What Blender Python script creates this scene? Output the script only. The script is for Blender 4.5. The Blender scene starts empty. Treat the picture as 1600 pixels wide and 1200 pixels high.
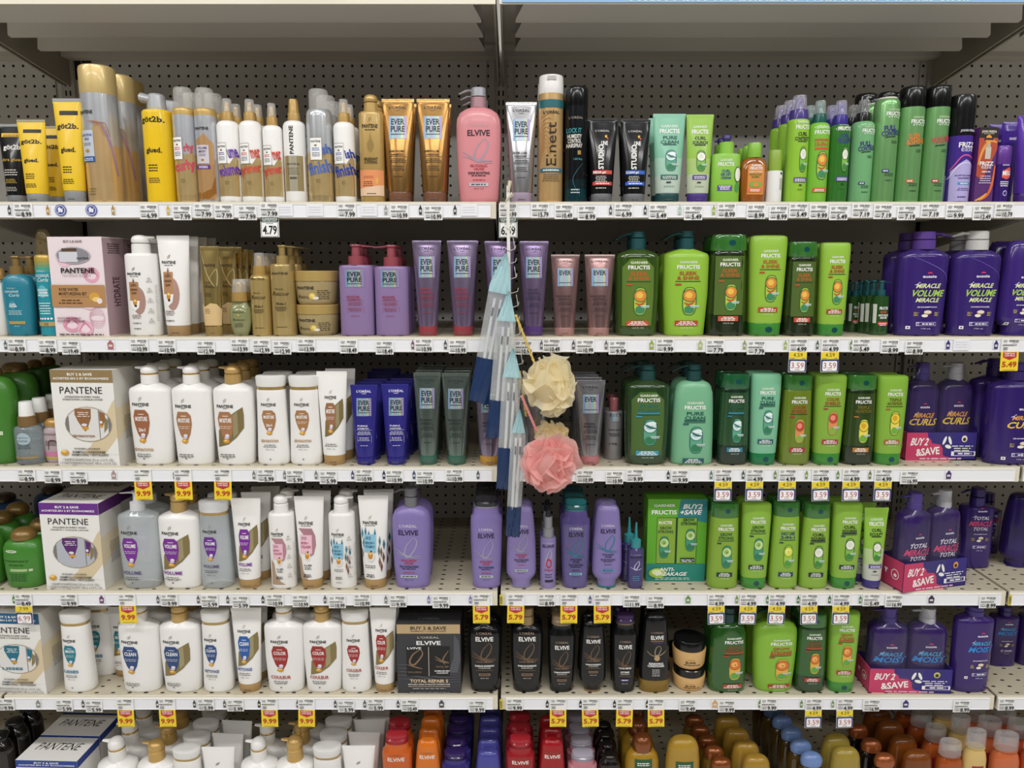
import bpy, math, random
from mathutils import Vector
random.seed(7)
SC = bpy.context.scene
COL = SC.collection

# ------------------------------------------------------------------ camera, light, exposure
F = 1150.0; TH = math.radians(9.0); EYE = 1.5
cam_d = bpy.data.cameras.new('camera'); cam_d.sensor_width = 36; cam_d.lens = F / 1600 * 36
cam = bpy.data.objects.new('camera', cam_d); COL.objects.link(cam)
cam.location = (0, 0, EYE); cam.rotation_euler = (math.pi / 2 - TH, 0, 0)
SC.camera = cam
SC.view_settings.view_transform = 'Standard'; SC.view_settings.look = 'None'
SC.view_settings.gamma = 1; SC.view_settings.use_curve_mapping = False
SC.view_settings.exposure = 0.08

def world():
    w = bpy.data.worlds.new('store_surroundings'); SC.world = w; w.use_nodes = True
    nt = w.node_tree; N = nt.nodes; Lk = nt.links
    bg = N['Background']; tc = N.new('ShaderNodeTexCoord'); sp = N.new('ShaderNodeSeparateXYZ')
    Lk.new(tc.outputs['Generated'], sp.inputs[0])
    cr = N.new('ShaderNodeValToRGB'); mr = N.new('ShaderNodeMapRange')
    mr.inputs['From Min'].default_value = -1; mr.inputs['From Max'].default_value = 1
    Lk.new(sp.outputs['Z'], mr.inputs['Value']); Lk.new(mr.outputs[0], cr.inputs[0])
    e = cr.color_ramp.elements
    e[0].position = 0.0; e[0].color = (.36, .345, .32, 1)
    e[1].position = 1.0; e[1].color = (.62, .62, .62, 1)
    for p, c in ((.42, (.30, .29, .27, 1)), (.5, (.10, .095, .09, 1)), (.60, (.12, .115, .11, 1)), (.68, (.42, .42, .42, 1))):
        x = cr.color_ramp.elements.new(p); x.color = c
    at = N.new('ShaderNodeMath'); at.operation = 'ARCTAN2'; Lk.new(sp.outputs['X'], at.inputs[0]); Lk.new(sp.outputs['Y'], at.inputs[1])
    mu = N.new('ShaderNodeMath'); mu.operation = 'MULTIPLY'; mu.inputs[1].default_value = 7.0; Lk.new(at.outputs[0], mu.inputs[0])
    si = N.new('ShaderNodeMath'); si.operation = 'SINE'; Lk.new(mu.outputs[0], si.inputs[0])
    m2 = N.new('ShaderNodeMapRange'); m2.inputs['From Min'].default_value = -.2; m2.inputs['From Max'].default_value = 1
    m2.inputs['To Min'].default_value = .55; m2.inputs['To Max'].default_value = 2.1; Lk.new(si.outputs[0], m2.inputs['Value'])
    vm = N.new('ShaderNodeVectorMath'); vm.operation = 'SCALE'; Lk.new(cr.outputs[0], vm.inputs[0]); Lk.new(m2.outputs[0], vm.inputs['Scale'])
    Lk.new(vm.outputs[0], bg.inputs[0]); bg.inputs[1].default_value = 0.60
world()

def lamp(name, loc, sx, sy, power, col=(1, .99, .975), rx=0):
    l = bpy.data.lights.new(name, 'AREA'); l.shape = 'RECTANGLE'; l.size = sx; l.size_y = sy
    l.energy = power; l.color = col
    o = bpy.data.objects.new(name, l); COL.objects.link(o); o.location = loc; o.rotation_euler = (rx, 0, 0)
    return o
for i, (y, p) in enumerate(((-0.05, 35), (-2.3, 26))):
    for x in (-3.0, 0.0, 3.0):
        lamp('ceiling_tube_light', (x, y, 3.45), 2.5, .22, p, rx=math.radians(18))

# ------------------------------------------------------------------ placement: pixels of the photo -> points of the place
FRONT = 1.665; BACK = 2.19; BAY = 1.22; GAP = -0.031
ZS = [1.643, 1.345, 1.041, 0.733, 0.461, 0.13]          # shelf tops
ORD = ['top', 'second', 'third', 'fourth', 'fifth', 'bottom']
def z_at(py, Y): return EYE - Y * math.tan(TH + math.atan((py - 600) / F))
def x_at(px, Y, z): return (px - 800) / F * (Y * math.cos(TH) + (EYE - z) * math.sin(TH))

# ------------------------------------------------------------------ materials
MC = {}
def lin(h):
    h = h.lstrip('#')
    if len(h) == 3: h = ''.join(c * 2 for c in h)
    r = []
    for i in (0, 2, 4):
        c = int(h[i:i + 2], 16) / 255
        r.append(c / 12.92 if c <= .04045 else ((c + .055) / 1.055) ** 2.4)
    g = .3 * r[0] + .6 * r[1] + .1 * r[2]
    return [q * .97 + g * .03 for q in r]
def M(h, k='pl'):
    key = (h, k)
    if key in MC: return MC[key]
    m = bpy.data.materials.new('%s_%s' % ({'pl': 'plastic', 'gl': 'glossy_plastic', 'met': 'polished_metal', 'foil': 'foil', 'sat': 'satin_metal', 'pr': 'print', 'cl': 'clear_plastic', 'cap': 'frosted_clear', 'wrap': 'shrink_film', 'tul': 'netting', 'ru': 'matte', 'liq': 'tinted_bottle', 'pouch': 'pouch_film', 'card': 'card'}[k], h.strip('#')))
    m.use_nodes = True; nt = m.node_tree; b = nt.nodes['Principled BSDF']
    I = b.inputs; c = [q * (.72 if k == 'liq' else 1) for q in lin(h)]; I['Base Color'].default_value = (*c, 1)
    rough = dict(foil=.2, pl=.38, gl=.16, met=.24, sat=.36, pr=.45, cl=.04, cap=.12, wrap=.08, tul=.6, ru=.75, liq=.10, pouch=.1, card=.5)[k]
    I['Roughness'].default_value = rough
    if k in ('pl', 'gl', 'liq', 'foil', 'met', 'sat', 'card', 'ru'):
        nz = nt.nodes.new('ShaderNodeTexNoise'); nz.inputs['Scale'].default_value = 30
        tc = nt.nodes.new('ShaderNodeTexCoord'); nt.links.new(tc.outputs['Object'], nz.inputs['Vector'])
        mr = nt.nodes.new('ShaderNodeMapRange'); mr.inputs['To Min'].default_value = rough * .85; mr.inputs['To Max'].default_value = rough * 1.15
        nt.links.new(nz.outputs[0], mr.inputs['Value']); nt.links.new(mr.outputs[0], I['Roughness'])
    if k == 'pl': I['Coat Weight'].default_value = .25; I['Coat Roughness'].default_value = .12
    if k == 'gl': I['Specular IOR Level'].default_value = .35; I['Coat Weight'].default_value = .3; I['Coat Roughness'].default_value = .05
    if k in ('met', 'sat', 'foil'): I['Metallic'].default_value = {'met': .45, 'sat': .3, 'foil': .78}[k]
    if k in ('met', 'sat'): I['Coat Weight'].default_value = .4; I['Coat Roughness'].default_value = .08
    if k in ('met', 'foil'):
        bp = nt.nodes.new('ShaderNodeBump'); bp.inputs['Strength'].default_value = .12; bp.inputs['Distance'].default_value = .004
        n2 = nt.nodes.new('ShaderNodeTexNoise'); n2.inputs['Scale'].default_value = 14
        tc2 = nt.nodes.new('ShaderNodeTexCoord'); mp = nt.nodes.new('ShaderNodeMapping'); mp.inputs['Scale'].default_value = (2.2, 1, .35)
        nt.links.new(tc2.outputs['Object'], mp.inputs[0]); nt.links.new(mp.outputs[0], n2.inputs['Vector'])
        nt.links.new(n2.outputs[0], bp.inputs['Height']); nt.links.new(bp.outputs[0], I['Normal'])
    if k == 'liq': I['Coat Weight'].default_value = .6; I['Coat Roughness'].default_value = .04; I['Subsurface Weight'].default_value = .0
    if k == 'cl':
        I['Alpha'].default_value = .42; I['Coat Weight'].default_value = 1; I['Coat Roughness'].default_value = .02
    if k == 'cap': I['Alpha'].default_value = .30; I['Coat Weight'].default_value = .5
    if k == 'wrap': I['Base Color'].default_value = (.12, .12, .13, 1); I['Alpha'].default_value = .12; I['Coat Weight'].default_value = 1.0; I['Coat Roughness'].default_value = .03; I['Specular IOR Level'].default_value = 1.0
    if k == 'pouch': I['Alpha'].default_value = .30; I['Coat Weight'].default_value = .8
    if k == 'tul':
        I['Alpha'].default_value = .74; out = nt.nodes['Material Output']
        tr = nt.nodes.new('ShaderNodeBsdfTranslucent'); tr.inputs[0].default_value = (*c, 1); mx = nt.nodes.new('ShaderNodeMixShader'); mx.inputs[0].default_value = .42
        nt.links.new(b.outputs[0], mx.inputs[1]); nt.links.new(tr.outputs[0], mx.inputs[2]); nt.links.new(mx.outputs[0], out.inputs[0])
    MC[key] = m
    return m

# ------------------------------------------------------------------ glyphs of the built-in font
CHARS = "ABCDEFGHIJKLMNOPQRSTUVWXYZabcdefghijklmnopqrstuvwxyz0123456789.,&+-%'!/>$öÉéGç"
GL = {}
def build_glyphs():
    tmp = []
    for bold in (0, 1):
        for ch in sorted(set(CHARS)):
            for s in (ch, ch + ch):
                cu = bpy.data.curves.new('g', 'FONT'); cu.body = s; cu.size = 1; cu.resolution_u = 2
                cu.offset = .028 if bold else 0.0
                o = bpy.data.objects.new('g', cu); COL.objects.link(o); tmp.append((bold, ch, s, o))
    bpy.context.view_layer.update()
    dg = bpy.context.evaluated_depsgraph_get(); wd = {}
    for bold, ch, s, o in tmp:
        me = o.evaluated_get(dg).to_mesh()
        xs = [v.co.x for v in me.vertices] or [0, .1]
        wd[(bold, s)] = (min(xs), max(xs))
        if len(s) == 1:
            GL[(bold, ch)] = [[(v.co.x, v.co.y) for v in me.vertices], [tuple(p.vertices) for p in me.polygons], 0, 0]
        o.evaluated_get(dg).to_mesh_clear()
    for bold, ch, s, o in tmp:
        if len(s) == 2:
            a = wd[(bold, ch)]; b = wd[(bold, s)]
            GL[(bold, ch)][2] = (b[1] - b[0]) - (a[1] - a[0])
        cu = o.data; bpy.data.objects.remove(o)
        bpy.data.curves.remove(cu)
build_glyphs()
def layout(s, bold=0):
    x = 0; V = []; Fc = []
    for ch in s:
        if ch == ' ': x += .28; continue
        g = GL.get((bold, ch)) or GL[(bold, 'o')]
        n = len(V); V += [(a + x, b) for a, b in g[0]]; Fc += [tuple(i + n for i in f) for f in g[1]]
        x += g[2]
    return V, Fc

# ------------------------------------------------------------------ mesh builder
class MB:
    def __init__(s):
        s.v = []; s.f = []; s.mi = []; s.sm = []; s.mats = []; s.map = None; s.W = s.H = 1; s.k = 0
    def mat(s, m):
        if m not in s.mats: s.mats.append(m)
        return s.mats.index(m)
    def add(s, V, Fs, m, smooth=False):
        n = len(s.v); s.v += [tuple(p) for p in V]; k = s.mat(m)
        for f in Fs: s.f.append(tuple(i + n for i in f)); s.mi.append(k); s.sm.append(smooth)
    def build(s, name, parent=None, loc=None):
        me = bpy.data.meshes.new(name); me.from_pydata(s.v, [], s.f)
        for m in s.mats: me.materials.append(m)
        me.polygons.foreach_set('material_index', s.mi); me.polygons.foreach_set('use_smooth', s.sm)
        me.update()
        try: me.set_sharp_from_angle(angle=math.radians(38))
        except Exception: pass
        o = bpy.data.objects.new(name, me); COL.objects.link(o)
        if parent: o.parent = parent
        if loc: o.location = loc
        return o
    def box(s, x0, x1, y0, y1, z0, z1, m):
        V = [(x0, y0, z0), (x1, y0, z0), (x1, y1, z0), (x0, y1, z0), (x0, y0, z1), (x1, y0, z1), (x1, y1, z1), (x0, y1, z1)]
        s.add(V, [(0, 3, 2, 1), (4, 5, 6, 7), (0, 1, 5, 4), (1, 2, 6, 5), (2, 3, 7, 6), (3, 0, 4, 7)], m)
    # rings: (z, a, b, n[, x offset, y offset]) in metres; zones: [(z_end, material)]
    def loft(s, R, mat=None, seg=32, zones=None, close=True):
        R = [tuple(r) + (0, 0)[:6 - len(r)] if len(r) < 6 else r for r in R]
        if zones:
            cuts = [z for z, _ in zones[:-1]]
            for c in cuts:
                for i in range(len(R) - 1):
                    if R[i][0] < c < R[i + 1][0]:
                        t = (c - R[i][0]) / (R[i + 1][0] - R[i][0])
                        R.insert(i + 1, tuple(p + (q - p) * t for p, q in zip(R[i], R[i + 1]))); break
        V = []; sd = seg
        for z, a, b, n, ox, oy in R:
            for i in range(sd):
                t = 2 * math.pi * i / sd; c, q = math.cos(t), math.sin(t)
                V.append((ox + a * math.copysign(abs(c) ** (2 / n), c), oy + b * math.copysign(abs(q) ** (2 / n), q), z))
        groups = {}
        for i in range(len(R) - 1):
            zm = (R[i][0] + R[i + 1][0]) / 2
            mt = mat
            if zones:
                for ze, mm in zones:
                    mt = mm
                    if zm < ze: break
            for j in range(sd):
                k = (j + 1) % sd
                groups.setdefault(mt, []).append((i * sd + j, i * sd + k, (i + 1) * sd + k, (i + 1) * sd + j))
        n0 = len(s.v); s.v += V
        for mt, fs in groups.items():
            k = s.mat(mt)
            for f in fs: s.f.append(tuple(i + n0 for i in f)); s.mi.append(k); s.sm.append(True)
        if close:
            L0 = zones[0][1] if zones else mat; L1 = zones[-1][1] if zones else mat
            s.f.append(tuple(n0 + j for j in reversed(range(sd)))); s.mi.append(s.mat(L0)); s.sm.append(False)
            m0 = n0 + (len(R) - 1) * sd
            s.f.append(tuple(m0 + j for j in range(sd))); s.mi.append(s.mat(L1)); s.sm.append(False)
        return R
    def bar(s, p0, p1, r0, r1, mat, seg=12, fl=1.0):
        p0 = Vector(p0); p1 = Vector(p1); d = (p1 - p0).normalized()
        u = d.cross(Vector((0, 1, 0))) if abs(d.y) < .9 else d.cross(Vector((0, 0, 1)))
        u.normalize(); w = d.cross(u).normalized(); V = []
        for p, r in ((p0, r0), (p1, r1)):
            for i in range(seg):
                t = 2 * math.pi * i / seg
                V.append(p + u * (r * fl * math.cos(t)) + w * (r * math.sin(t)))
        fs = [(i, (i + 1) % seg, seg + (i + 1) % seg, seg + i) for i in range(seg)]
        fs += [tuple(reversed(range(seg))), tuple(range(seg, 2 * seg))]
        s.add(V, fs, mat, True)
    # --- printing on a surface: map(x, z, off) -> point
    def front(s, R, oy=0):
        zs = [r[0] for r in R]
        def f(x, z, off):
            z = min(max(z, zs[0]), zs[-1] - 1e-5)
            for i in range(len(R) - 1):
                if zs[i] <= z <= zs[i + 1]:
                    d = zs[i + 1] - zs[i]; t = (z - zs[i]) / d if d > 1e-9 else 0
                    a, b, n = (R[i][q] + (R[i + 1][q] - R[i][q]) * t for q in (1, 2, 3)); break
            q = min(abs(x) / (a + 1e-9), .9995)
            y = -b * (1 - q ** n) ** (1 / n)
            # outward normal of the cross-section
            gx = math.copysign(q ** (n - 1) / a, x); gy = -(((-y) / b) ** (n - 1)) / b
            L = math.hypot(gx, gy) + 1e-9
            xx = math.copysign(min(abs(x), a * .9995), x)
            return (xx + gx / L * off, y + gy / L * off, z)
        s.map = f
    def off(s):
        s.k += 1; return .00035 + .00009 * s.k
def _t(m, V, Fs, c, k='pr', o=None):
    o = m.off() if o is None else o
    m.add([m.map(x, z, o) for x, z in V], Fs, M(c, k) if isinstance(c, str) else c)
def T(m, s, u, v, w, h, c, bold=1, sh=0.0, rot=0, k='pr'):
    V, Fs = layout(s, bold)
    if not V: return
    x0 = min(a for a, b in V); x1 = max(a for a, b in V)
    z0 = 0 if any(ch.isupper() or ch.isdigit() for ch in s) else min(b for a, b in V); z1 = max(b for a, b in V)
    W = 2 * m.W; out = []
    for a, b in V:
        p = (a - (x0 + x1) / 2) / (x1 - x0); q = (b - (z0 + z1) / 2) / (z1 - z0)
        if rot == 0: out.append((u * m.W + p * w * W + q * h * m.H * sh, v * m.H + q * h * m.H))
        elif rot == 90: out.append((u * m.W - q * w * W, v * m.H + p * h * m.H))
        else:
            r = math.radians(rot); A = p * w * W; B = q * h * m.H
            out.append((u * m.W + A * math.cos(r) - B * math.sin(r), v * m.H + A * math.sin(r) + B * math.cos(r)))
    _t(m, out, Fs, c, k)
def P(m, pts, c, k='pr', nx=9, nz=3, o=None):
    pts = [(a * m.W, b * m.H) for a, b in pts]
    xs = [a for a, b in pts]; lo, hi = min(xs), max(xs)
    cuts = sorted(set([round(a, 7) for a in xs] + [round(lo + (hi - lo) * i / nx, 7) for i in range(nx + 1)]))
    def span(x):
        zz = []
        for i in range(len(pts)):
            (ax, az), (bx, bz) = pts[i], pts[(i + 1) % len(pts)]
            if abs(ax - bx) < 1e-9:
                if abs(ax - x) < 1e-6: zz += [az, bz]
            elif min(ax, bx) - 1e-6 <= x <= max(ax, bx) + 1e-6: zz.append(az + (bz - az) * (x - ax) / (bx - ax))
        return (min(zz), max(zz)) if zz else (0, 0)
    V = []; Fs = []
    e = (hi - lo) * 1e-4
    for x in cuts:
        s0, s1 = span(min(max(x, lo + e), hi - e))
        for j in range(nz + 1): V.append((x, s0 + (s1 - s0) * j / nz))
    for i in range(len(cuts) - 1):
        for j in range(nz): Fs.append((i * (nz + 1) + j, (i + 1) * (nz + 1) + j, (i + 1) * (nz + 1) + j + 1, i * (nz + 1) + j + 1))
    _t(m, V, Fs, c, k, o)
def R(m, u, v, w, h, c, k='pr', sk=0):
    P(m, [(u - w, v - h / 2), (u + w, v - h / 2 + sk), (u + w, v + h / 2 + sk), (u - w, v + h / 2)], c, k, nx=max(3, int(w * 10)))
def E(m, u, v, w, h, c, k='pr', n=20, p=2.0):
    P(m, [(u + w * math.copysign(abs(math.cos(t)) ** (2 / p), math.cos(t)), v + h / 2 * math.copysign(abs(math.sin(t)) ** (2 / p), math.sin(t))) for t in [2 * math.pi * i / n for i in range(n)]], c, k, nx=8)
def Ln(m, u, v, w, n, c, lh=.006, gap=.014):
    rr = random.Random(int(v * 1000) + n)
    for i in range(n):
        # words of fine print
        tot = w * rr.uniform(.75, 1.0); z = v - i * gap; x = u - tot
        V = []; Fs = []
        while x < u + tot:
            l = min(rr.uniform(.08, .22), u + tot - x)
            k = len(V); V += [(x * m.W, (z - lh / 2) * m.H), ((x + l) * m.W, (z - lh / 2) * m.H), ((x + l) * m.W, (z + lh / 2) * m.H), (x * m.W, (z + lh / 2) * m.H)]
            Fs.append((k, k + 1, k + 2, k + 3)); x += l + .035
        if i == 0: o = m.off()
        _t(m, V, Fs, c, 'pr', o)
def S(m, pts, w, c, k='pr', n=24):
    # smooth ribbon through pts (u, v); w in half-widths, tapering at both ends
    def cr(t):
        t *= len(pts) - 1; i = min(int(t), len(pts) - 2); t -= i
        p = [pts[max(i - 1, 0)], pts[i], pts[i + 1], pts[min(i + 2, len(pts) - 1)]]
        return tuple(.5 * (2 * p[1][d] + (p[2][d] - p[0][d]) * t + (2 * p[0][d] - 5 * p[1][d] + 4 * p[2][d] - p[3][d]) * t * t + (3 * p[1][d] - p[0][d] - 3 * p[2][d] + p[3][d]) * t ** 3) for d in (0, 1))
    Q = [cr(i / n) for i in range(n + 1)]; Q = [(a * m.W, b * m.H) for a, b in Q]
    V = []; Fs = []
    for i, (a, b) in enumerate(Q):
        p, q = Q[max(i - 1, 0)], Q[min(i + 1, n)]; dx, dz = q[0] - p[0], q[1] - p[1]; L = math.hypot(dx, dz) + 1e-9
        ww = w * m.W * (.35 + .65 * math.sin(math.pi * i / n)); V += [(a - dz / L * ww, b + dx / L * ww), (a + dz / L * ww, b - dx / L * ww)]
    for i in range(n): Fs.append((2 * i, 2 * i + 1, 2 * i + 3, 2 * i + 2))
    _t(m, V, Fs, c, k)

def empty(name, loc, label, cat, group=None, rz=0):
    o = bpy.data.objects.new(name, None); COL.objects.link(o); o.empty_display_size = .03
    o.location = loc; o.rotation_euler = (0, 0, rz); o['label'] = label; o['category'] = cat
    if group: o['group'] = group
    return o
def tag(o, label, cat, group=None):
    o['label'] = label; o['category'] = cat
    if group: o['group'] = group
    return o
# ------------------------------------------------------------------ printed artwork
DK = '#26231f'; WH = '#f4f2ee'
def logo_mark(m, u, v, s, c):
    for i, dz in enumerate((-.012, 0, .012)):
        S(m, [(u - .09 * s, v - .012 * s + dz), (u - .02 * s, v - .002 * s + dz), (u + .03 * s, v + .002 * s + dz), (u + .1 * s, v + .014 * s + dz)], .012 * s, c, n=6)
DROP = [(-.75, 1), (.5, 1), (.92, .88), (1, .62), (.75, .32), (.35, .12), (.12, 0), (-.1, .12), (-.55, .3), (-.9, .58), (-1, .8)]
def pantene(m, col, name, vp=.62, et=.566, eb=.22, u=-.28, w=.40, gold=False, low='', lowc=None, n2='', tx='PANTENE', fine=True, tc=DK):
    logo_mark(m, u, vp + .055, 1, '#a79a86')
    T(m, tx, u, vp, .42 * (w / .4), .031, tc); R(m, u, vp - .023, .1, .005, '#6b655c')
    H = et - eb
    if gold:
        P(m, [(u - w * 1.1, eb - .03), (u - w * .95, eb + H * .42), (u, eb + H * .75), (u + w * 1.0, et - H * .04), (u + w * 2.15, et + H * .14), (u + w * 2.25, et - H * .1), (u + w * 2.2, eb + H * .5), (u + w * 1.3, eb + H * .22), (u + w * .2, eb - .0)], '#8b7a4a', 'sat', nx=18)
        P(m, [(u + w * .9, et - H * .1), (u + w * 1.5, et + H * .02), (u + w * 1.5, eb + H * .35), (u + w * .9, eb + H * .2)], '#a89c74', 'sat', nx=6)
    P(m, [(u + a * w, eb + b * H) for a, b in DROP], col, 'pr', nx=16)
    R(m, u, et - H * .13, w * .35, .006, WH)
    T(m, name, u, et - H * .26, .5 * w * 1.5, H * .125, WH)
    if n2: T(m, n2, u, eb + H * .42, .42 * w, H * .1, WH)
    else: Ln(m, u, eb + H * .55, w * .75, 2, WH, .004, .018)
    E(m, u + .05, eb + H * .27, w * .26, H * .1, '#e6e0ea'); E(m, u + .02, eb + H * .2, w * .3, H * .07, '#cfc4da')
    E(m, u + .0, eb + H * .1, w * .42, H * .13, '#d79a2b'); E(m, u - .03, eb + H * .12, w * .22, H * .05, '#f3d27a')
    if low: T(m, low, u, eb - .055, .48 * (w / .4), .036, lowc or col)
    if fine:
        Ln(m, u, eb - .105, .42, 2, '#4a4640', .007, .02); T(m, '355 mL', u, eb - .155 if eb > .3 else eb - .135, .28, .012, '#55504a', 0)
        R(m, u, .07, .04, .015, '#777168')
def capsule(m, u, v, w, h, kind):
    rim, c1, c2, low, lf = {'argan': ('#2f6a34', '#e08a2c', '#f2c24a', '#b9cc3c', '#3b8a5c'), 'aloe': ('#2b6e62', '#d7ebe6', '#8fc0bb', '#5aa585', '#2f7d52'),
        'grape': ('#7c9a34', '#c9382f', '#ee8f75', '#e58c54', '#8ab03c'), 'avo': ('#53762a', '#f0cf2e', '#d9a521', '#efd84a', '#6fae3a'),
        'apple': ('#2f6f4a', '#c8e094', '#8fc05a', '#3f9a76', '#2c7c5a'), 'lemon': ('#5c8a22', '#d7e23c', '#f0ee8a', '#9fc93f', '#4f9a36'),
        'coco': ('#3c5a34', '#f2f0e2', '#dfe5cf', '#7fbc44', '#3c8a35'), 'orange': ('#8f9a2c', '#e07a30', '#f7b85c', '#ecb03e', '#5fa844')}[kind]
    E(m, u, v, w, h, rim, p=3.0); E(m, u, v, w * .86, h * .94, low, p=3.0)
    E(m, u, v - h * .3, w * .7, h * .28, lf, p=2.4)
    E(m, u, v + h * .2, w * .98, h * .46, rim if kind != 'orange' else '#a03a20'); E(m, u, v + h * .2, w * .86, h * .40, c1)
    E(m, u - w * .1, v + h * .22, w * .5, h * .22, c2)
    if kind == 'aloe':
        E(m, u + w * .2, v + h * .33, w * .62, h * .16, '#e8f4f1'); S(m, [(u - w * .8, v + h * .3), (u + w * .1, v + h * .18), (u + w * .9, v + h * .16)], w * .12, '#23544d')
    if kind in ('apple', 'orange', 'lemon'): E(m, u, v + h * .2, w * .12, h * .05, '#4a3a1a')
    if kind in ('argan',): S(m, [(u - w * .7, v - h * .05), (u, v - h * .12), (u + w * .8, v + h * .02)], w * .16, '#c05a1c')
    R(m, u + w * .7, v - h * .16, w * .65, h * .035, '#cfe0dc'); R(m, u + w * .75, v - h * .21, w * .55, h * .03, '#b7cfc8')
def fructis(m, l1, l2, nc, fr, bc, v0, u=0, sq=None, gw='#dfe8d0', three=''):
    T(m, 'GARNIER', u, v0 + .045, .40, .022, gw); T(m, 'FRUCTIS', u, v0, .50, .036, WH)
    T(m, l1, u, v0 - .06, .40 if len(l1) < 7 else .46, .034, nc); T(m, l2, u, v0 - .104, .48 if len(l2) > 4 else .36, .034, nc)
    if three: R(m, u, v0 - .132, .5, .016, three); R(m, u, v0 - .15, .5, .006, '#23401c')
    else: R(m, u, v0 - .137, .55, .007, '#23401c')
    capsule(m, u + .08, v0 - .325, .32, .27, fr)
    R(m, u - .42, v0 - .165, .13, .014, bc)
    R(m, u - .02, v0 - .535, .50, .05, bc)
    for i, q in enumerate((.014, 0, -.015)): Ln(m, u - .02, v0 - .535 + q, (.3, .4, .46)[i], 1, WH, .008)
    T(m, '12.5 FL OZ', u, v0 - .58, .26, .011, gw, 0)
def holo(m, u, v, w, h, base='#9fb6c4'):
    R(m, u, v, w, h, base, 'sat'); cs = ['#8aa6cc', '#a0c4bc', '#b9a9c4', '#94c4c8', '#c8c4a0', '#a296c4']
    for i in range(6): R(m, u - w + w * 2 * (i + .5) / 6, v, w / 6.4, h * .96, cs[i], 'sat')
def everpure(m, tc, n1, n2, u=0, w=.30, v0=.75, tt='PURE', sc=1, lc=None):
    lc = lc or tc
    T(m, "L'ORÉAL", u, v0 + .172, .54, .034, tc); T(m, 'PARIS', u, v0 + .14, .16, .010, tc)
    holo(m, u, v0 - .025, .54 * w / .3, .22)
    T(m, 'EVER', u, v0 + .03, .40, .056, '#16243c', 1); T(m, tt, u, v0 - .04, .42, .056, '#16243c', 1) if tt else None
    R(m, u, v0 - .092, .42, .008, '#34425c')
    T(m, n1, u - .1, v0 - .255, .36 if len(n1) < 9 else .46, .02, lc); T(m, n2, u - .06, v0 - .288, .40, .02, lc)
    R(m, u, v0 - .308, .52, .003, lc); Ln(m, u, v0 - .33, .48, 3, lc, .006, .016)
    for a in (-.45, .5): R(m, u + a, v0 - .42, .006, .09, lc)
    Ln(m, u, v0 - .40, .42, 3, lc, .006, .018); Ln(m, u, v0 - .5, .3, 1, lc, .006)
def elvive(m, c, loop, t1, t2, red, t3, v0, u=-.1, lo='#c9c3d8', dr=0, bn=None):
    T(m, "L'ORÉAL", u, v0 + .07, .44, .034, lo, 1)
    T(m, 'ELVIVE', u, v0, .50, .05, c)
    lw = .045
    S(m, [(u + .28, v0 - .045), (u + .42, v0 - .09), (u + .3, v0 - .17), (u - .02, v0 - .245), (u - .2, v0 - .22), (u - .1, v0 - .13), (u + .28, v0 - .045)], lw, loop, 'sat', n=36)
    S(m, [(u - .72, v0 - .16), (u - .35, v0 - .205), (u, v0 - .235), (u + .62, v0 - .24)], lw * .8, loop, 'sat')
    S(m, [(u - .72, v0 - .2), (u - .3, v0 - .225), (u + .1, v0 - .25), (u + .6, v0 - .26)], lw * .6, loop, 'sat')
    T(m, t1, u, v0 - .282, .38, .022, red); T(m, t2, u, v0 - .31, .24, .02, red) if t2 else None
    T(m, t3, u, v0 - .345, .48, .022, c); Ln(m, u, v0 - .368, .4, 1, c, .008)
    Ln(m, u, v0 - .405, .3, 1, red, .007)
    R(m, u, v0 - .445 - dr, .42, .028, bn or '#b8c4c0'); Ln(m, u, v0 - .445 - dr, .38, 1, c, .01); T(m, '28 FL OZ', u, v0 - .48 - dr, .22, .011, c, 0)
def aussie(m, ls, cs, v0=.573, u=0, nut='#e9dcc6', sq=True, sh='SHAMPOO', k=1.08):
    S(m, [(u - .1, v0 + .028), (u, v0 + .036), (u + .1, v0 + .03)], .03, '#d8356c', n=8)
    T(m, 'aussie', u, v0, .28, .026, '#e9e4f2')
    hs = [.04, .058, .038]; vs = [v0 - .088, v0 - .158, v0 - .224]; ws = [.44, .60, .42]
    for s, c, h, v, w in zip(ls, cs, hs, vs, ws):
        T(m, s, u, v, w * k, h * (1 + (k - 1) * .6), c, sh=.35)
    S(m, [(u - .55, v0 - .08), (u - .46, v0 - .075), (u - .42, v0 - .062)], .02, '#cfc6e8', n=6); E(m, u - .38, v0 - .058, .03, .01, '#cfc6e8')
    T(m, sh, u, v0 - .292, .40, .012, '#e9e4f2')
    E(m, u + .03, v0 - .345, .17, .045, '#8a5a30'); E(m, u + .03, v0 - .34, .15, .033, nut); E(m, u - .08, v0 - .375, .13, .03, '#f0ead8')
    for a in (-.42, .4): Ln(m, u + a, v0 - .345, .1, 3, '#c9b25a', .006, .014)
    R(m, u, v0 - .455, .40, .036, '#d9d4ea'); R(m, u + .06, v0 - .455, .33, .03, '#3a2478'); Ln(m, u + .08, v0 - .455, .26, 1, WH, .012); T(m, '8H', u - .32, v0 - .455, .05, .022, '#3a2478')
    T(m, '778 mL', u, v0 - .5, .2, .012, '#d9d4ea', 0)
    if sq: R(m, u - .68, v0 - .49, .075, .03, WH); R(m, u - .68, v0 - .49, .03, .012, '#3a2478')

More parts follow.
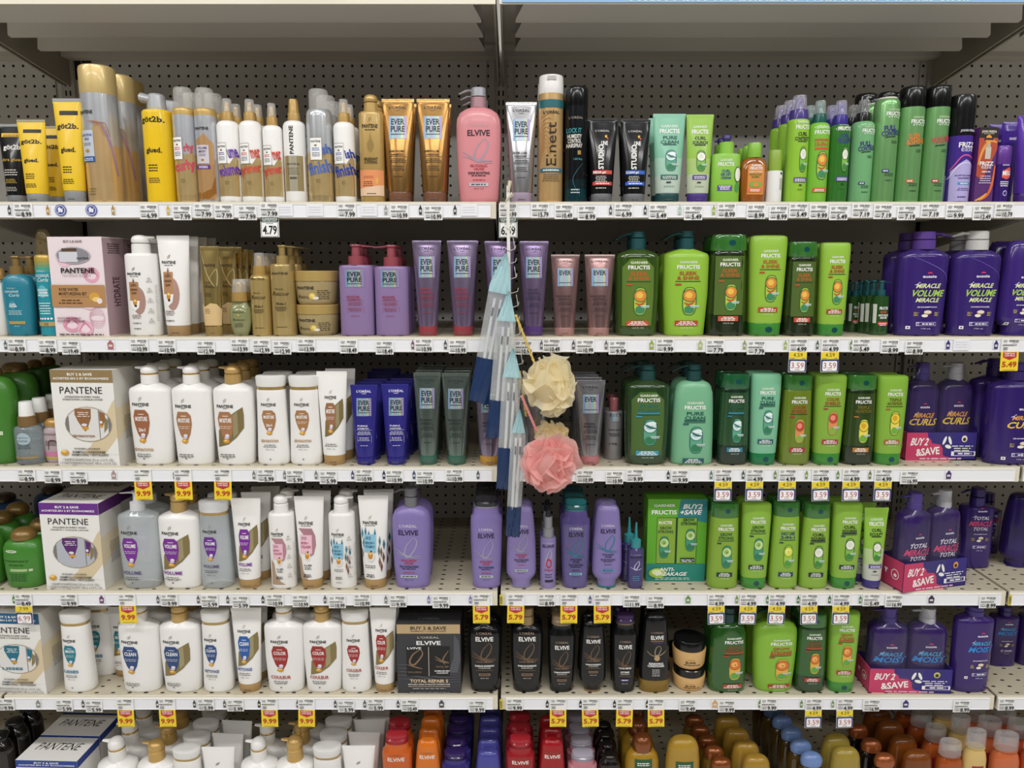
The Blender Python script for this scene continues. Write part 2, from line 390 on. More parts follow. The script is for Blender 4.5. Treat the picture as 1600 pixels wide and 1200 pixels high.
# ------------------------------------------------------------------ product builders (every part a mesh of its own)
def arc(z0, a0, b0, z1, a1, b1, n=4, kind='out'):
    """rounded transition of ring sizes, as (z, a, b)"""
    o = []
    for i in range(n + 1):
        t = i / n * math.pi / 2
        s, c = (math.sin(t), 1 - math.cos(t))
        o.append((z0 + (z1 - z0) * s, a0 + (a1 - a0) * c, b0 + (b1 - b0) * c))
    return o
def new(it): m = MB(); m.W = it['W']; m.H = it['H']; return m
def prof(it, pts, n):
    """pts: (fraction of height, fraction of W, fraction of D)"""
    return [(t * it['H'], a * it['W'], b * it['D'], (p[0] if p else n)) for t, a, b, *p in pts]
def fin(it, m, R, root, name='body'):
    m.front(R)
    if it.get('pr'): it['pr'](m)
    return m.build(name, root)

def k_can(it, root):
    H, W, hb = it['H'], it['W'], it.get('hb', .8); it['D'] = W; sh = it.get('sh', .0); cr = it.get('cr', 1.0)
    m = new(it); k = it.get('k', 'met')
    pts = [(0, .93, .93), (.008, .985, .985), (.02, 1, 1)]
    if sh: pts += [(z, a, b) for z, a, b in arc(hb - sh, 1, 1, hb, cr, cr, 5)]
    else: pts += [(hb, 1, 1)]
    Rg = prof(it, pts, 2); zs = [(v * H, M(c, kk)) for v, c, kk in it['zones']] if it.get('zones') else None
    m.loft(Rg, M(it['c'], k), 36, zs); fin(it, m, Rg, root)
    c = new(it); cc = M(it.get('cap', '#111111'), it.get('ck', 'gl')); h1 = hb
    if it.get('capk') == 'crescent':      # actuator with a side wing
        c.loft([(H * hb, W * .62, W * .62, 2), (H * (hb + .03), W * .62, W * .62, 2), (H * .985, W * .55, W * .6, 2), (H, W * .45, W * .5, 2)], cc)
        c.bar((-W * .25, 0, H * (hb + .10)), (-W * .95, 0, H * (hb + .12)), W * .5, W * .62, cc, 16, .55)
    elif it.get('capk') == 'dome':
        q = 1 - hb; c.loft([(H * hb, W * cr, W * cr, 2), (H * (hb + q * .25), W * cr * .96, W * cr * .96, 2)] + [(z * H, a * W, b * W, 2) for z, a, b in arc(hb + q * .45, cr * .93, cr * .93, .999, cr * .3, cr * .3, 6)], cc)
    elif it.get('capk') == 'notch':
        c.loft([(H * hb, W, W, 2), (H * (hb + .01), W * 1.02, W * 1.02, 2), (H * .99, W * .97, W * .97, 2), (H, W * .9, W * .9, 2)], cc)
        c.box(-W * .35, W * .35, -W * 1.03, -W * .6, H * .955, H * .985, M('#b9b6b0', 'pl'))
    else:
        a = it.get('cw', 1.0); c.loft([(H * hb, W * cr * a, W * cr * a, 2), (H * (hb + .006), W * cr * a * 1.01, W * cr * a * 1.01, 2), (H * .97, W * cr * a, W * cr * a, 2), (H * .99, W * cr * a * .96, W * cr * a * .96, 2), (H, W * cr * a * .85, W * cr * a * .85, 2)], cc)
        if it.get('cb'): c.loft([(H * hb, W * cr * a * 1.03, W * cr * a * 1.03, 2), (H * (hb + .012), W * cr * a * 1.03, W * cr * a * 1.03, 2)], M(it['cb'], 'gl'))
    c.build('cap', root)
def k_spray(it, root):
    H, W, hb = it['H'], it['W'], it.get('hb', .77); it['D'] = W * it.get('dr', 1.0); m = new(it); nr = it.get('nr', .52)
    pts = [(0, .92, .92), (.01, .98, .98), (.025, 1, 1)] + arc(hb - it.get('sh', .06), 1, 1, hb, nr, nr, 6)
    if it.get('oval'): pts = [(0, .55, .6), (.012, .6, .68), (.1, .82, .85), (.25, .97, .98), (.36, 1, 1), (.5, .93, .95), (hb - .1, .8, .85), (hb - .03, .66, .75), (hb, nr, nr * 1.3)]
    Rg = prof(it, pts, it.get('n', 2)); zs = [(v * H, M(c, kk)) for v, c, kk in it['zones']] if it.get('zones') else None
    m.loft(Rg, M(it.get('c', '#f2f0ec'), it.get('k', 'pl')), 36, zs); fin(it, m, Rg, root)
    q = 1 - hb; r = W * nr * it.get('colr', 1.05); cc = M(it.get('col', '#b8944e'), it.get('colk', 'sat'))
    c = MB(); c.loft([(H * (hb - .004), r * 1.02, r * 1.02, 2), (H * (hb + q * .2), r, r, 2), (H * (hb + q * .38), r * .95, r * .95, 2), (H * (hb + q * .42), r * .8, r * .8, 2)], cc); c.build('collar', root)
    c = MB(); c.loft([(H * (hb + q * .38), r * .55, r * .55, 2), (H * (hb + q * .6), r * .5, r * .5, 2), (H * (hb + q * .8), r * .42, r * .42, 2), (H * (hb + q * (.96 if it.get('solid') else .86)), r * .36, r * .36, 2)], cc)
    c.bar((0, 0, H * (hb + q * .72)), (0, -r * .6, H * (hb + q * .72)), r * .16, r * .12, cc, 8); c.build('spray_nozzle', root)
    c = MB(); oc = M(it['tip'], 'pl') if it.get('tip') else M(it['over'], 'cap') if it.get('over') else (cc if it.get('solid') else M('#e8e6e0', 'cap')); a = r * it.get('or_', .86)
    c.loft([(H * (hb + q * .4), a, a, 2), (H * .985, a * .86, a * .86, 2), (H, a * .8, a * .8, 2)], oc); c.build('overcap', root)
def k_tube(it, root):
    if it.get('k') == 'met': it['k'] = 'foil'
    H, W = it['H'], it['W']; it['D'] = W * it.get('dr', .62); br = it.get('br', .74); ch = it.get('ch', .105); m = new(it)
    D = it['D']
    pts = [(ch, br * .985, .98, 2), (ch + .015, br, .98, 2.1), (.3, br + (1 - br) * .2, .90, 2.1), (.5, br + (1 - br) * .42, .74, 2.1), (.7, br + (1 - br) * .66, .50, 2.1), (.85, br + (1 - br) * .84, .28, 2.2), (.945, br + (1 - br) * .95, .10, 2.6), (.965, 1, .055, 8), (.997, 1, .05, 10), (1, .995, .04, 10)]
    Rg = prof(it, pts, 2); zs = None
    if it.get('zones'): zs = [(v * H, M(c, kk)) for v, c, kk in it['zones']]
    elif it.get('crimp'): zs = [(.968 * H, M(it['c'], it.get('k', 'pl'))), (H, M(it['crimp'], it.get('k', 'pl')))]
    m.loft(Rg, M(it['c'], it.get('k', 'pl')), 40, zs); fin(it, m, Rg, root)
    c = MB(); cc = M(it.get('cap', '#888888'), it.get('ck', 'pl')); r = br * .97
    c.loft([(0, W * r * .93, D * .92, 2), (H * .006, W * r * .97, D * .95, 2), (H * (ch - .012), W * r, D * .98, 2), (H * ch, W * r * .98, D * .95, 2)], cc)
    c.box(-W * .22, W * .22, -D * 1.0, -D * .9, H * .03, H * .036, M('#6a6660', 'pl')); c.build('flip_cap', root)
def add_pump(root, H, z0, z1, r, c, ck='pl', d=-1, style='dome', ring=None, cc=None):
    q = z1 - z0; mc = M(c, ck); col = M(cc or c, ck); m = MB()
    if style == 'dome':
        m.loft([(z0 - .001, r, r, 2), (z0 + q * .48, r * .98, r * .98, 2), (z0 + q * .52, r * .86, r * .86, 2)], col); m.build('collar', root)
        if ring: g = MB(); g.loft([(z0 + q * .49, r * .95, r * .95, 2), (z0 + q * .58, r * .93, r * .93, 2)], M(ring, 'met')); g.build('trim_ring', root)
        h = MB(); h.loft([(z0 + q * .56, r * .9, r * .9, 2), (z0 + q * .62, r * .97, r * .97, 2), (z0 + q * .78, r * .96, r * .96, 2), (z0 + q * .9, r * .8, r * .82, 2), (z1 - q * .03, r * .5, r * .55, 2), (z1, r * .2, r * .2, 2)], mc)
        h.bar((0, 0, z0 + q * .82), (d * r * 1.62, 0, z0 + q * .86), r * .5, r * .2, mc, 12, .6); h.build('pump_head', root)
    elif style == 'hook':
        m.loft([(z0 - .001, r, r, 2), (z0 + q * .58, r * .98, r * .98, 2), (z0 + q * .62, r * .8, r * .8, 2)], col); m.build('collar', root)
        h = MB(); h.loft([(z0 + q * .62, r * .5, r * .5, 2), (z0 + q * .66, r * .93, r * .93, 2), (z1 - q * .02, r * .9, r * .9, 2), (z1, r * .8, r * .8, 2)], mc)
        p = [(0, z0 + q * .84), (d * r * 1.2, z0 + q * .86), (d * r * 2.2, z0 + q * .74), (d * r * 3.0, z0 + q * .5)]
        for i in range(3): h.bar((p[i][0], 0, p[i][1]), (p[i + 1][0], 0, p[i + 1][1]), r * (.5 - .1 * i), r * (.4 - .1 * i), mc, 12, .42)
        h.build('pump_head', root)
    elif style == 'flat':
        m.loft([(z0 - .001, r, r, 2), (z0 + q * .5, r, r, 2), (z0 + q * .52, r * .8, r * .8, 2)], col); m.build('collar', root)
        h = MB(); h.loft([(z0 + q * .53, r * .8, r * .8, 2), (z0 + q * .56, r * .97, r * .97, 2), (z1 - q * .04, r * .95, r * .95, 2), (z1, r * .85, r * .85, 2)], mc)
        h.bar((0, 0, z0 + q * .86), (d * r * 1.5, 0, z0 + q * .87), r * .42, r * .3, mc, 12, .42); h.bar((d * r * 1.5, 0, z0 + q * .87), (d * r * 2.5, 0, z0 + q * .70), r * .3, r * .14, mc, 12, .6); h.build('pump_head', root)
    elif style == 'knob':
        m.loft([(z0 - .001, r, r, 2), (z0 + q * .6, r * .98, r * .98, 2), (z0 + q * .63, r * .5, r * .5, 2)], col); m.build('collar', root)
        h = MB(); h.loft([(z0 + q * .6, r * .45, r * .45, 2), (z0 + q * .72, r * .5, r * .5, 2), (z0 + q * .8, r * .66, r * .66, 2), (z1 - q * .05, r * .62, r * .62, 2), (z1, r * .4, r * .4, 2)], mc)
        h.bar((0, 0, z0 + q * .85), (d * r * 1.0, 0, z0 + q * .82), r * .3, r * .18, mc, 10, .6); h.build('pump_head', root)
    else:  # thin
        m.loft([(z0 - .001, r, r, 2), (z0 + q * .42, r * .97, r * .97, 2), (z0 + q * .45, r * .6, r * .6, 2)], col); m.build('collar', root)
        h = MB(); h.loft([(z0 + q * .44, r * .55, r * .55, 2), (z0 + q * .86, r * .52, r * .52, 2), (z0 + q * .93, r * .75, r * .75, 2), (z1, r * .7, r * .7, 2)], mc)
        h.bar((0, 0, z1 - q * .06), (d * r * 2.3, 0, z1 - q * .12), r * .26, r * .14, mc, 10, .6); h.build('pump_head', root)
def k_pump(it, root):
    H, W, hb = it['H'], it['W'], it.get('hb', .83); it['D'] = W * it.get('dr', .58); m = new(it); sp = it.get('sp', .055); tb = it.get('tb', .9); n = it.get('n', 2.5); nk = it.get('nk', .38)
    sl = it.get('sl', .96); sc = it.get('shape', 'std')
    if sc == 'std': pts = [(0, tb * .94, .90), (.008, tb * .985, .96), (.022, tb, 1), (.15, tb + (1 - tb) * .35, 1), (.4, 1, 1), (hb - sp - .03, 1, 1), (hb - sp, sl, .96), (hb - sp + .012, sl * .93, .9), (hb - .012, nk + .18, nk + .25, 2.2), (hb, nk, nk * 1.6, 2)]
    elif sc == 'round': pts = [(0, .93, .9), (.012, .99, .97), (.03, 1, 1), (.3, .985, .98), (.55, .95, .95), (.72, .9, .9)] + [(z, a, b, 2.2) for z, a, b in arc(hb - .09, .86, .88, hb, nk, nk * 1.4, 5)]
    elif sc == 'inv': pts = [(0, .80, .85), (.01, .84, .9), (.04, .88, .95), (.25, .95, 1), (.5, 1, 1), (hb - .16, 1, 1), (hb - .1, .97, .97), (hb - .05, .85, .88), (hb - .015, .6, .7, 2.2), (hb, nk, nk * 1.5, 2)]
    else: pts = [(0, .94, .9), (.008, .99, .97), (.02, 1, 1), (hb - .03, 1, 1), (hb - .012, .97, .97), (hb, .86, .86)]   # straight
    Rg = prof(it, pts, n); zs = [(v * H, M(c, kk)) for v, c, kk in it['zones']] if it.get('zones') else None
    m.loft(Rg, M(it.get('c', '#f2f0ec'), it.get('k', 'pl')), 44, zs); fin(it, m, Rg, root)
    add_pump(root, H, hb * H, H, W * it.get('pr_', nk * 1.02), it.get('pc', '#f2f0ec'), it.get('pk', 'pl'), it.get('d_', -1), it.get('ps', 'dome'), it.get('ring'), it.get('cc'))
def k_flip(it, root):   # tapered bottle, metal ring, lens-shaped flip cap
    H, W = it['H'], it['W']; it['D'] = W * .66; m = new(it); D = it['D']; hb = .84
    pts = [(0, .88, .9), (.01, .94, .97), (.03, 1, 1), (.12, .99, 1), (.4, .93, .95), (.7, .89, .9), (hb - .01, .88, .88), (hb, .86, .86)]
    Rg = prof(it, pts, 2.4); m.loft(Rg, M(it.get('c', '#f2f0ec'), it.get('k', 'pl')), 40); fin(it, m, Rg, root)
    g = MB(); g.loft([(hb * H, W * .86, D * .86, 2.4), ((hb + .035) * H, W * .86, D * .86, 2.4)], M('#b79a5c', 'met'), 40); g.build('trim_ring', root)
    c = MB(); c.loft([((hb + .035) * H, W * .85, D * .88, 2.3), ((hb + .05) * H, W * .90, D * .9, 2.3), ((hb + .125) * H, W * .93, D * .95, 2.3), ((hb + .145) * H, W * .92, D * .95, 2.3), (.995 * H, W * .84, D * .8, 2.2), (1.0 * H, W * .6, D * .55, 2.2), (.994 * H, W * .3, D * .25, 2)], M(it.get('cap', '#ecebe8'), it.get('ck', 'pl')), 40); c.build('flip_cap', root)
def k_gs(it, root):     # shampoo bottle with straight green cap on top
    H, W = it['H'], it['W']; it['D'] = W * .62; m = new(it); D = it['D']; hb = .84
    pts = [(0, .90, .9), (.01, .97, .97), (.03, 1, 1), (.2, .99, 1), (.5, .95, .97), (.78, .90, .92), (hb - .012, .88, .9), (hb, .84, .86)]
    Rg = prof(it, pts, 2.5); zs = [(.22 * H, M(it['c2'], it.get('k', 'liq'))), (.80 * H, M(it['c'], it.get('k', 'liq'))), (H, M(it['c2'], it.get('k', 'liq')))] if it.get('c2') else None
    m.loft(Rg, M(it['c'], it.get('k', 'liq')), 40, zs); fin(it, m, Rg, root)
    c = MB(); c.W = W; c.H = H; Rc = [(hb * H, W * .86, D * .92, 2.5), ((hb + .012) * H, W * .92, D * .95, 2.5), (.985 * H, W * .87, D * .9, 2.5), (H, W * .84, D * .86, 2.5)]
    c.loft(Rc, M(it.get('cap', '#2f7a2e'), 'liq'), 40); c.front(Rc); E(c, .05, .92, .17, .055, '#0d4a4e', 'gl'); c.build('cap', root)
def k_gc(it, root):     # conditioner standing on its cap, wider at the top
    H, W = it['H'], it['W']; it['D'] = W * .60; m = new(it); D = it['D']; ch = .13
    pts = [(ch, .86, .95), (ch + .01, .87, .97), (.4, .92, 1), (.7, .97, .98), (.9, 1, .92), (.965, .995, .86), (.988, .96, .8), (1, .82, .6)]
    Rg = prof(it, pts, 2.6); m.loft(Rg, M(it['c'], it.get('k', 'pl')), 40); fin(it, m, Rg, root)
    c = MB(); c.W = W; c.H = H; Rc = [(0, W * .8, D * .9, 2.6), (.01 * H, W * .83, D * .95, 2.6), ((ch - .008) * H, W * .855, D * .96, 2.6), (ch * H, W * .85, D * .93, 2.6)]
    c.loft(Rc, M(it.get('cap', '#3f8a34'), 'gl'), 40); c.front(Rc); E(c, .08, .065, .19, .06, '#0d4a4e', 'gl'); c.build('flip_cap', root)
def k_es(it, root):     # rounded shoulder bottle with ribbed lens cap
    H, W = it['H'], it['W']; it['D'] = W * .62; m = new(it); D = it['D']; hb = it.get('hb', .87)
    pts = [(0, .82, .85), (.01, .86, .92), (.03, .88, .96), (.25, .94, 1), (.5, .99, 1), (hb - .16, 1, 1), (hb - .1, .97, .97), (hb - .075, .82, .85), (hb, .76, .8)]
    Rg = prof(it, pts, 2.4); m.loft(Rg, M(it['c'], it.get('k', 'pl')), 40); fin(it, m, Rg, root)
    c = MB(); q = 1 - hb; c.loft([(hb * H, W * .72, D * .78, 2.3), ((hb + q * .12) * H, W * .78, D * .8, 2.3)], M(it.get('cr2', '#9a9aa0'), 'sat'), 40)
    c.loft([((hb + q * .12) * H, W * .70, D * .75, 2.3), ((hb + q * .4) * H, W * .76, D * .82, 2.3), ((hb + q * .5) * H, W * .66, D * .72, 2.3), ((hb + q * .6) * H, W * .74, D * .8, 2.3), ((hb + q * .88) * H, W * .70, D * .74, 2.3), (H, W * .5, D * .5, 2.3)], M(it.get('cap', '#2c2b30'), it.get('ck', 'gl')), 40); c.build('cap', root)
def k_ec(it, root):     # inverted conditioner: narrow crown, wide hips, short waist on its cap
    H, W = it['H'], it['W']; it['D'] = W * .6; m = new(it); D = it['D']
    pts = [(.03, .60, .8), (.10, .66, .84), (.12, .82, .9), (.165, .97, .98), (.2, 1, 1), (.3, 1, 1), (.55, .96, .96), (.8, .85, .85), (.93, .77, .72), (.975, .70, .62), (1, .5, .4)]
    if it.get('gold'): pts = [(.16, .98, .96), (.17, 1, 1)] + [(.3, 1, 1), (.55, .92, .92), (.8, .8, .82), (.93, .72, .7), (.975, .66, .6), (1, .5, .4)]
    Rg = prof(it, pts, 2.4); m.loft(Rg, M(it['c'], it.get('k', 'pl')), 40); fin(it, m, Rg, root)
    c = MB()
    if it.get('gold'): c.loft([(0, W * .96, D * .9, 2.4), (.012 * H, W * 1.0, D * .97, 2.4), (.16 * H, W, D * .98, 2.4)], M(it['gold'], 'sat'), 40)
    else: c.loft([(0, W * .62, D * .78, 2.4), (.01 * H, W * .66, D * .82, 2.4), (.03 * H, W * .64, D * .82, 2.4)], M(it.get('cap', '#8a86a0'), 'gl'), 40)
    c.build('base_cap', root)
def k_squat(it, root):  # broad bottle with domed disc cap
    H, W = it['H'], it['W']; it['D'] = W * it.get('dr', .66); m = new(it); D = it['D']; hb = it.get('hb', .80); cw = it.get('cw', .55)
    pts = [(0, .78, .8), (.012, .84, .88), (.04, .88, .94), (.25, .96, 1), (.5, 1, 1), (hb - .14, .98, .97), (hb - .06, .86, .88), (hb - .02, .7, .74), (hb, cw * .95, cw * 1.1)]
    Rg = prof(it, pts, 2.3); m.loft(Rg, M(it['c'], it.get('k', 'pl')), 40); fin(it, m, Rg, root)
    c = MB(); q = 1 - hb; a = cw * W; b = min(D * .8, a)
    if it.get('lens'):
        c.loft([(hb * H, a * .95, b * .95, 2), ((hb + q * .1) * H, a * 1.05, b * 1.05, 2), ((hb + q * .9) * H, a, b, 2), (H, a * .93, b * .93, 2), ((1 - q * .06) * H, a * .6, b * .6, 2)], M(it['cap'], it.get('ck', 'gl')), 32)
    else: c.loft([(hb * H, a, b, 2)] + [(z * H, x * a, x * b, 2) for z, x, _ in arc(hb + q * .3, 1.06, 1, .998, .35, 1, 6)], M(it['cap'], it.get('ck', 'sat')), 32)
    c.build('cap', root)
def k_crown(it, root):  # inverted round-topped bottle
    H, W = it['H'], it['W']; it['D'] = W * .6; m = new(it)
    pts = [(.0, .8, .85), (.02, .86, .9), (.12, .9, .95), (.4, 1, 1), (.7, .96, .96)] + [(z, a, b) for z, a, b in arc(.82, .90, .9, 1.0, .34, .3, 7)]
    Rg = prof(it, pts, 2.3); m.loft(Rg, M(it['c'], it.get('k', 'gl')), 40, [(.1 * H, M(it.get('cap', it['c']), 'gl')), (H, M(it['c'], it.get('k', 'gl')))]); fin(it, m, Rg, root)
def k_jar(it, root):
    H, W = it['H'], it['W']; it['D'] = W; m = new(it); hb = it.get('hb', .68)
    pts = [(0, .82, .82), (.04, .88, .88), (.12, .93, .93), (hb - .05, 1, 1), (hb, .98, .98)]
    Rg = prof(it, pts, 2); m.loft(Rg, M(it['c'], it.get('k', 'gl')), 44); fin(it, m, Rg, root)
    c = MB(); w = it.get('lw', 1.02) * W; c.loft([(hb * H, w, w, 2), (.97 * H, w, w, 2), (H, w * .96, w * .96, 2)], M(it['cap'], it.get('ck', 'sat')), 44); c.build('lid', root)
def k_drop(it, root):
    H, W = it['H'], it['W']; it['D'] = W * .8; m = new(it); hb = it.get('hb', .62)
    pts = [(0, .86, .9), (.02, .94, .97), (.05, .96, 1), (.4, 1, 1), (hb - .03, .96, .96), (hb, .6, .7)]
    Rg = prof(it, pts, 2.6); m.loft(Rg, M(it['c'], 'liq'), 32); fin(it, m, Rg, root)
    c = MB(); r = W * .62; c.loft([(hb * H, r, r, 2), ((hb + .11) * H, r, r, 2), ((hb + .13) * H, r * .5, r * .5, 2), ((hb + .16) * H, r * .34, r * .34, 2), (H, r * .16, r * .16, 2)], M(it.get('cap', '#2f8c90'), 'gl'), 20); c.build('dropper_tip', root)
def k_slim(it, root):   # small bottle, metal collar, black actuator
    H, W = it['H'], it['W']; it['D'] = W; m = new(it); hb = it.get('hb', .64)
    Rg = prof(it, [(0, .93, .93), (.02, 1, 1), (hb - .02, 1, 1), (hb, .9, .9)], 2); m.loft(Rg, M(it['c'], it.get('k', 'pl')), 32); fin(it, m, Rg, root)
    c = MB(); q = 1 - hb; r = W * .7; c.loft([(hb * H, r, r, 2), ((hb + q * .28) * H, r * .98, r * .98, 2), ((hb + q * .3) * H, r * .75, r * .75, 2), ((hb + q * .66) * H, r * .72, r * .72, 2)], M(it.get('col', '#9a9a9e'), 'sat'), 24); c.build('collar', root)
    c = MB(); c.loft([((hb + q * .66) * H, r * .5, r * .5, 2), (.97 * H, r * .5, r * .5, 2), (H, r * .4, r * .4, 2)], M(it.get('cap', '#1a1a1c'), 'gl'), 20); c.bar((0, 0, (hb + q * .86) * H), (0, -r * .9, (hb + q * .86) * H), r * .25, r * .2, M(it.get('cap', '#1a1a1c'), 'gl'), 10); c.build('pump_head', root)
def k_box(it, root):
    H, W = it['H'], it['W']; D = it['D'] = it.get('bd', .045); m = new(it); c = M(it.get('c', '#efece6'), 'card')
    m.box(-W, W, -D, D, 0, H, c)
    m.map = lambda x, z, off: (x, -D - off, z)
    if it.get('pr'): it['pr'](m)
    s = it.get('side', 1)
    if it.get('sp'):
        m.k = 0; m.W = D; m.map = (lambda x, z, off: (W + off, x, z)) if s > 0 else (lambda x, z, off: (-W - off, -x, z)); it['sp'](m)
    if it.get('tp'):
        m.k = 0; m.W = W; m.H = 2 * D; m.map = lambda x, z, off: (x, -D + z, H + off); it['tp'](m); m.H = H
    m.build('carton', root)
    if it.get('win'):
        w = new(it); w.map = lambda x, z, off: (x, -D - off - .0014, z); it['win'](w); w.build('window', root)
def k_pack(it, root):   # two bottles in a printed tray under shrink film
    H, W = it['H'], it['W']; D = it['D'] = .042; m = new(it); th = it.get('th', .36) * H
    navy = '#33277e'; pk = '#c93a66'
    m.box(-W, W, -D, D, 0, .003, M(navy, 'card'))
    for x0, x1, y0, y1, c in ((-W, W, -D, -D + .002, navy), (-W, W, D - .002, D, navy), (-W, -W + .002, -D, D, pk), (W - .002, W, -D, D, navy)): m.box(x0, x1, y0, y1, 0, th, M(c, 'card'))
    m.H = th; m.map = lambda x, z, off: (x, -D - off, z)
    P(m, [(-1, 0), (-1, 1), (-.42, 1), (-.40, .82), (-.32, .76), (-.28, .62), (-.05, .58), (.03, .45), (.05, .2), (.12, .14), (.24, .12), (.28, 0)], pk, nx=24, nz=1)
    T(m, 'BUY 2', -.62, .68, .24, .26, WH, sh=.25); T(m, '&SAVE', -.38, .33, .33, .26, WH, sh=.25, rot=6)
    for a, b, q in ((.07, .72, 60), (.22, .72, 120), (.18, .5, 170)):
        r = math.radians(q); P(m, [(a + (.09 * math.cos(t) * math.cos(r) - .035 * math.sin(t) * math.sin(r)), b + 1.9 * (.09 * math.cos(t) * math.sin(r) + .035 * math.sin(t) * math.cos(r))) for t in [i * math.pi / 8 for i in range(16)]], WH, nx=8, nz=1)
    E(m, .62, .78, .08, .24, it.get('nut', '#d9b36a')); E(m, .62, .76, .045, .13, '#3c2a1a')
    Ln(m, .58, .52, .3, 3, WH, .03, .08); R(m, .62, .25, .34, .16, WH); R(m, .64, .25, .28, .12, navy); Ln(m, .66, .25, .22, 1, WH, .05); Ln(m, 0, .07, .72, 1, '#e7b9cf', .05)
    m.W = D; m.k = 0; m.map = lambda x, z, off: (-W - off, -x, z)
    E(m, .35, .5, .3, .36, WH, n=16); E(m, .35, .5, .26, .31, pk, n=16); E(m, .37, .47, .12, .12, WH); P(m, [(-.5, .6), (-.2, .6), (-.35, .4)], WH, nx=4, nz=1)
    m.build('display_tray', root)
    for i, sx in enumerate((-1, 1)):
        sub = dict(it); sub['W'] = W * .475; sub['H'] = H * (.97 if i == 0 else 1); sub['pr'] = it['bp']; b = new(sub); bw = sub['W']; bd = bw * .62; hb = .80
        sub['D'] = bd; Rg = [(z * H + .004, a * bw, q * bd, 2.8) for z, a, q in ((0, .9, .9), (.02, .97, 1), (.15, 1, 1), (hb - .13, .97, .97), (hb - .06, .9, .92), (hb - .04, .8, .82), (hb, .42, .6))]
        b.loft(Rg, M('#35215e', 'gl'), 36); b.front(Rg); it['bp'](b); o = b.build('bottle', root); o.location = (sx * W * .47, -D * .1, 0)
        p = MB(); r = bw * .40; z0 = hb * H; z1 = H * .985; pc = M('#47308a' if i == 0 else '#bdbcc4', 'pl')
        p.loft([(z0, r, r, 2), (z0 + (z1 - z0) * .4, r, r, 2), (z0 + (z1 - z0) * .43, r * .92, r * .92, 2), (z1, r * .9, r * .9, 2)], pc); p.bar((0, 0, z1 - .006), (-r * 2, 0, z1 - .009), r * .4, r * .22, pc, 10, .5); p.build('pump_head', o)
    w = MB(); rr = random.Random(5); Rg = []
    for z, a, b in ((.01, 1.0, 1.0), (th / H, 1.005, 1.01), (.5, .99, .9), (.7, .95, .78), (.82, .8, .62), (.95, .72, .5), (1.0, .62, .4)):
        Rg.append((z * H, a * W, b * D, 3.2))
    w.loft(Rg, M('#ffffff', 'wrap'), 56, close=False)
    for i in range(len(w.v)):
        x, y, z = w.v[i]
        if z > th: q = 1 + rr.uniform(-.035, .02); w.v[i] = (x * q, y * q, z)
    for i in range(10):
        x = rr.uniform(-.7, .7) * W; z = rr.uniform(.55, .85) * H; Yw = -D * (.9 - .45 * max(0, (z / H - .4)) / .5)
        w.bar((x, Yw, z), (x + rr.uniform(-.25, .25) * W, Yw, z + rr.uniform(-.04, .05) * H), .0005, .0011, M('#f2f2f2', 'wrap'), 6)
    w.build('shrink_wrap', root)
KINDS = dict(can=k_can, spray=k_spray, tube=k_tube, pump=k_pump, flip=k_flip, gs=k_gs, gc=k_gc, es=k_es, ec=k_ec, squat=k_squat, crown=k_crown, jar=k_jar, drop=k_drop, slim=k_slim, box=k_box, pack=k_pack)
KN = dict(can=('spray_can', 'can'), spray=('spray_bottle', 'bottle'), tube=('squeeze_tube', 'tube'), pump=('pump_bottle', 'bottle'), flip=('shampoo_bottle', 'bottle'), gs=('shampoo_bottle', 'bottle'), gc=('conditioner_bottle', 'bottle'), es=('shampoo_bottle', 'bottle'), ec=('conditioner_bottle', 'bottle'), squat=('shampoo_bottle', 'bottle'), crown=('conditioner_bottle', 'bottle'), jar=('hair_mask_jar', 'jar'), drop=('serum_bottle', 'bottle'), slim=('serum_bottle', 'bottle'), box=('gift_box', 'box'), pack=('bottle_twin_pack', 'pack'))

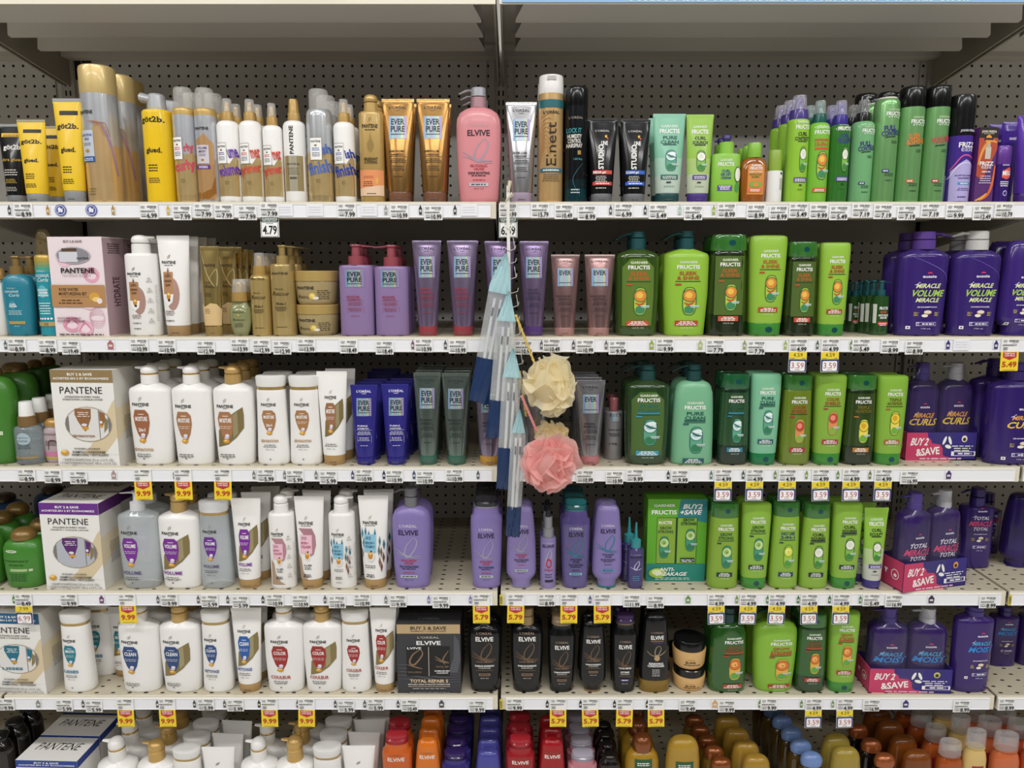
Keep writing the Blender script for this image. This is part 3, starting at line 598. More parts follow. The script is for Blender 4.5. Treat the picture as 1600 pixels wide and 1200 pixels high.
# ------------------------------------------------------------------ shelves of products
ITEMS = []      # (row, px centre, short) for the price tags
def copy_tree(o, parent=None):
    c = o.copy(); COL.objects.link(c); c.parent = parent
    for ch in o.children: copy_tree(ch, c)
    return c
NTH = ['front', 'second from front', 'third from front', 'fourth from front', 'fifth from front', 'sixth from front']
def put(row, kind, x0, x1, top, short, n=1, d=0.0, base=None, bt=None, **it):
    zs = ZS[row] + it.pop('lift', 0)
    W = None; Yc = FRONT + .014 + d + .03
    for _ in range(3):
        zt = z_at(top, Yc); zm = (zs + zt) / 2
        W = (x_at(x1, Yc, zm) - x_at(x0, Yc, zm)) / 2
        dep = dict(can=1, spray=it.get('dr', 1), tube=it.get('dr', .62), pump=it.get('dr', .58), flip=.66, gs=.62, gc=.6, es=.62, ec=.6, squat=it.get('dr', .66), crown=.6, jar=1, drop=.8, slim=1).get(kind)
        dep = dep * W if dep else dict(box=it.get('bd', .045), pack=.042)[kind]
        Yc = FRONT + .012 + d + dep
    it['W'] = W * .985; it['H'] = H = zt - zs
    if bt is not None: it['hb'] = (z_at(bt, Yc) - zs) / H
    X = x_at((x0 + x1) / 2, Yc, zm); nm, cat = it.pop('nm', KN[kind]); rz = it.pop('rz', 0)
    it.setdefault('D', dep)
    where = 'on the %s shelf' % ORD[row]
    full = it.pop('lab', None) or '%s, %s' % (short, where)
    grp = it.pop('grp', None) or ('row of %s' % short if n > 1 else None)
    root = empty(nm, (X, Yc, zs), full, cat, grp, math.radians(rz))
    dx = it.pop('dx', 0); dp = it.pop('dp', None)
    KINDS[kind](it, root)
    step = dp or (2 * dep + .004)
    for k in range(1, n):
        c = copy_tree(root); c.location = (X + dx * k + random.uniform(-.0015, .0015), Yc + k * step, zs)
        if kind != 'box' and kind != 'pack': c.rotation_euler = (0, 0, math.radians(rz + random.uniform(-1.5, 1.5) * (1 if kind in ('pump', 'gs', 'gc') else 3)))
        c['label'] = '%s, %s, %s shelf' % (short, NTH[k] if len(short.split()) < 12 else NTH[k].split()[0] + ' one', ORD[row])
    if d < .04: ITEMS.append((row, (x0 + x1) / 2, short))
    return root
# ------------------------------------------------------------------ the setting
def struct(name, mb):
    o = mb.build(name); o['kind'] = 'structure'; return o
def dots(name, base, px, pz, r, axes=('X', 'Z'), rough=.5, hole='#0b0a09', stagger=False, lo=None):
    """sheet metal with punched holes"""
    m = bpy.data.materials.new(name); m.use_nodes = True; nt = m.node_tree; b = nt.nodes['Principled BSDF']; Lk = nt.links
    tc = nt.nodes.new('ShaderNodeTexCoord'); sp = nt.nodes.new('ShaderNodeSeparateXYZ'); Lk.new(tc.outputs['Object'], sp.inputs[0])
    def mth(op, a, c=None):
        n = nt.nodes.new('ShaderNodeMath'); n.operation = op
        for i, q in enumerate((a, c)):
            if q is None: continue
            if isinstance(q, (int, float)): n.inputs[i].default_value = q
            else: Lk.new(q, n.inputs[i])
        return n.outputs[0]
    u = mth('DIVIDE', sp.outputs[axes[0]], px); v = mth('DIVIDE', sp.outputs[axes[1]], pz)
    fu = mth('MULTIPLY', mth('SUBTRACT', mth('FRACT', u), .5), px); fv = mth('MULTIPLY', mth('SUBTRACT', mth('FRACT', v), .5), pz)
    if stagger: fu = mth('MULTIPLY', fu, .55)
    d = mth('SQRT', mth('ADD', mth('MULTIPLY', fu, fu), mth('MULTIPLY', fv, fv)))
    h = mth('LESS_THAN', d, r)
    if lo is not None: h = mth('MULTIPLY', h, mth('LESS_THAN', sp.outputs[axes[1]], lo))
    mx = nt.nodes.new('ShaderNodeMix'); mx.data_type = 'RGBA'
    mx.inputs[6].default_value = (*lin(base), 1); mx.inputs[7].default_value = (*lin(hole), 1)
    nz = nt.nodes.new('ShaderNodeTexNoise'); nz.inputs['Scale'].default_value = 6; Lk.new(tc.outputs['Object'], nz.inputs['Vector'])
    Lk.new(h, mx.inputs[0]); Lk.new(mx.outputs[2], b.inputs['Base Color'])
    mr = nt.nodes.new('ShaderNodeMapRange'); mr.inputs['To Min'].default_value = rough - .08; mr.inputs['To Max'].default_value = rough + .08
    Lk.new(nz.outputs[0], mr.inputs['Value']); Lk.new(mr.outputs[0], b.inputs['Roughness'])
    bp = nt.nodes.new('ShaderNodeBump'); bp.inputs['Distance'].default_value = .002; inv = mth('SUBTRACT', 1.0, h); Lk.new(inv, bp.inputs['Height']); Lk.new(bp.outputs[0], b.inputs['Normal'])
    return m
BEIGE = '#d3d1ce'
peg = dots('pegboard', BEIGE, .0273, .0273, .0038)
deckm = dots('perforated_deck', '#c4baa2', .0407, .028, .0030, ('X', 'Y'), .4, '#1a1714', True)
metal = M('#c2beb8', 'ru'); cream = M('#e3dbc6', 'pl'); white = M('#f3f3f6', 'pl'); upm = M('#b5b1aa', 'ru')

m = MB(); m.box(-4, 4, -3.5, BACK + .9, -.02, 0, M('#d6d2ca', 'pl')); struct('floor', m)
m = MB(); m.box(-3.1, 3.1, BACK, BACK + .012, 0, 2.6, peg)
struct('wall_back', m)
EDGES = [GAP + BAY * k for k in (-2, -1, 0, 1, 2)]
for i, x in enumerate(EDGES):
    m = MB(); m.box(x - .019, x + .019, BACK - .012, BACK, 0, 2.6, upm)
    z = .2
    while z < 2.1:
        for s in (-.006, .006): m.box(x + s - .0022, x + s + .0022, BACK - .0125, BACK - .0119, z, z + .014, M('#0c0b0a', 'ru'))
        z += .0254
    m.box(x - .04, x - .0385, BACK - .004, BACK, 0, 2.6, upm); m.box(x + .0385, x + .04, BACK - .004, BACK, 0, 2.6, upm)
    struct('trim_%d' % (i + 1), m)
BN = ['far left', 'left', 'right', 'far right']
def shelf(bay, row):
    x0, x1 = EDGES[bay] + .004, EDGES[bay + 1] - .004; z = ZS[row]
    root = empty('shelf', ((x0 + x1) / 2, FRONT, z), 'cream metal shelf with white price strip, %s shelf of the %s bay' % (ORD[row], BN[bay]), 'shelf', 'shelves of the display unit')
    w = (x1 - x0) / 2; D = BACK - FRONT
    m = MB(); m.box(-w, w, .004, D, -.004, 0, deckm); m.build('deck', root)
    m = MB(); m.box(-w, w, 0, .004, -.036, 0, cream); m.box(-w, w, .004, .03, -.036, -.033, cream); m.build('front_lip', root)
    m = MB(); a = .012 if bay == 2 else .0
    m.box(-w + a, w - .012, -.003, 0, -.034, -.0055, white)
    for zz in (-.034, -.0065): m.box(-w + a, w - .012, -.0042, -.003, zz, zz + .0013, white)
    m.build('price_channel', root)
    m = MB(); m.box(-w, w, D - .012, D, -.07, -.004, metal)
    for y in (.14, .28, .40):
        V = [(-w + .03, y, -.006), (w - .03, y, -.006), (-w + .03, y + .02, -.016), (w - .03, y + .02, -.016), (-w + .03, y + .05, -.016), (w - .03, y + .05, -.016), (-w + .03, y + .07, -.006), (w - .03, y + .07, -.006)]
        m.add(V, [(0, 2, 3, 1), (2, 4, 5, 3), (4, 6, 7, 5)], metal)
    m.build('rib', root)
    for s in (-1, 1):
        m = MB(); xx = s * (w - .002); V = [(xx - .001, .02, -.008), (xx - .001, D, -.008), (xx - .001, D, -.10), (xx - .001, .02, -.024), (xx + .001, .02, -.008), (xx + .001, D, -.008), (xx + .001, D, -.10), (xx + .001, .02, -.024)]
        m.add(V, [(0, 1, 2, 3), (7, 6, 5, 4), (0, 3, 7, 4), (3, 2, 6, 7), (2, 1, 5, 6)], metal); m.build('bracket', root)
for bay in range(4):
    for row in range(6): shelf(bay, row)
# the highest shelf, seen from below
def high_shelf(bay):
    x0, x1 = EDGES[bay] + .004, EDGES[bay + 1] - .004; z = 2.10; w = (x1 - x0) / 2; D = BACK - FRONT
    root = empty('shelf', ((x0 + x1) / 2, FRONT, z), 'highest grey metal shelf seen from below, %s bay' % BN[bay], 'shelf', 'shelves of the display unit')
    m = MB(); m.box(-w, w, .004, D, -.004, 0, metal); m.build('deck', root)
    m = MB(); m.box(-w, w, 0, .004, -.049, 0, cream); m.build('front_lip', root)
    m = MB()
    for i, y in enumerate((.005, .115, .228)):
        a = w - .055; a2 = a + .02
        V = [(-a, y, -.008), (a, y, -.008), (-a, y + .070, -.020), (a, y + .070, -.020), (-a2, y + .098, -.048), (a2, y + .098, -.048), (-a2, y + .110, -.051), (a2, y + .110, -.051), (-a2, y + .122, -.004), (a2, y + .122, -.004)]
        m.add(V, [(0, 2, 3, 1), (2, 4, 5, 3), (4, 6, 7, 5), (6, 8, 9, 7)], metal, False)
        for s in (-1, 1): m.add([(s * a * .78 + q * .007, y + .045 + p * .004, -.0175 - p * .0006) for q, p in ((-1, -1), (1, -1), (1, 1), (-1, 1))], [(0, 1, 2, 3)], M('#1a1816', 'ru'))
    m.build('rib', root)
    m = MB(); m.box(-w, w, D - .10, D - .05, -.012, -.004, metal); m.box(-w, w, D - .05, D - .002, -.026, -.004, metal); m.build('rear_rail', root)
    for s in (-1, 1):
        m = MB(); xx = s * (w - .0035); t = .0025
        V = [(xx - t, .05, -.006), (xx - t, D, -.006), (xx - t, D, -.095), (xx - t, D - .03, -.095), (xx - t, .05, -.036), (xx + t, .05, -.006), (xx + t, D, -.006), (xx + t, D, -.095), (xx + t, D - .03, -.095), (xx + t, .05, -.036)]
        m.add(V, [(0, 1, 2, 3, 4), (9, 8, 7, 6, 5), (0, 4, 9, 5), (4, 3, 8, 9), (3, 2, 7, 8), (2, 1, 6, 7)], M('#9b9588', 'met' if s > 9 else 'ru')); m.build('bracket', root)
for b in range(4): high_shelf(b)
m = MB(); x0, x1 = EDGES[2] + .01, EDGES[3] - .01; m.W = (x1 - x0) / 2; m.H = .045
m.box(-m.W, m.W, -.002, 0, 0, .045, M('#8fb7e0', 'card')); m.map = lambda x, z, off: (x, -.002 - off, z)
T(m, 'Please Ask For Assistance With Items On This Shelf', .05, .30, .60, .42, '#fbfbfb')
tag(m.build('shelf_sign', None, ((x0 + x1) / 2, FRONT - .001, 2.0535)), 'pale blue sign strip with white lettering on the highest shelf edge', 'sign')
m = MB(); m.box(-.035, .035, -.002, 0, 0, .15, M('#0e1016', 'card')); tag(m.build('backing_card', None, (x_at(128, BACK, 1.98), BACK - .001, z_at(125, BACK))), 'black card on the pegboard behind the tallest gold capped can', 'card')

# ------------------------------------------------------------------ top shelf
Y = '#f0c60c'
def got(c, c2, rows, y=(.735, .50), w=(.72, .50)):
    def f(m):
        if rows: R(m, .1, .86, .62, .042, '#17150f'); Ln(m, .1, .86, .5, 1, c2 if c2 != '#17150f' else '#e8c64a', .009)
        T(m, 'göt2b.', .0, y[0], w[0], .05, c); T(m, 'glued.', .0, y[1], w[1], .06, c2, 1)
        Ln(m, -.1, .34, .4, 3, c2, .01, .025); Ln(m, -.1, .22, .42, 3, c2, .007, .018)
    return f
def got_black(m):
    R(m, .0, .86, .7, .05, '#e8b50f'); Ln(m, 0, .86, .6, 2, '#17150f', .008, .018); T(m, 'göt2b.', .1, .71, .66, .06, '#e9e6df'); T(m, 'ultra glued', .0, .545, .78, .05, '#e8b50f', 0)
    Ln(m, -.1, .42, .5, 3, '#cfcabf', .012, .03); Ln(m, -.1, .3, .45, 3, '#d6ae2c', .007, .02); Ln(m, -.1, .2, .45, 3, '#cfcabf', .007, .02)
put(0, 'tube', 2, 46, 194, 'black squeeze tube with yellow print and grey cap', d=.03, c='#1c1b1a', k='gl', cap='#7d8084', crimp='#8b8a86', pr=got_black)
put(0, 'tube', 32, 77, 187, 'small yellow squeeze tube with grey cap and black print', c=Y, cap='#8e9194', crimp='#9a8f6a', pr=got('#1d1a12', '#1d1a12', 1))
put(0, 'tube', 64, 107, 197, 'yellow tube half hidden between two yellow tubes', d=.06, c=Y, cap='#8e9194', crimp='#9a8f6a', pr=got('#1d1a12', '#1d1a12', 1))
put(0, 'tube', 89, 135, 154, 'tall yellow squeeze tube beside the tall gold capped can', n=2, c=Y, cap='#8e9194', crimp='#8f8f8c', ch=.115, pr=got('#1d1a12', '#1d1a12', 1))
def hold(m):
    P(m, [(-.8, .0), (1, .0), (1, .36), (.6, .56), (.2, .60), (-.3, .46), (-.7, .40)], '#d9b680', 'met'); S(m, [(.95, .2), (.8, .42), (.45, .56), (.0, .58)], .05, '#b99ac0', 'met')
    for i in range(5): S(m, [(-.3 + i * .1, .59 - i * .01), (.2 + i * .1, .58), (.6 + i * .05, .48)], .012, '#a86a3a')
    logo_mark(m, -.5, .705, 1, '#a89a6a'); T(m, 'PANTENE', -.38, .655, .46, .024, DK)
    R(m, -.4, .43, .42, .19, '#c3cad6'); T(m, 'EXTRA STRONG', -.4, .49, .36, .018, '#2d4f95'); T(m, 'HOLD', -.4, .462, .16, .018, '#2d4f95'); Ln(m, -.4, .43, .3, 2, '#55585e', .005, .012); E(m, -.4, .375, .14, .025, '#b88a3a'); R(m, -.4, .315, .42, .04, '#2457a4'); Ln(m, -.4, .32, .34, 2, WH, .006, .012)
    Ln(m, -.3, .10, .25, 3, '#6b4f22', .005, .02)
put(0, 'can', 133, 186, 105, 'tallest silver and gold can with blue patch', n=2, d=.0, bt=150, c='#c9c9cc', k='met', cap='#d8bd7c', ck='sat', pr=hold, zones=[(.42, '#dcbb84', 'met'), (.79, '#c6c8cc', 'met')])
def flower(m):
    rr = random.Random(3)
    for i in range(11):
        a = i * .57; S(m, [(0, .62), (.35 * math.cos(a), .62 + .055 * math.sin(a)), (.62 * math.cos(a + .2), .62 + .09 * math.sin(a + .2))], .16, '#8d2f9c' if i % 2 else '#a548b4')
    T(m, 'PANTENE', -.75, .3, .2, .3, '#c77f86', rot=90); R(m, .1, .1, .8, .03, '#a9a39a')
put(0, 'can', 186, 230, 128, 'pale grey can with purple flower and gold cap', d=.20, bt=168, c='#bab8b6', k='sat', cap='#cfae68', ck='sat', pr=flower)
put(0, 'can', 227, 273, 148, 'yellow spray can with silver winged nozzle', n=3, bt=174, sh=.03, cr=.84, c=Y, k='gl', cap='#b9bbbe', ck='sat', capk='crescent', pr=got('#1d1a12', '#1d1a12', 0, (.755, .47), (.76, .52)))
def wave(txt, col, patch=True, tall=.63, x=-.35, fin=None):
    def f(m):
        P(m, [(-1, .06), (1, .06), (1, .30), (.55, .30), (1, .36), (.8, .46), (.3, .37), (-.3, .40), (-1, .42)], '#cfb47c', 'met', nx=16)
        for i in range(7): S(m, [(-.9 + i * .1, .08), (-.3 + i * .15, .2), (.1 + i * .15, .34)], .01, '#d6bb7c', 'met')
        T(m, txt, .1, .31, .86, .115, col, 1, rot=12); T(m, txt[-3:], .55, .47, .36, .085, col, 1, rot=12)
        R(m, x, .47, .44, .20, '#8f8a80'); R(m, x, .47, .42, .19, '#f6f4ef'); T(m, 'PANTENE', x, .535, .36, .018, DK); E(m, x, .50, .10, .016, '#7a6a3a')
        Ln(m, x, .475, .3, 2, col, .008, .016); Ln(m, x, .435, .34, 3, '#4d5a7c', .006, .014)
        Ln(m, 0, .2, .2, 2, '#7d6332', .005, .02)
    return f
put(0, 'can', 273, 308, 138, 'silver gold mousse can with red script and clear cap', n=2, bt=170, cr=.8, sh=.03, c='#c8cacf', k='met', cap='#e6e4de', ck='cap', zones=[(.42, '#cfb47c', 'met'), (.76, '#c8cacf', 'met'), (1, '#c8a65c', 'sat')], pr=wave('curly', '#d2425c'))
def volbody(m):
    P(m, [(-1, .02), (1, .02), (1, .5), (.5, .55), (.1, .60), (-.4, .56), (-1, .55)], '#d6a870', 'met'); P(m, [(-1, .10), (-.3, .08), (.5, .12), (1, .3), (1, .1), (.3, .03), (-1, .03)], '#b87a34', 'met')
    logo_mark(m, -.1, .69, 1, '#a8a29a'); T(m, 'PANTENE', -.1, .645, .62, .024, DK); R(m, -.1, .42, .55, .16, '#cfc8d2'); T(m, 'VOLUME', -.1, .475, .42, .02, '#4b3a62'); T(m, '&BODY', -.1, .445, .34, .02, '#4b3a62'); Ln(m, -.1, .42, .36, 2, '#55505c', .005, .012); E(m, -.1, .37, .14, .02, '#b07a3a'); R(m, -.1, .31, .6, .035, '#5c3489'); Ln(m, -.1, .315, .46, 2, WH, .006, .012)
put(0, 'can', 307, 341, 139, 'silver gold mousse can with purple band and clear cap', n=2, bt=171, cr=.8, sh=.03, c='#c8cacf', k='met', cap='#e6e4de', ck='cap', zones=[(.76, '#c8cacf', 'met'), (1, '#c8a65c', 'sat')], pr=volbody)
for x0, x1, tp, bt, txt, col, nn, ds, n in ((341, 376, 155, 190, 'volume', '#6a35a8', '', 'purple script', 2), (376, 411, 156, 190, 'primer', '#cf4a35', '', 'wide orange script', 2), (412, 443, 162, 197, 'primer', '#d04434', '', 'short orange script', 1), (522, 556, 156, 192, 'finish', '#203a9c', '', 'dark blue script', 2)):
    put(0, 'spray', x0, x1, tp, 'white gold spray bottle with %s' % ds, n=n, bt=bt, zones=[(.05, '#f4f2ee', 'pl'), (1, '#f4f2ee', 'pl')], pr=wave(txt, col))
def vert(m): R(m, 0, .28, .98, .34, '#b8a474', 'met'); R(m, 0, .28, .35, .34, '#cfc6ac', 'met'); T(m, 'PANTENE', -.05, .60, .17, .27, DK, rot=90); T(m, 'PANTENE', 0, .37, .55, .018, '#5c5440'); Ln(m, 0, .33, .5, 4, '#5c5440', .006, .018); R(m, 0, .235, .3, .02, '#5c5440')
put(0, 'spray', 444, 479, 156, 'white spray bottle with solid gold cap and upright black lettering', n=1, bt=190, solid=True, pr=vert)
put(0, 'can', 480, 521, 141, 'wide silver gold hairspray can with light blue script', n=3, bt=172, cr=.74, sh=.07, c='#bcbec0', k='met', cap='#e6e4de', ck='cap', zones=[(.44, '#bfa878', 'met'), (1, '#bcbec0', 'met')], pr=wave('finish', '#4a6ab8', x=-.1))
def abundant(m):
    logo_mark(m, 0, .76, 1.2, '#8d7a46'); T(m, 'PANTENE', 0, .70, .62, .034, '#2b2416'); Ln(m, 0, .665, .46, 1, '#2b2416', .008)
    P(m, [(-.25, .50), (0, .46), (.25, .50), (.28, .54), (.1, .58), (0, .64), (-.05, .58), (-.25, .54)], '#a4874c', 'sat')
    T(m, 'ABUNDANT', .0, .40, .56, .026, '#3a2c14'); T(m, '& STRONG', .0, .37, .50, .026, '#3a2c14')
    P(m, [(-.92, .06), (.92, .06), (.92, .30), (-.92, .30)], '#e8935a'); P(m, [(-.92, .06), (.92, .06), (.92, .16), (-.92, .13)], '#e9c6a6'); Ln(m, -.2, .24, .45, 2, '#a8542c', .006, .014); Ln(m, -.25, .19, .4, 3, '#7a3a20', .008, .018); E(m, .45, .2, .12, .06, '#e6b04a'); Ln(m, 0, .08, .4, 1, '#5a4a32', .008)
put(0, 'pump', 562, 601, 148, 'squat gold pump bottle with orange label', bt=176, shape='straight', nk=.56, n=2, dr=.8, c='#bf9d58', k='sat', pc='#c4a25c', pk='sat', ps='dome', d_=.5, pr=abundant)
for x0, x1, s, n1, n2 in ((598, 649, 'shiny gold squeeze tube nearest the orange labelled pump', 'SHEER VOLUME', 'SHAMPOO'), (652, 704, 'shiny gold squeeze tube nearest the pink pump bottle', 'SHEER VOLUME', 'CONDITIONER')):
    put(0, 'tube', x0, x1, 155, s, n=2, c='#b5884a', k='met', cap='#7c5540', ck='gl', crimp='#c99e60', dr=.66, pr=lambda m, n1=n1, n2=n2: everpure(m, '#3a2414', n1, n2))
put(0, 'pump', 713, 783, 138, 'large pink pump bottle with grey pump', n=3, bt=169, shape='inv', tb=.8, nk=.34, c='#dd8c92', k='pl', pc='#a9aab0', pk='sat', cc='#b58c94', ps='flat', dr=.55, pr=lambda m: elvive(m, '#3c2730', '#b9a0ae', 'GLYCOLIC', '+GLOSS', '#b5303c', 'SHINE BOOSTING', .60, u=.02, lo='#cf9ca0', bn='#c8c8d2'))
put(0, 'tube', 790, 839, 160, 'silver squeeze tube with rainbow square and lilac cap', n=1, d=.01, c='#b7b6b8', k='met', cap='#a391a6', crimp='#c4c4c4', pr=lambda m: everpure(m, '#3c3c3e', 'SILVER CARE', 'CONDITIONER'))
def elnett(m):
    for i in range(9): S(m, [(-.9, .3 + i * .045), (-.5, .44 + i * .03), (-.1, .38 + i * .04), (.2, .5 + i * .02)], .02, '#a8692a')
    R(m, 0, .775, 1.0, .06, '#19656f'); T(m, "L'ORÉAL", .0, .71, .62, .026, '#2c2213'); T(m, 'Elnett', .0, .46, .38, .34, '#1d160c', 0, rot=90); R(m, 0, .255, .85, .03, '#356a80'); Ln(m, 0, .255, .7, 1, WH, .01); Ln(m, 0, .22, .75, 4, '#5c4a2a', .005, .016)
put(0, 'can', 841, 880, 120, 'tall gold can with white notched cap and teal band', n=2, bt=149, c='#dcb478', k='met', cap='#e9e7e2', ck='pl', capk='notch', pr=elnett)
def lockit(m):
    T(m, "L'ORÉAL", -.1, .73, .6, .024, '#a8978a', 0); T(m, 'LOCK IT', -.25, .62, .62, .04, '#2d8f96'); 
    for i, s in enumerate(('HUMIDITY', 'CONTROL', 'HAIRSPRAY')): T(m, s, -.2, .57 - i * .04, (.6, .56, .66)[i], .034, '#dedbd2')
    R(m, .2, .43, .14, .035, '#a8843a'); T(m, '1.5X Dry', .1, .375, .36, .016, '#3a9aa4'); S(m, [(.3, .05), (-.3, .2), (.5, .34)], .03, '#1f5c66'); Ln(m, -.1, .11, .4, 2, '#c9d2d2', .01, .025)
put(0, 'can', 882, 918, 137, 'glossy black and teal can with rounded black cap', n=3, bt=168, c='#15181a', k='gl', cap='#101011', zones=[(.12, '#10353a', 'gl'), (.2, '#12262a', 'gl'), (1, '#131517', 'gl')], pr=lockit)
def studio(col, l1):
    def f(m):
        T(m, "L'ORÉAL", -.02, .86, .46, .028, '#d9d5ce', 0); T(m, 'LINE', .12, .71, .22, .05, WH); T(m, 'STUDIO', -.12, .545, .17, .30, WH, rot=90)
        R(m, .22, .79, .07, .03, '#e2b72c'); R(m, .32, .765, .05, .022, '#c83a2c'); R(m, 0, .36, .62, .045, col); T(m, l1, -.2, .36, .4, .026, WH); Ln(m, -.1, .31, .4, 4, '#d9d5ce', .008, .02); R(m, 0, .225, .62, .04, col); Ln(m, 0, .225, .5, 1, WH, .012); Ln(m, -.1, .17, .35, 1, '#d9d5ce', .01)
    return f
put(0, 'tube', 917, 964, 186, 'black squeeze tube with two red bands', n=3, c='#161617', k='gl', cap='#6e7074', pr=studio('#d04636', 'MEGA gel'))
put(0, 'tube', 968, 1015, 187, 'black squeeze tube with two blue bands', n=2, c='#161617', k='gl', cap='#6e7074', pr=studio('#2a62c4', 'CLEAN gel'))
def gtube(l1, l2, nc, fr, bc, gr):
    def f(m):
        T(m, 'GARNIER', 0, .86, .52, .03, '#d5e6d2'); T(m, 'FRUCTIS', 0, .805, .60, .046, WH); T(m, l1, .02, .73, .42, .036, nc); T(m, l2, .0, .68, .54, .036, nc); R(m, 0, .65, .4, .012, nc)
        capsule(m, .08, .47, .34, .24, fr); R(m, 0, .285, .5, .05, bc); Ln(m, 0, .29, .42, 2, WH, .009, .018); R(m, -.05, .225, .14, .014, DK); Ln(m, 0, .18, .35, 1, '#6a7a6a', .007)
    return f
put(0, 'tube', 1018, 1070, 178, 'mint squeeze tube with aloe picture and dark teal cap', n=2, br=.74, zones=[(.3, '#bccdbf', 'pl'), (.5, '#a2cbb4', 'pl'), (1, '#7fbfa0', 'pl')], c='#86c0a2', cap='#17484a', pr=gtube('PURE', 'CLEAN', '#1d5a50', 'aloe', '#1f6a5c', 0))
put(0, 'tube', 1070, 1113, 179, 'lime squeeze tube with coconut picture and purple cap', n=1, br=.80, zones=[(.32, '#bfc9ae', 'pl'), (.5, '#a8c66c', 'pl'), (1, '#93c13a', 'pl')], c='#9bc43c', cap='#4a3284', pr=gtube('CURL', 'SCRUNCH', '#26331c', 'coco', '#4f3490', 0))
def gcream(m): T(m, 'GARNIER', -.1, .62, .44, .036, '#e0edc8'); T(m, 'FRUCTIS', -.1, .56, .55, .055, WH); T(m, 'CURL', -.1, .46, .3, .04, '#3c4a8c'); T(m, 'AIR DRY', -.1, .41, .38, .04, '#3c4a8c'); T(m, 'CREAM', -.1, .36, .34, .036, '#3c4a8c'); R(m, -.15, .21, .5, .08, '#55489c'); Ln(m, -.15, .235, .42, 3, WH, .012, .022); E(m, .72, .41, .24, .24, '#4c6a34'); E(m, .73, .41, .2, .2, '#eef0e0'); E(m, .7, .22, .16, .14, '#4f9a4a')
put(0, 'pump', 1111, 1156, 211, 'small lime pump bottle with dark purple knob', n=2, bt=241, shape='straight', nk=.5, c='#8cc640', pc='#3c2a78', cc='#8cc640', ps='knob', pr=gcream)
def ser(m): R(m, .05, .38, .62, .5, '#d98a3a'); T(m, 'GARNIER', .05, .62, .36, .03, WH); T(m, 'FRUCTIS', .05, .57, .46, .045, WH); T(m, 'SLEEK & SHINE', .0, .51, .5, .026, '#f3e2c0'); T(m, 'MOROCCAN', 0, .465, .44, .03, '#3f7a2c'); T(m, 'SLEEK', 0, .425, .3, .03, '#3f7a2c'); E(m, 0, .30, .45, .1, '#7ab040'); E(m, .02, .3, .2, .07, '#e08a3a'); R(m, 0, .2, .5, .06, '#e8714f'); Ln(m, 0, .21, .42, 2, WH, .012, .022)
put(0, 'squat', 1156, 1198, 224, 'amber oil bottle with flat lime cap', n=3, bt=247, cw=.5, dr=.6, c='#b5651a', k='liq', cap='#8cc23e', ck='pl', lens=True, pr=ser)
put(0, 'can', 1197, 1222, 235, 'small white bottle with olive lime cap', n=1, bt=268, cw=.82, c='#eeeeea', k='pl', cap='#8fae3e', ck='pl', pr=lambda m: [R(m, .62, .35, .2, .22, '#b9b9b4'), R(m, .6, .55, .12, .04, '#2c2c2c')])
def gmousse(l1, l2, nc, fr, bc, v=.70, u=.12, **k):
    def f(m):
        T(m, 'GARNIER', u, v + .045, .50, .022, '#dfe8d0'); T(m, 'FRUCTIS', u, v, .62, .038, WH); T(m, l1, u, v - .065, .42, .034, nc); T(m, l2, u, v - .108, .66, .034, nc); R(m, u, v - .135, .4, .008, nc)
        capsule(m, u + .12, v - .30, .32, .24, fr); R(m, u, v - .49, .58, .042, bc); Ln(m, u, v - .485, .5, 2, WH, .009, .016); R(m, u, v - .54, .12, .012, DK); Ln(m, u, v - .58, .3, 1, '#4a6a2a', .007)
    return f
LIME = '#95c73a'
put(0, 'spray', 1228, 1262, 150, 'tall lime mousse can with clear cap over purple nozzle', n=3, bt=188, nr=.8, sh=.03, c=LIME, k='gl', col='#4a3a86', colk='gl', or_=.84, over='#d9d4e6', pr=gmousse('CURL', 'CONSTRUCT', '#26331c', 'coco', '#4f3490'))
def ten(m): T(m, 'GARNIER', .05, .73, .6, .022, '#e0edc8'); T(m, 'FRUCTIS', .05, .685, .72, .038, WH); R(m, .0, .61, .65, .02, '#b5642c'); T(m, '10-IN-1', 0, .57, .6, .045, '#b5642c'); R(m, 0, .525, .6, .022, '#d2542c'); capsule(m, .1, .36, .5, .28, 'argan'); R(m, 0, .12, .6, .04, '#d2542c'); Ln(m, 0, .125, .52, 2, WH, .008, .014)
put(0, 'spray', 1261, 1294, 158, 'lime spray bottle with orange print and dark green nozzle', n=2, bt=193, nr=.6, c='#7fc03c', k='gl', col='#1c5a50', colk='gl', over='#cfe0da', pr=ten)
put(0, 'spray', 1294, 1326, 158, 'green translucent spray bottle with violet nozzle', n=2, bt=196, nr=.66, c='#3f8a34', k='liq', col='#3c2f8c', colk='gl', over='#d4d0ea', pr=gmousse('CURL', 'SHAPE', '#3c3a8c', 'coco', '#55489c', .72))
def fullc(l1, l2, col, v=.60, u=.1, bc=None, oneline=False):
    def f(m):
        T(m, 'GARNIER', u + .1, v + .13, .5, .018, '#b7cfa4'); T(m, 'FRUCTIS', u + .1, v + .095, .62, .034, WH); T(m, 'STYLE', u + .1, v + .065, .5, .014, '#d5e4cc')
        if oneline: T(m, l1, u, v - .06, .78, .05, col, sh=-.1, rot=8)
        else: T(m, l1, u - .15, v - .03, .46, .044, col, rot=6); T(m, l2, u, v - .075, .74, .044, col, rot=6)
        R(m, u - .1, v - .115, .4, .01, '#26402a', sk=.008); Ln(m, u + .25, v - .15, .3, 2, '#2c4a34', .006, .014)
        R(m, u - .3, v - .415, .26, .026, bc or col); Ln(m, u - .3, v - .415, .2, 1, WH, .01); Ln(m, u, v - .44, .4, 2, '#2c4a34', .006, .016); Ln(m, u, v - .5, .35, 1, '#2c4a34', .007)
    return f
SG = '#80b873'
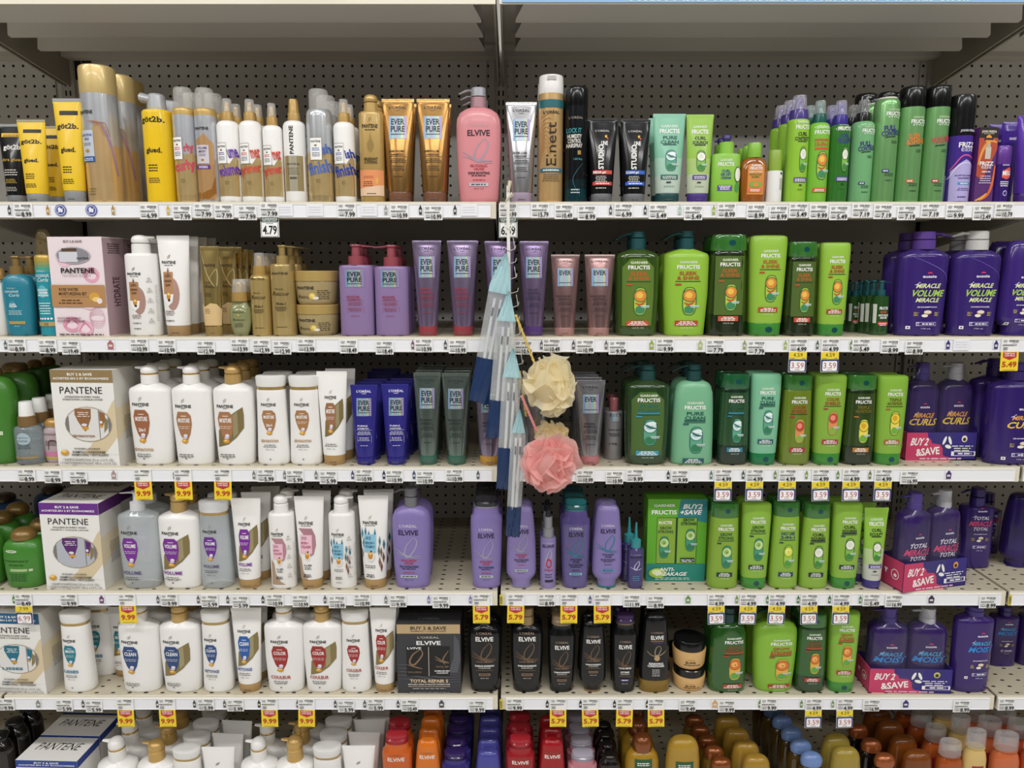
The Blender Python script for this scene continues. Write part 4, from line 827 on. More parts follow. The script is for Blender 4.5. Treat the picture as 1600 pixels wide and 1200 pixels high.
put(0, 'can', 1331, 1364, 148, 'black capped hairspray can hidden behind green sprays', d=.11, bt=185, c='#3a7a3c', k='met', cap='#141414')
put(0, 'spray', 1328, 1363, 157, 'sage green spray bottle with black nozzle and slanted print', n=2, bt=191, nr=.62, c='#74b078', k='gl', col='#161616', colk='gl', over='#b9b9b9', pr=fullc('FULL', 'CONTROL', '#2b2c78'))
put(0, 'can', 1362, 1400, 145, 'green metallic can with low black cap and slanted print', n=2, bt=156, cr=.72, sh=.06, c=SG, k='met', cap='#141414', cb='#e6e2d4', pr=fullc('FULL', 'CONTROL', '#2b2c78', .70))
put(0, 'can', 1401, 1439, 137, 'green metallic can with tall black cap and orange print', n=2, bt=170, c=SG, k='met', cap='#121212', pr=fullc('SLEEK', '&SHINE', '#e2802a', .60, bc='#d86a2c'))
put(0, 'can', 1441, 1478, 136, 'green metallic can with tall black cap and red print', n=2, bt=170, c=SG, k='met', cap='#121212', pr=fullc('VOLUME', '', '#c8414c', .60, bc='#b8303c', oneline=True))
def frizz(m):
    T(m, 'JOHN FRIEDA', .2, .665, .7, .02, '#cfcbd6'); T(m, 'FRIZZ', .1, .535, .62, .045, WH); T(m, 'ease', .15, .49, .5, .036, '#d8d2ea', 0)
    S(m, [(-.9, .30), (-.2, .43), (.6, .42), (1, .36)], .06, '#d2519a'); P(m, [(-1, .01), (1, .01), (1, .30), (.6, .37), (.1, .40), (-.4, .36), (-.8, .30), (-1, .25)], '#b4a8dc'); S(m, [(-.95, .22), (-.5, .33), (.1, .37), (.9, .34)], .03, '#e9e2f6')
    T(m, 'MOISTURE BARRIER', .1, .25, .7, .014, '#4a3a86'); T(m, 'HAIRSPRAY', .15, .225, .54, .016, '#4a3a86'); R(m, .1, .175, .5, .024, '#3a96c4'); Ln(m, .1, .175, .4, 1, WH, .01); Ln(m, .1, .13, .5, 2, '#4a3a86', .006, .016); Ln(m, 0, .05, .4, 1, '#4a3a86', .01)
put(0, 'can', 1479, 1517, 150, 'purple and lavender can with black top', n=2, bt=185, c='#47308f', k='gl', cap='#1a1a1c', zones=[(.62, '#47308f', 'gl'), (1, '#161618', 'gl')], pr=frizz)
def serbox(m):
    R(m, 0, .93, 1.0, .14, '#241a12'); T(m, 'JOHN FRIEDA', 0, .945, .8, .03, '#e2d8c8'); Ln(m, 0, .915, .6, 1, '#b8ab98', .008)
    P(m, [(-1, .35), (-.3, .3), (1, .7), (1, .86), (-1, .86)], '#b5492a'); S(m, [(-.9, .5), (-.5, .7), (.2, .82), (.9, .8)], .16, '#e89a3a'); S(m, [(-.4, .02), (.4, .1), (.8, .25), (.95, .5)], .14, '#d9662c'); S(m, [(-.9, .02), (-.2, .06), (.3, .12)], .12, '#eaa83a')
    E(m, 0, .84, .34, .12, '#e8a03a'); R(m, 0, .845, .48, .03, '#3a1a3c'); R(m, .05, .66, .30, .16, '#ddd4c4', 'sat'); R(m, .05, .76, .18, .06, '#cfc4b2', 'sat')
    T(m, 'FRIZZ', 0, .52, .74, .05, WH); T(m, 'ease', 0, .47, .54, .04, '#e4dcf0', 0); T(m, 'SERUM', 0, .41, .46, .02, WH); Ln(m, 0, .35, .7, 4, '#e4dcf0', .01, .03)
put(0, 'box', 1518, 1548, 201, 'slim purple and orange carton', n=2, c='#55256c', bd=.016, pr=serbox, rz=3, nm=('serum_carton', 'box'), dp=.04)
put(0, 'tube', 1560, 1588, 190, 'dark violet tube behind the small purple can', n=2, d=.07, dx=-.012, c='#4c2f92', k='gl', cap='#3c2478', pr=lambda m: T(m, 'aussie', .3, .8, .5, .04, '#d8d2ea'))
def mega(m): T(m, 'aussie', .1, .66, .4, .03, '#d8d2ea'); P(m, [(-.3, .44), (.2, .40), (.9, .46), (1, .58), (.5, .62), (-.2, .56)], '#dd5a4a'); T(m, 'MEGA', .35, .515, .6, .08, WH); Ln(m, .1, .36, .5, 3, WH, .016, .035); E(m, .2, .16, .25, .1, '#c9bfe6'); E(m, .2, .16, .18, .07, '#3a2070')
put(0, 'can', 1547, 1575, 229, 'short purple can with violet cap', bt=258, c='#3a2070', k='gl', cap='#6a3a9a', ck='sat', pr=mega)
put(0, 'tube', 1583, 1640, 181, 'violet tube cut by the right edge of the picture', c='#5a35a8', k='gl', cap='#4a2a86', pr=lambda m: [E(m, .0, .62, .5, .14, '#2c8ac4'), T(m, 'aussie', 0, .8, .5, .04, '#d8d2ea')])

# ------------------------------------------------------------------ second shelf
put(1, 'squat', -30, 13, 419, 'white bottle with gold cap cut by the left edge', bt=438, cw=.9, lens=True, c='#e6e3dc', cap='#a07a3c')
def coco(m):
    T(m, 'locking +', -.1, .60, .3, .018, '#d3e4e6', 0); T(m, 'coconut', -.1, .56, .46, .03, '#eaf2f2', 0); T(m, 'Curls', .05, .515, .34, .036, '#eaf2f2', 0, sh=.3)
    E(m, -.1, .39, .22, .12, '#3a8fa4'); T(m, 'CURL', -.1, .40, .22, .02, WH); T(m, 'CREAM', -.1, .375, .26, .02, WH); Ln(m, 0, .32, .5, 4, '#b9d8dc', .007, .016); R(m, .05, .17, .52, .038, '#c9ab62', 'sat'); Ln(m, .05, .125, .2, 1, '#b9d8dc', .006)
put(1, 'pump', 7, 54, 400, 'teal pump bottle with bronze pump', n=3, bt=428, nk=.42, dr=.62, c='#1f7f94', k='pl', pc='#8f7440', pk='sat', ps='thin', d_=1, shape='inv', pr=coco)
def cmousse(m): T(m, 'locking +', 0, .61, .40, .018, '#e6f2f0', 0); T(m, 'coconut', 0, .57, .66, .03, WH, 0); T(m, 'Curls', .1, .53, .5, .036, WH, 0, sh=.3); E(m, 0, .42, .42, .12, '#5ab4be'); T(m, 'BOUNCY', 0, .435, .5, .018, WH); T(m, 'CREAM', 0, .41, .44, .018, WH); T(m, 'MOUSSE', 0, .385, .5, .018, WH); Ln(m, .05, .31, .6, 5, '#e6f2f0', .009, .024); [E(m, -.45 + i * .25, .165, .09, .02, WH) for i in range(5)]; R(m, .1, .115, .85, .04, '#cdb274', 'sat'); T(m, 'OGX', .1, .115, .2, .024, '#5c4a22')
put(1, 'can', 59, 90, 358, 'teal mousse can fading to gold with domed bronze cap', n=1, bt=398, sh=.04, cr=.78, k='gl', c='#2a93a0', zones=[(.60, '#2a95a4', 'gl'), (.64, '#4aa394', 'gl'), (.67, '#7cab7e', 'sat'), (.70, '#a8a860', 'sat'), (1, '#c7a646', 'sat')], cap='#8a7544', ck='cap', capk='dome', pr=cmousse)
def rose(m):
    for (u, v, s, c) in ((.75, .62, .3, '#e7a9bb'), (-.6, .78, .3, '#efc6d2'), (-.5, .12, .35, '#e3a0b6'), (.2, .08, .3, '#eab6c6'), (.5, .35, .3, '#efc9d4')):
        E(m, u * .7, v, s, .16, c); E(m, u * .7, v, s * .6, .09, '#f4dbe2'); S(m, [(u * .7 - s * .8, v - .03), (u * .7, v + .05), (u * .7 + s * .8, v - .02)], .03, '#d486a0')
    for i in range(4): S(m, [(.62 + .28 * math.cos(k), .19 + (.035 + .022 * i) * math.sin(k)) for k in [j * .8 for j in range(9)]], .010, '#dba9ba')
    T(m, 'BUY 2 & SAVE', -.05, .955, .34, .022, '#6a5a58'); E(m, -.08, .815, .64, .17, '#bdb8be'); E(m, -.08, .815, .60, .155, '#8d8a92'); R(m, -.25, .80, .34, .10, '#d6d6dc'); R(m, -.2, .87, .28, .03, '#5a4430'); T(m, 'PANTENE', .28, .785, .22, .022, '#3a3434')
    T(m, 'PANTENE', .05, .665, .62, .05, DK); T(m, 'NUTRIENT BLENDS', .0, .615, .52, .018, '#9a8a86', 0)
    R(m, 0, .41, 1.0, .22, '#b98a58'); T(m, 'ROSE WATER', -.34, .475, .36, .03, '#3a261a'); T(m, 'MOISTURIZING SET', -.2, .432, .52, .03, '#3a261a'); R(m, -.1, .40, .55, .003, '#6a4a2c'); Ln(m, -.3, .365, .45, 2, '#6a4a2c', .014, .028)
    E(m, .6, .40, .2, .09, '#d9a23a'); E(m, .66, .375, .15, .05, '#f0cf7c'); E(m, .78, .36, .1, .06, '#efe0e0')
    T(m, 'SULFATE FREE SHAMPOO', -.42, .185, .44, .018, '#6a4048'); T(m, 'SULFATE FREE CONDITIONER', -.35, .155, .52, .018, '#6a4048'); Ln(m, 0, .018, .9, 1, '#6a5a5c', .014)
put(1, 'box', 97, 184, 371, 'pink floral gift box with oval window and tan band', n=2, dp=.088, bd=.041, c='#efdfe2', pr=rose, rz=-4, sp=lambda m: [R(m, 0, .5, .98, .98, '#b79aa0'), T(m, 'HYDRATE', 0, .45, .3, .3, '#5c3a44', rot=90), Ln(m, 0, .93, .6, 5, '#4a3a3e', .012, .022)])
def blend(cap_u=.0, l1='HYDRATING', l2='GLOW', pc='#c49a8c'):
    def f(m):
        u = -.25; logo_mark(m, u, .79, 1.1, '#8a7a6a'); T(m, 'PANTENE', u, .735, .44, .03, DK); Ln(m, u, .705, .3, 1, '#6a645c', .007)
        E(m, u + .2, .42, .42, .32, pc, 'sat'); P(m, [(u - .25, .58), (u + .15, .58), (u + .02, .64), (u - .05, .69), (u - .12, .64)], '#9c6f5c', 'sat')
        R(m, u - .05, .53, .30, .22, '#b5865c'); Ln(m, u - .05, .61, .2, 2, '#4a2f1c', .008, .016); T(m, l1, u - .05, .55, .22, .026, '#4a2f1c'); T(m, l2, u - .05, .51, .16, .026, '#4a2f1c')
        P(m, [(u - .38, .42), (u + .28, .42), (u + .2, .34), (u - .05, .30), (u - .3, .34)], '#f4f1ec'); E(m, u - .03, .40, .13, .08, '#c9892a'); E(m, u - .02, .42, .08, .03, '#f2d070'); E(m, u, .36, .08, .03, '#3a2a1a')
        Ln(m, u, .25, .3, 3, '#6a4a3c', .007, .018); T(m, 'SHAMPOO', u, .155, .28, .014, DK); Ln(m, u, .09, .28, 1, '#55504a', .01)
    return f
def bl_side(f):
    def g(m): f(m); [(E(m, .62, v, .1, .034, '#cfcac2'), E(m, .62, v, .08, .027, '#f4f2ee'), R(m, .62, v, .04, .012, '#8a847a'), Ln(m, .62, v - .03, .16, 2, '#a7a196', .005, .01)) for v in (.68, .56, .44, .32, .20)]; Ln(m, .9, .6, .05, 20, '#a7a196', .006, .022)
    return g
def slimscale(f):
    # same artwork squeezed under a pump
    def g(m): H = m.H; m.H = H * .84; f(m); m.H = H
    return g
put(1, 'pump', 200, 250, 367, 'white pump bottle with copper drop and small round icons', n=3, bt=396, shape='straight', nk=.55, dr=.7, d_=1, ps='dome', pr=slimscale(bl_side(blend())))
put(1, 'tube', 250, 301, 368, 'white squeeze tube with copper drop and tan cap', n=4, br=.74, c='#f3f1ed', cap='#a8875a', pr=blend())
def rescue(m):
    S(m, [(-.9, .95), (-.3, .7), (.6, .55), (.7, .75), (-.2, .62)], .05, '#e2cf98', 'met'); T(m, 'PANTENE', 0, .79, .6, .03, '#3a2c12'); T(m, 'Miracle', -.2, .60, .3, .022, '#4a3a18', 0, sh=.3); T(m, 'Rescue', .1, .56, .58, .04, '#3a2c12', 0, sh=.4); Ln(m, -.2, .48, .36, 3, '#4a3a18', .007, .016)
    P(m, [(-.95, .12), (.9, .12), (.98, .3), (.6, .36), (0, .37), (-.6, .33), (-.95, .36)], '#d9b982'); Ln(m, -.35, .3, .3, 3, '#6a4a22', .008, .02)
for i, (x0, x1, tp, d, s) in enumerate(((316, 346, 385, 0, 'gold foil squeeze tube with cream wave, nearest white tubes'), (343, 372, 386, .05, 'gold foil squeeze tube half hidden behind its twin'), (368, 391, 390, .09, 'bronze foil tube standing behind the oval glass bottle'))):
    put(1, 'tube', x0, x1, tp, s, n=2 if d else 1, d=d, dx=.004, br=.95, c='#c6ac68', k='met', cap='#a88c52', ck='sat', pr=rescue)
def oval(m): T(m, 'PANTENE', 0, .42, .5, .03, '#3a3a28', 0); E(m, 0, .37, .1, .03, '#d2b24a'); T(m, 'Rescue', 0, .29, .5, .036, '#3a3a28', 0, sh=.3); Ln(m, 0, .22, .4, 3, '#4a4a34', .01, .026)
put(1, 'spray', 358, 393, 436, 'small oval glass oil bottle with clear bronze cap', n=2, bt=470, nr=.62, oval=1, dr=.62, c='#a3a672', k='liq', colr=1.1, or_=.95, pr=oval)
def resc2(m): T(m, 'PANTENE', 0, .69, .66, .026, '#3a2c12'); T(m, 'Miracle', -.1, .52, .35, .02, '#4a3a18', 0, sh=.3); T(m, 'Rescue', 0, .47, .66, .045, '#2c200c', 0, sh=.4); T(m, '10-in-1', 0, .36, .4, .03, '#3a2c12'); Ln(m, 0, .32, .5, 3, '#3a2c12', .008, .018); Ln(m, 0, .1, .5, 1, '#3a2c12', .006)
put(1, 'spray', 392, 424, 395, 'slim gold spray bottle', n=3, bt=429, nr=.62, c='#c6ab6a', k='met', pr=resc2)
put(1, 'pump', 425, 462, 383, 'gold pump bottle with thin spout', n=3, bt=412, shape='straight', n_=2, nk=.5, dr=1.0, c='#bda468', k='met', pc='#b3995c', pk='sat', ps='thin', d_=1, pr=resc2)
def jar(m): T(m, 'PANTENE', -.32, .50, .42, .09, DK); T(m, 'Rescue', -.35, .24, .34, .10, '#3a2c12', 0, sh=.4); E(m, -.0, .26, .16, .2, '#e0b93a'); E(m, .02, .28, .1, .1, '#f2dc8a'); E(m, .16, .2, .14, .09, '#efe7d4'); Ln(m, .48, .42, .28, 5, '#4a3a1c', .02, .06)
put(1, 'jar', 465, 530, 475, 'lower gold jar of the stacked pair', hb=.70, c='#a9966a', k='gl', cap='#c3a45e', n=2, pr=jar)
put(1, 'jar', 462, 529, 423, 'upper gold jar stacked on its twin', hb=.70, lift=z_at(475, FRONT + .06) - ZS[1], c='#a9966a', k='gl', cap='#c3a45e', pr=jar)
def evp(n2, red='#a02c3c'):
    def f(m): H = m.H; m.H = H * .86; everpure(m, '#3c3350', 'MOISTURE', n2, v0=.76, w=.3, lc=red, u=-.02); m.H = H
    return f
put(1, 'pump', 531, 585, 382, 'lilac pump bottle with rose pump pointing right', n=3, bt=414, shape='straight', nk=.42, c='#8f76a4', pc='#9a4a54', ps='thin', d_=1, pr_=.46, cc='#96434e', pr=evp('SHAMPOO'))
put(1, 'pump', 586, 639, 383, 'lilac pump bottle with rose pump pointing left', n=3, bt=416, shape='straight', nk=.42, c='#8f76a4', pc='#9a4a54', ps='thin', d_=-1, pr_=.46, cc='#96434e', pr=evp('CONDITIONER'))
LIL = '#a08cae'
for x0, x1, tp, s, c, cap, n2, n1, lc, n in ((645, 691, 376, 'lilac foil tube with red cap beside the rose pumps', LIL, '#9c4048', 'SHAMPOO', 'MOISTURE', '#a03048', 1), (699, 747, 376, 'lilac foil tube with red cap left of the hanging pouches', LIL, '#9c4048', 'CONDITIONER', 'MOISTURE', '#a03048', 2), (757, 805, 377, 'lilac foil tube behind the hanging strip', '#9a83ac', '#6c4c8c', 'SHAMPOO', 'VOLUME', '#3c3350', 2), (811, 857, 377, 'lilac foil tube with purple cap', '#9a83ac', '#5c4080', 'CONDITIONER', 'VOLUME', '#3c3350', 1)):
    put(1, 'tube', x0, x1, tp, s, n=n, c=c, k='met', cap=cap, crimp='#b3a3c8', ck='gl', br=.68, pr=lambda m, n1=n1, n2=n2, lc=lc: everpure(m, '#3c3350', n1, n2, lc=lc))
for x0, x1, s, n2 in ((860, 905, 'rose gold foil tube nearer the hanging strip', 'SHAMPOO'), (912, 960, 'rose gold foil tube nearer the green pump bottle', 'CONDITIONER')):
    put(1, 'tube', x0, x1, 398, s, n=1, c='#b08a88', k='met', cap='#b88a84', ck='sat', crimp='#c8a8a4', pr=lambda m, n2=n2: everpure(m, '#3c2c30', 'BOND REPAIR', n2, tt=''))
def fpump(l1, l2, nc, fr, bc, v0=.66, win=None, **k):
    def f(m):
        if win: P(m, [(-.72, .10), (.62, .10), (.70, .4), (.68, .66), (.3, .74), (-.4, .74), (-.76, .66)], win)
        fructis(m, l1, l2, nc, fr, bc, v0, **k)
    return f
put(1, 'pump', 961, 1029, 362, 'translucent green pump bottle with orange print', n=2, bt=389, tb=.93, c='#3c5a1c', k='liq', pc='#10494c', ps='hook', nk=.34, pr=fpump('SLEEK', '& SHINE', '#c05a1c', 'argan', '#c8502c', win='#5c7a1e'))
put(1, 'pump', 1035, 1106, 361, 'opaque lime pump bottle with orange print', n=2, bt=389, tb=.88, c='#92c132', pc='#10494c', ps='hook', nk=.32, pr=fpump('SLEEK', '& SHINE', '#b04a1c', 'argan', '#b8401c'))
def gs(row, x0, x1, tp, s, l1, l2, nc, fr, bc, c='#86a82c', c2=None, k='liq', n=2, win=None, cap='#3d8432', **kw):
    three = kw.pop('three', '')
    def f(m):
        if win: R(m, 0, .50, .72, .58, win)
        fructis(m, l1, l2, nc, fr, bc, .71, three=three)
    put(row, 'gs', x0, x1, tp, s, n=n, c=c, c2=c2, k=k, cap=cap, pr=f, **kw)
def gc(row, x0, x1, tp, s, l1, l2, nc, fr, bc, c='#93c136', n=2, cap='#3f8a34', **kw):
    three = kw.pop('three', '')
    put(row, 'gc', x0, x1, tp, s, n=n, c=c, cap=cap, pr=lambda m: fructis(m, l1, l2, nc, fr, bc, .80, three=three), **kw)
gs(1, 1104, 1166, 367, 'large dark green bottle with green cap and orange print', 'SLEEK', '& SHINE', '#b5601c', 'argan', '#c8502c', '#33481c', '#223014', win='#506a20')
gc(1, 1167, 1226, 368, 'large lime upside-down bottle with orange print', 'SLEEK', '& SHINE', '#b05a1c', 'argan', '#b8481c')
gs(1, 1226, 1275, 378, 'smaller dark green bottle with green cap and orange print', 'SLEEK', '& SHINE', '#b5601c', 'argan', '#c8502c', '#33481c', '#223014', win='#4c6420')
gc(1, 1277, 1324, 379, 'smaller lime upside-down bottle with orange print', 'SLEEK', '& SHINE', '#b04a1c', 'argan', '#a8401c')
def serum(m): T(m, 'FRUCTIS', .1, .50, .5, .05, WH); T(m, 'SLEEK', .1, .43, .4, .04, '#c85a2c'); T(m, 'ANTI-FRIZZ', .1, .37, .6, .035, WH); T(m, 'SERUM', .1, .325, .4, .035, WH); R(m, .1, .22, .6, .06, '#c8402c'); Ln(m, .1, .22, .5, 2, WH, .015, .03); R(m, -.8, .4, .13, .35, '#cfd2c8')
for x0, x1, d, s, n in ((1362, 1388, .02, 'small green serum bottle with teal pump', 3), (1343, 1366, .07, 'small green serum bottle in the middle of its group', 2), (1325, 1346, .10, 'small green serum bottle furthest left in its group', 2)):
    put(1, 'pump', x0, x1, 438 + d * 30, s, n=n, d=d, bt=463 + d * 30, shape='round', nk=.5, dr=.8, c='#2f5a28', k='liq', pc='#155258', ps='thin', d_=1, pr=serum, grp='small green serum bottles', nm=('serum_bottle', 'bottle'))
MV = (['MIRACLE', 'VOLUME', 'MIRACLE'], ['#dfe6a8', '#a8d04a', '#dfe6a8'])
PUR = '#3a2670'
put(1, 'pump', 1399, 1477, 362, 'wide purple pump bottle with violet pump and green lettering', n=2, bt=389, tb=.93, nk=.42, n_=3, c=PUR, k='gl', pc='#58388c', ps='flat', d_=1, dr=.5, pr=lambda m: [S(m, [(-.6, .76), (.1, .69), (.7, .61), (.96, .5)], .012, '#7a62c0'), aussie(m, *MV, u=.08)])
put(1, 'pump', 1483, 1558, 361, 'wide purple pump bottle with pale grey pump and green lettering', n=2, bt=390, tb=.93, nk=.42, c=PUR, k='gl', pc='#c9c7c4', ps='flat', d_=-1, dr=.5, pr=lambda m: [S(m, [(-.6, .76), (.1, .69), (.7, .61), (.96, .5)], .012, '#6a50b4'), aussie(m, *MV, u=.08, sh='CONDITIONER')])
put(1, 'ec', 1560, 1622, 376, 'purple upside-down bottle at the right edge', n=2, c='#3e2878', k='gl', cap='#3a2478', pr=lambda m: aussie(m, *MV, v0=.62))

# ------------------------------------------------------------------ third shelf
def rosem(m):
    E(m, -.3, .655, .3, .05, '#d8dcc8'); T(m, 'ogx', -.3, .655, .2, .026, '#1c3a14', 0); T(m, 'rosemary', -.1, .48, .6, .04, '#17300f', 0); T(m, 'mint', -.1, .42, .36, .036, '#17300f', 0); R(m, 0, .33, .42, .05, '#8fb070'); R(m, 0, .33, .40, .04, '#a8c488'); R(m, .55, .33, .08, .04, '#c8d8b0'); Ln(m, -.05, .26, .5, 5, '#17300f', .008, .03)
put(2, 'squat', -42, 28, 572, 'tall green bottle with bronze cap cut by left edge', n=2, dx=.0, hb=.9, cw=.42, c='#3f7f22', cap='#8a6a34', pr=rosem)
put(2, 'squat', 12, 62, 566, 'tall green bottle with bronze cap set further back', n=3, d=.19, hb=.9, cw=.42, c='#3f7f22', cap='#8a6a34')
def mist(m): E(m, .0, .42, .5, .2, '#a9bcc4'); T(m, 'weightless', -.1, .44, .5, .03, '#2c3a44', 0); T(m, 'coconut', -.1, .39, .4, .03, '#2c3a44', 0); Ln(m, 0, .33, .5, 4, '#4a5a62', .008, .02); R(m, 0, .12, .8, .035, '#b0945c', 'sat')
put(2, 'spray', 23, 66, 627, 'clear glass mist bottle with white tipped bronze cap', n=4, bt=664, nr=.58, sh=.08, c='#ccd6da', k='cl', tip='#f1f0ec', col='#8a6c40', or_=.84, dr=.7, pr=mist, zones=[(.1, '#8f9ba0', 'cl'), (1, '#aab6ba', 'cl')])
put(2, 'squat', 69, 108, 653, 'pink and silver bottle with shiny gold dome cap', n=2, d=.02, hb=.82, cw=.78, c='#b8a6aa', k='gl', cap='#c0944a', pr=lambda m: [R(m, 0, .2, 1.0, .12, '#d27ea8'), R(m, 0, .12, 1.0, .05, '#c8b83a'), T(m, 'coconut', -.2, .66, .6, .05, '#6a4a3a', 0), S(m, [(-.3, .3), (-.2, .5), (.3, .5), (.5, .35)], .05, '#5a2a34'), Ln(m, 0, .5, .6, 4, '#4a3a3c', .012, .03)])
def gbox(col, t1, t2, bottle, band=None):
    def f(m):
        band_c = band or col
        P(m, [(-.2, .12), (.55, .12), (1, .30), (1, .70), (.9, .66), (.5, .42), (.1, .2)], '#dcc9a4'); P(m, [(.55, .12), (1, .12), (1, .30)], '#efece6')
        R(m, 0, .935, 1.0, .13, band_c, 'sat' if band_c.startswith('#a') else 'pr'); T(m, 'BUY 2 & SAVE', -.05, .955, .40, .026, WH); T(m, 'ACHETEZ-EN 2 ET ÉCONOMISEZ', -.02, .915, .90, .026, WH)
        T(m, 'PANTENE', -.05, .79, .68, .07, '#1e1b1a', 0); T(m, t1, -.02, .722, .56, .018, '#7a7468'); T(m, t2, -.02, .695, .64, .018, '#7a7468')
        E(m, .1, .435, .76, .37, '#b9a77c'); E(m, .1, .435, .745, .36, '#7d7a78')
        bottle(m)
        E(m, -.74, .135, .13, .06, '#d39a2c'); E(m, -.76, .15, .08, .03, '#f2cf78'); T(m, '0% PARABEN | COLORANTS', .0, .18, .42, .016, '#55504a'); T(m, 'SHAMPOO + CONDITIONER', .05, .145, .54, .022, DK); T(m, 'SHAMPOOING + REVITALISANT', .08, .115, .60, .022, DK)
        T(m, '1 SHAMPOO/SHAMPOOING 355 mL (12.0 FL OZ)', 0, .062, .82, .026, '#3a3632', 0); T(m, '1 CONDITIONER/REVITALISANT 308 mL (10.4 FL OZ)', 0, .026, .92, .026, '#3a3632', 0)
    return f
def bwin(col, low, body='#e4e2de'):
    def f(m):
        def clipE(u0, u1, c):   # part of the oval between two verticals
            p = []; N = 12
            for i in range(N + 1):
                x = u0 + (u1 - u0) * i / N; q = max(0, 1 - ((x - .1) / .73) ** 2) ** .5 * .176; p.append((x, .435 + q))
            for i in range(N, -1, -1):
                x = u0 + (u1 - u0) * i / N; q = max(0, 1 - ((x - .1) / .73) ** 2) ** .5 * .176; p.append((x, .435 - q))
            P(m, p, c, nx=16)
        clipE(-.52, .44, body); clipE(.47, .74, body); 
        P(m, [(-.3, .60), (.22, .60), (.2, .50), (.05, .38), (-.02, .36), (-.22, .46), (-.32, .54)], col); Ln(m, -.04, .56, .2, 3, WH, .007, .02); E(m, -.03, .43, .09, .03, '#e6e0ea'); E(m, 0, .395, .11, .036, '#d79a2b')
        P(m, [(.48, .58), (.66, .55), (.66, .50), (.55, .40), (.48, .42)], col); E(m, .52, .46, .05, .03, '#e6e0ea'); E(m, .52, .42, .05, .03, '#d79a2b'); P(m, [(.64, .52), (.74, .48), (.72, .40), (.60, .35), (.62, .42)], '#8b7a4a')
        if low: T(m, low, -.08, .315, .36, .03, col)
    return f
bside = lambda m: [R(m, 0, .5, .99, .99, '#dedad2'), P(m, [(-1, .25), (1, .5), (1, .66), (-1, .6)], '#e2d2b0'), Ln(m, .2, .5, .5, 14, '#6a645c', .007, .018)]
put(2, 'box', 101, 200, 574, 'white gift box with gold band and oval window', n=2, dp=.092, bd=.043, c='#efede8', pr=gbox('#96663c', 'HYDRATION IN EVERY WASH', 'HYDRATATION À CHAQUE LAVAGE', bwin('#96663c', 'RÉHYDRATATION'), '#a48a5c'), sp=bside, rz=-3)
BR = '#a9764e'
def pp(col, name, **k): return lambda m: pantene(m, col, name, **k)
put(2, 'pump', 206, 271, 570, 'white pump bottle with brown emblem reading 2 in 1', n=3, bt=598, nk=.40, n_=2.6, ring='#c9a04c', pr=pp('#a0633f', 'MOISTURE', n2='2in1', low='RÉHYDRATATION', lowc='#b08a56'))
put(2, 'pump', 272, 334, 570, 'white pump bottle with tan emblem and white pump', n=3, bt=598, nk=.40, ring='#c9a04c', pr=pp(BR, 'MOISTURE', vp=.60, et=.545, eb=.215))
put(2, 'pump', 336, 399, 570, 'white pump bottle with tan emblem and gold pump', n=3, bt=598, nk=.40, pc='#c9a562', pk='sat', ring='#b08a3c', pr=pp(BR, 'MOISTURE', vp=.60, et=.545, eb=.215, gold=True))
put(2, 'flip', 401, 452, 585, 'white flip cap bottle with tan emblem beside gold pump', n=2, pr=pp('#a8784a', 'MOISTURE', n2='2in1', vp=.68, et=.617, eb=.335, u=-.05, w=.43, low='RÉHYDRATATION', lowc='#b08a56'))
put(2, 'flip', 452, 503, 585, 'white flip cap bottle with tan emblem beside white tube', n=2, pr=pp('#a8784a', 'MOISTURE', vp=.68, et=.617, eb=.335, u=-.05, w=.43, low='RÉHYDRATATION', lowc='#b08a56'))
WT = dict(br=.74, c='#f3f1ed', cap='#b08c56', dr=.6)
put(2, 'tube', 497, 545, 580, 'white squeeze tube with tan emblem and olive swoosh', n=2, dx=.008, pr=pp('#9a6a44', 'MOISTURE', vp=.727, et=.668, eb=.335, u=-.08, w=.36, gold=True), **WT)
NV = '#2f2a8c'
put(2, 'tube', 549, 592, 601, 'royal blue squeeze tube standing beside white tube', n=3, dx=.004, br=.74, c=NV, k='sat', cap='#2a2680', ck='gl', pr=lambda m: everpure(m, '#dcd9ee', 'PURPLE', 'SHAMPOO'))
put(2, 'tube', 597, 640, 600, 'royal blue squeeze tube standing beside green foil tube', n=5, dx=.004, br=.74, c=NV, k='sat', cap='#2a2680', ck='gl', pr=lambda m: everpure(m, '#dcd9ee', 'PURPLE', 'CONDITIONER', u=.1))
put(2, 'tube', 575, 622, 580, 'royal blue tube standing in the rear row', n=2, d=.17, br=.74, c=NV, k='sat', cap='#2a2680', ck='gl')
GF = '#7d8c84'
put(2, 'tube', 647, 690, 582, 'green silver foil tube beside the blue tubes', n=4, c=GF, k='met', cap='#3f6a5a', ck='gl', crimp='#9aa79c', br=.7, pr=lambda m: everpure(m, '#27302c', 'THICKENING', 'SHAMPOO'))
put(2, 'tube', 691, 735, 583, 'green silver foil tube beside the blue based pouches', n=3, c=GF, k='met', cap='#3f6a5a', ck='gl', crimp='#9aa79c', br=.7, pr=lambda m: everpure(m, '#27302c', 'THICKENING', 'CONDITIONER'))
put(2, 'tube', 742, 788, 592, 'lilac foil tube with yellow cap behind the pouches', n=2, c='#9a8ca4', k='met', cap='#c8963c', ck='gl', br=.72, pr=lambda m: everpure(m, '#3c3350', 'REPAIR', 'CONDITIONER'))
put(2, 'tube', 810, 856, 594, 'silver tube hidden behind the yellow bath puff', n=2, d=.01, c='#9b9a9e', k='met', cap='#c07a7c', br=.72)
put(2, 'tube', 899, 945, 594, 'silver foil tube with coral cap beside the puffs', n=4, dx=-.003, c='#a3a2a6', k='met', cap='#c4787c', ck='gl', br=.68, pr=lambda m: everpure(m, '#26262a', 'GLOSSING', 'SHAMPOO', tt=''))
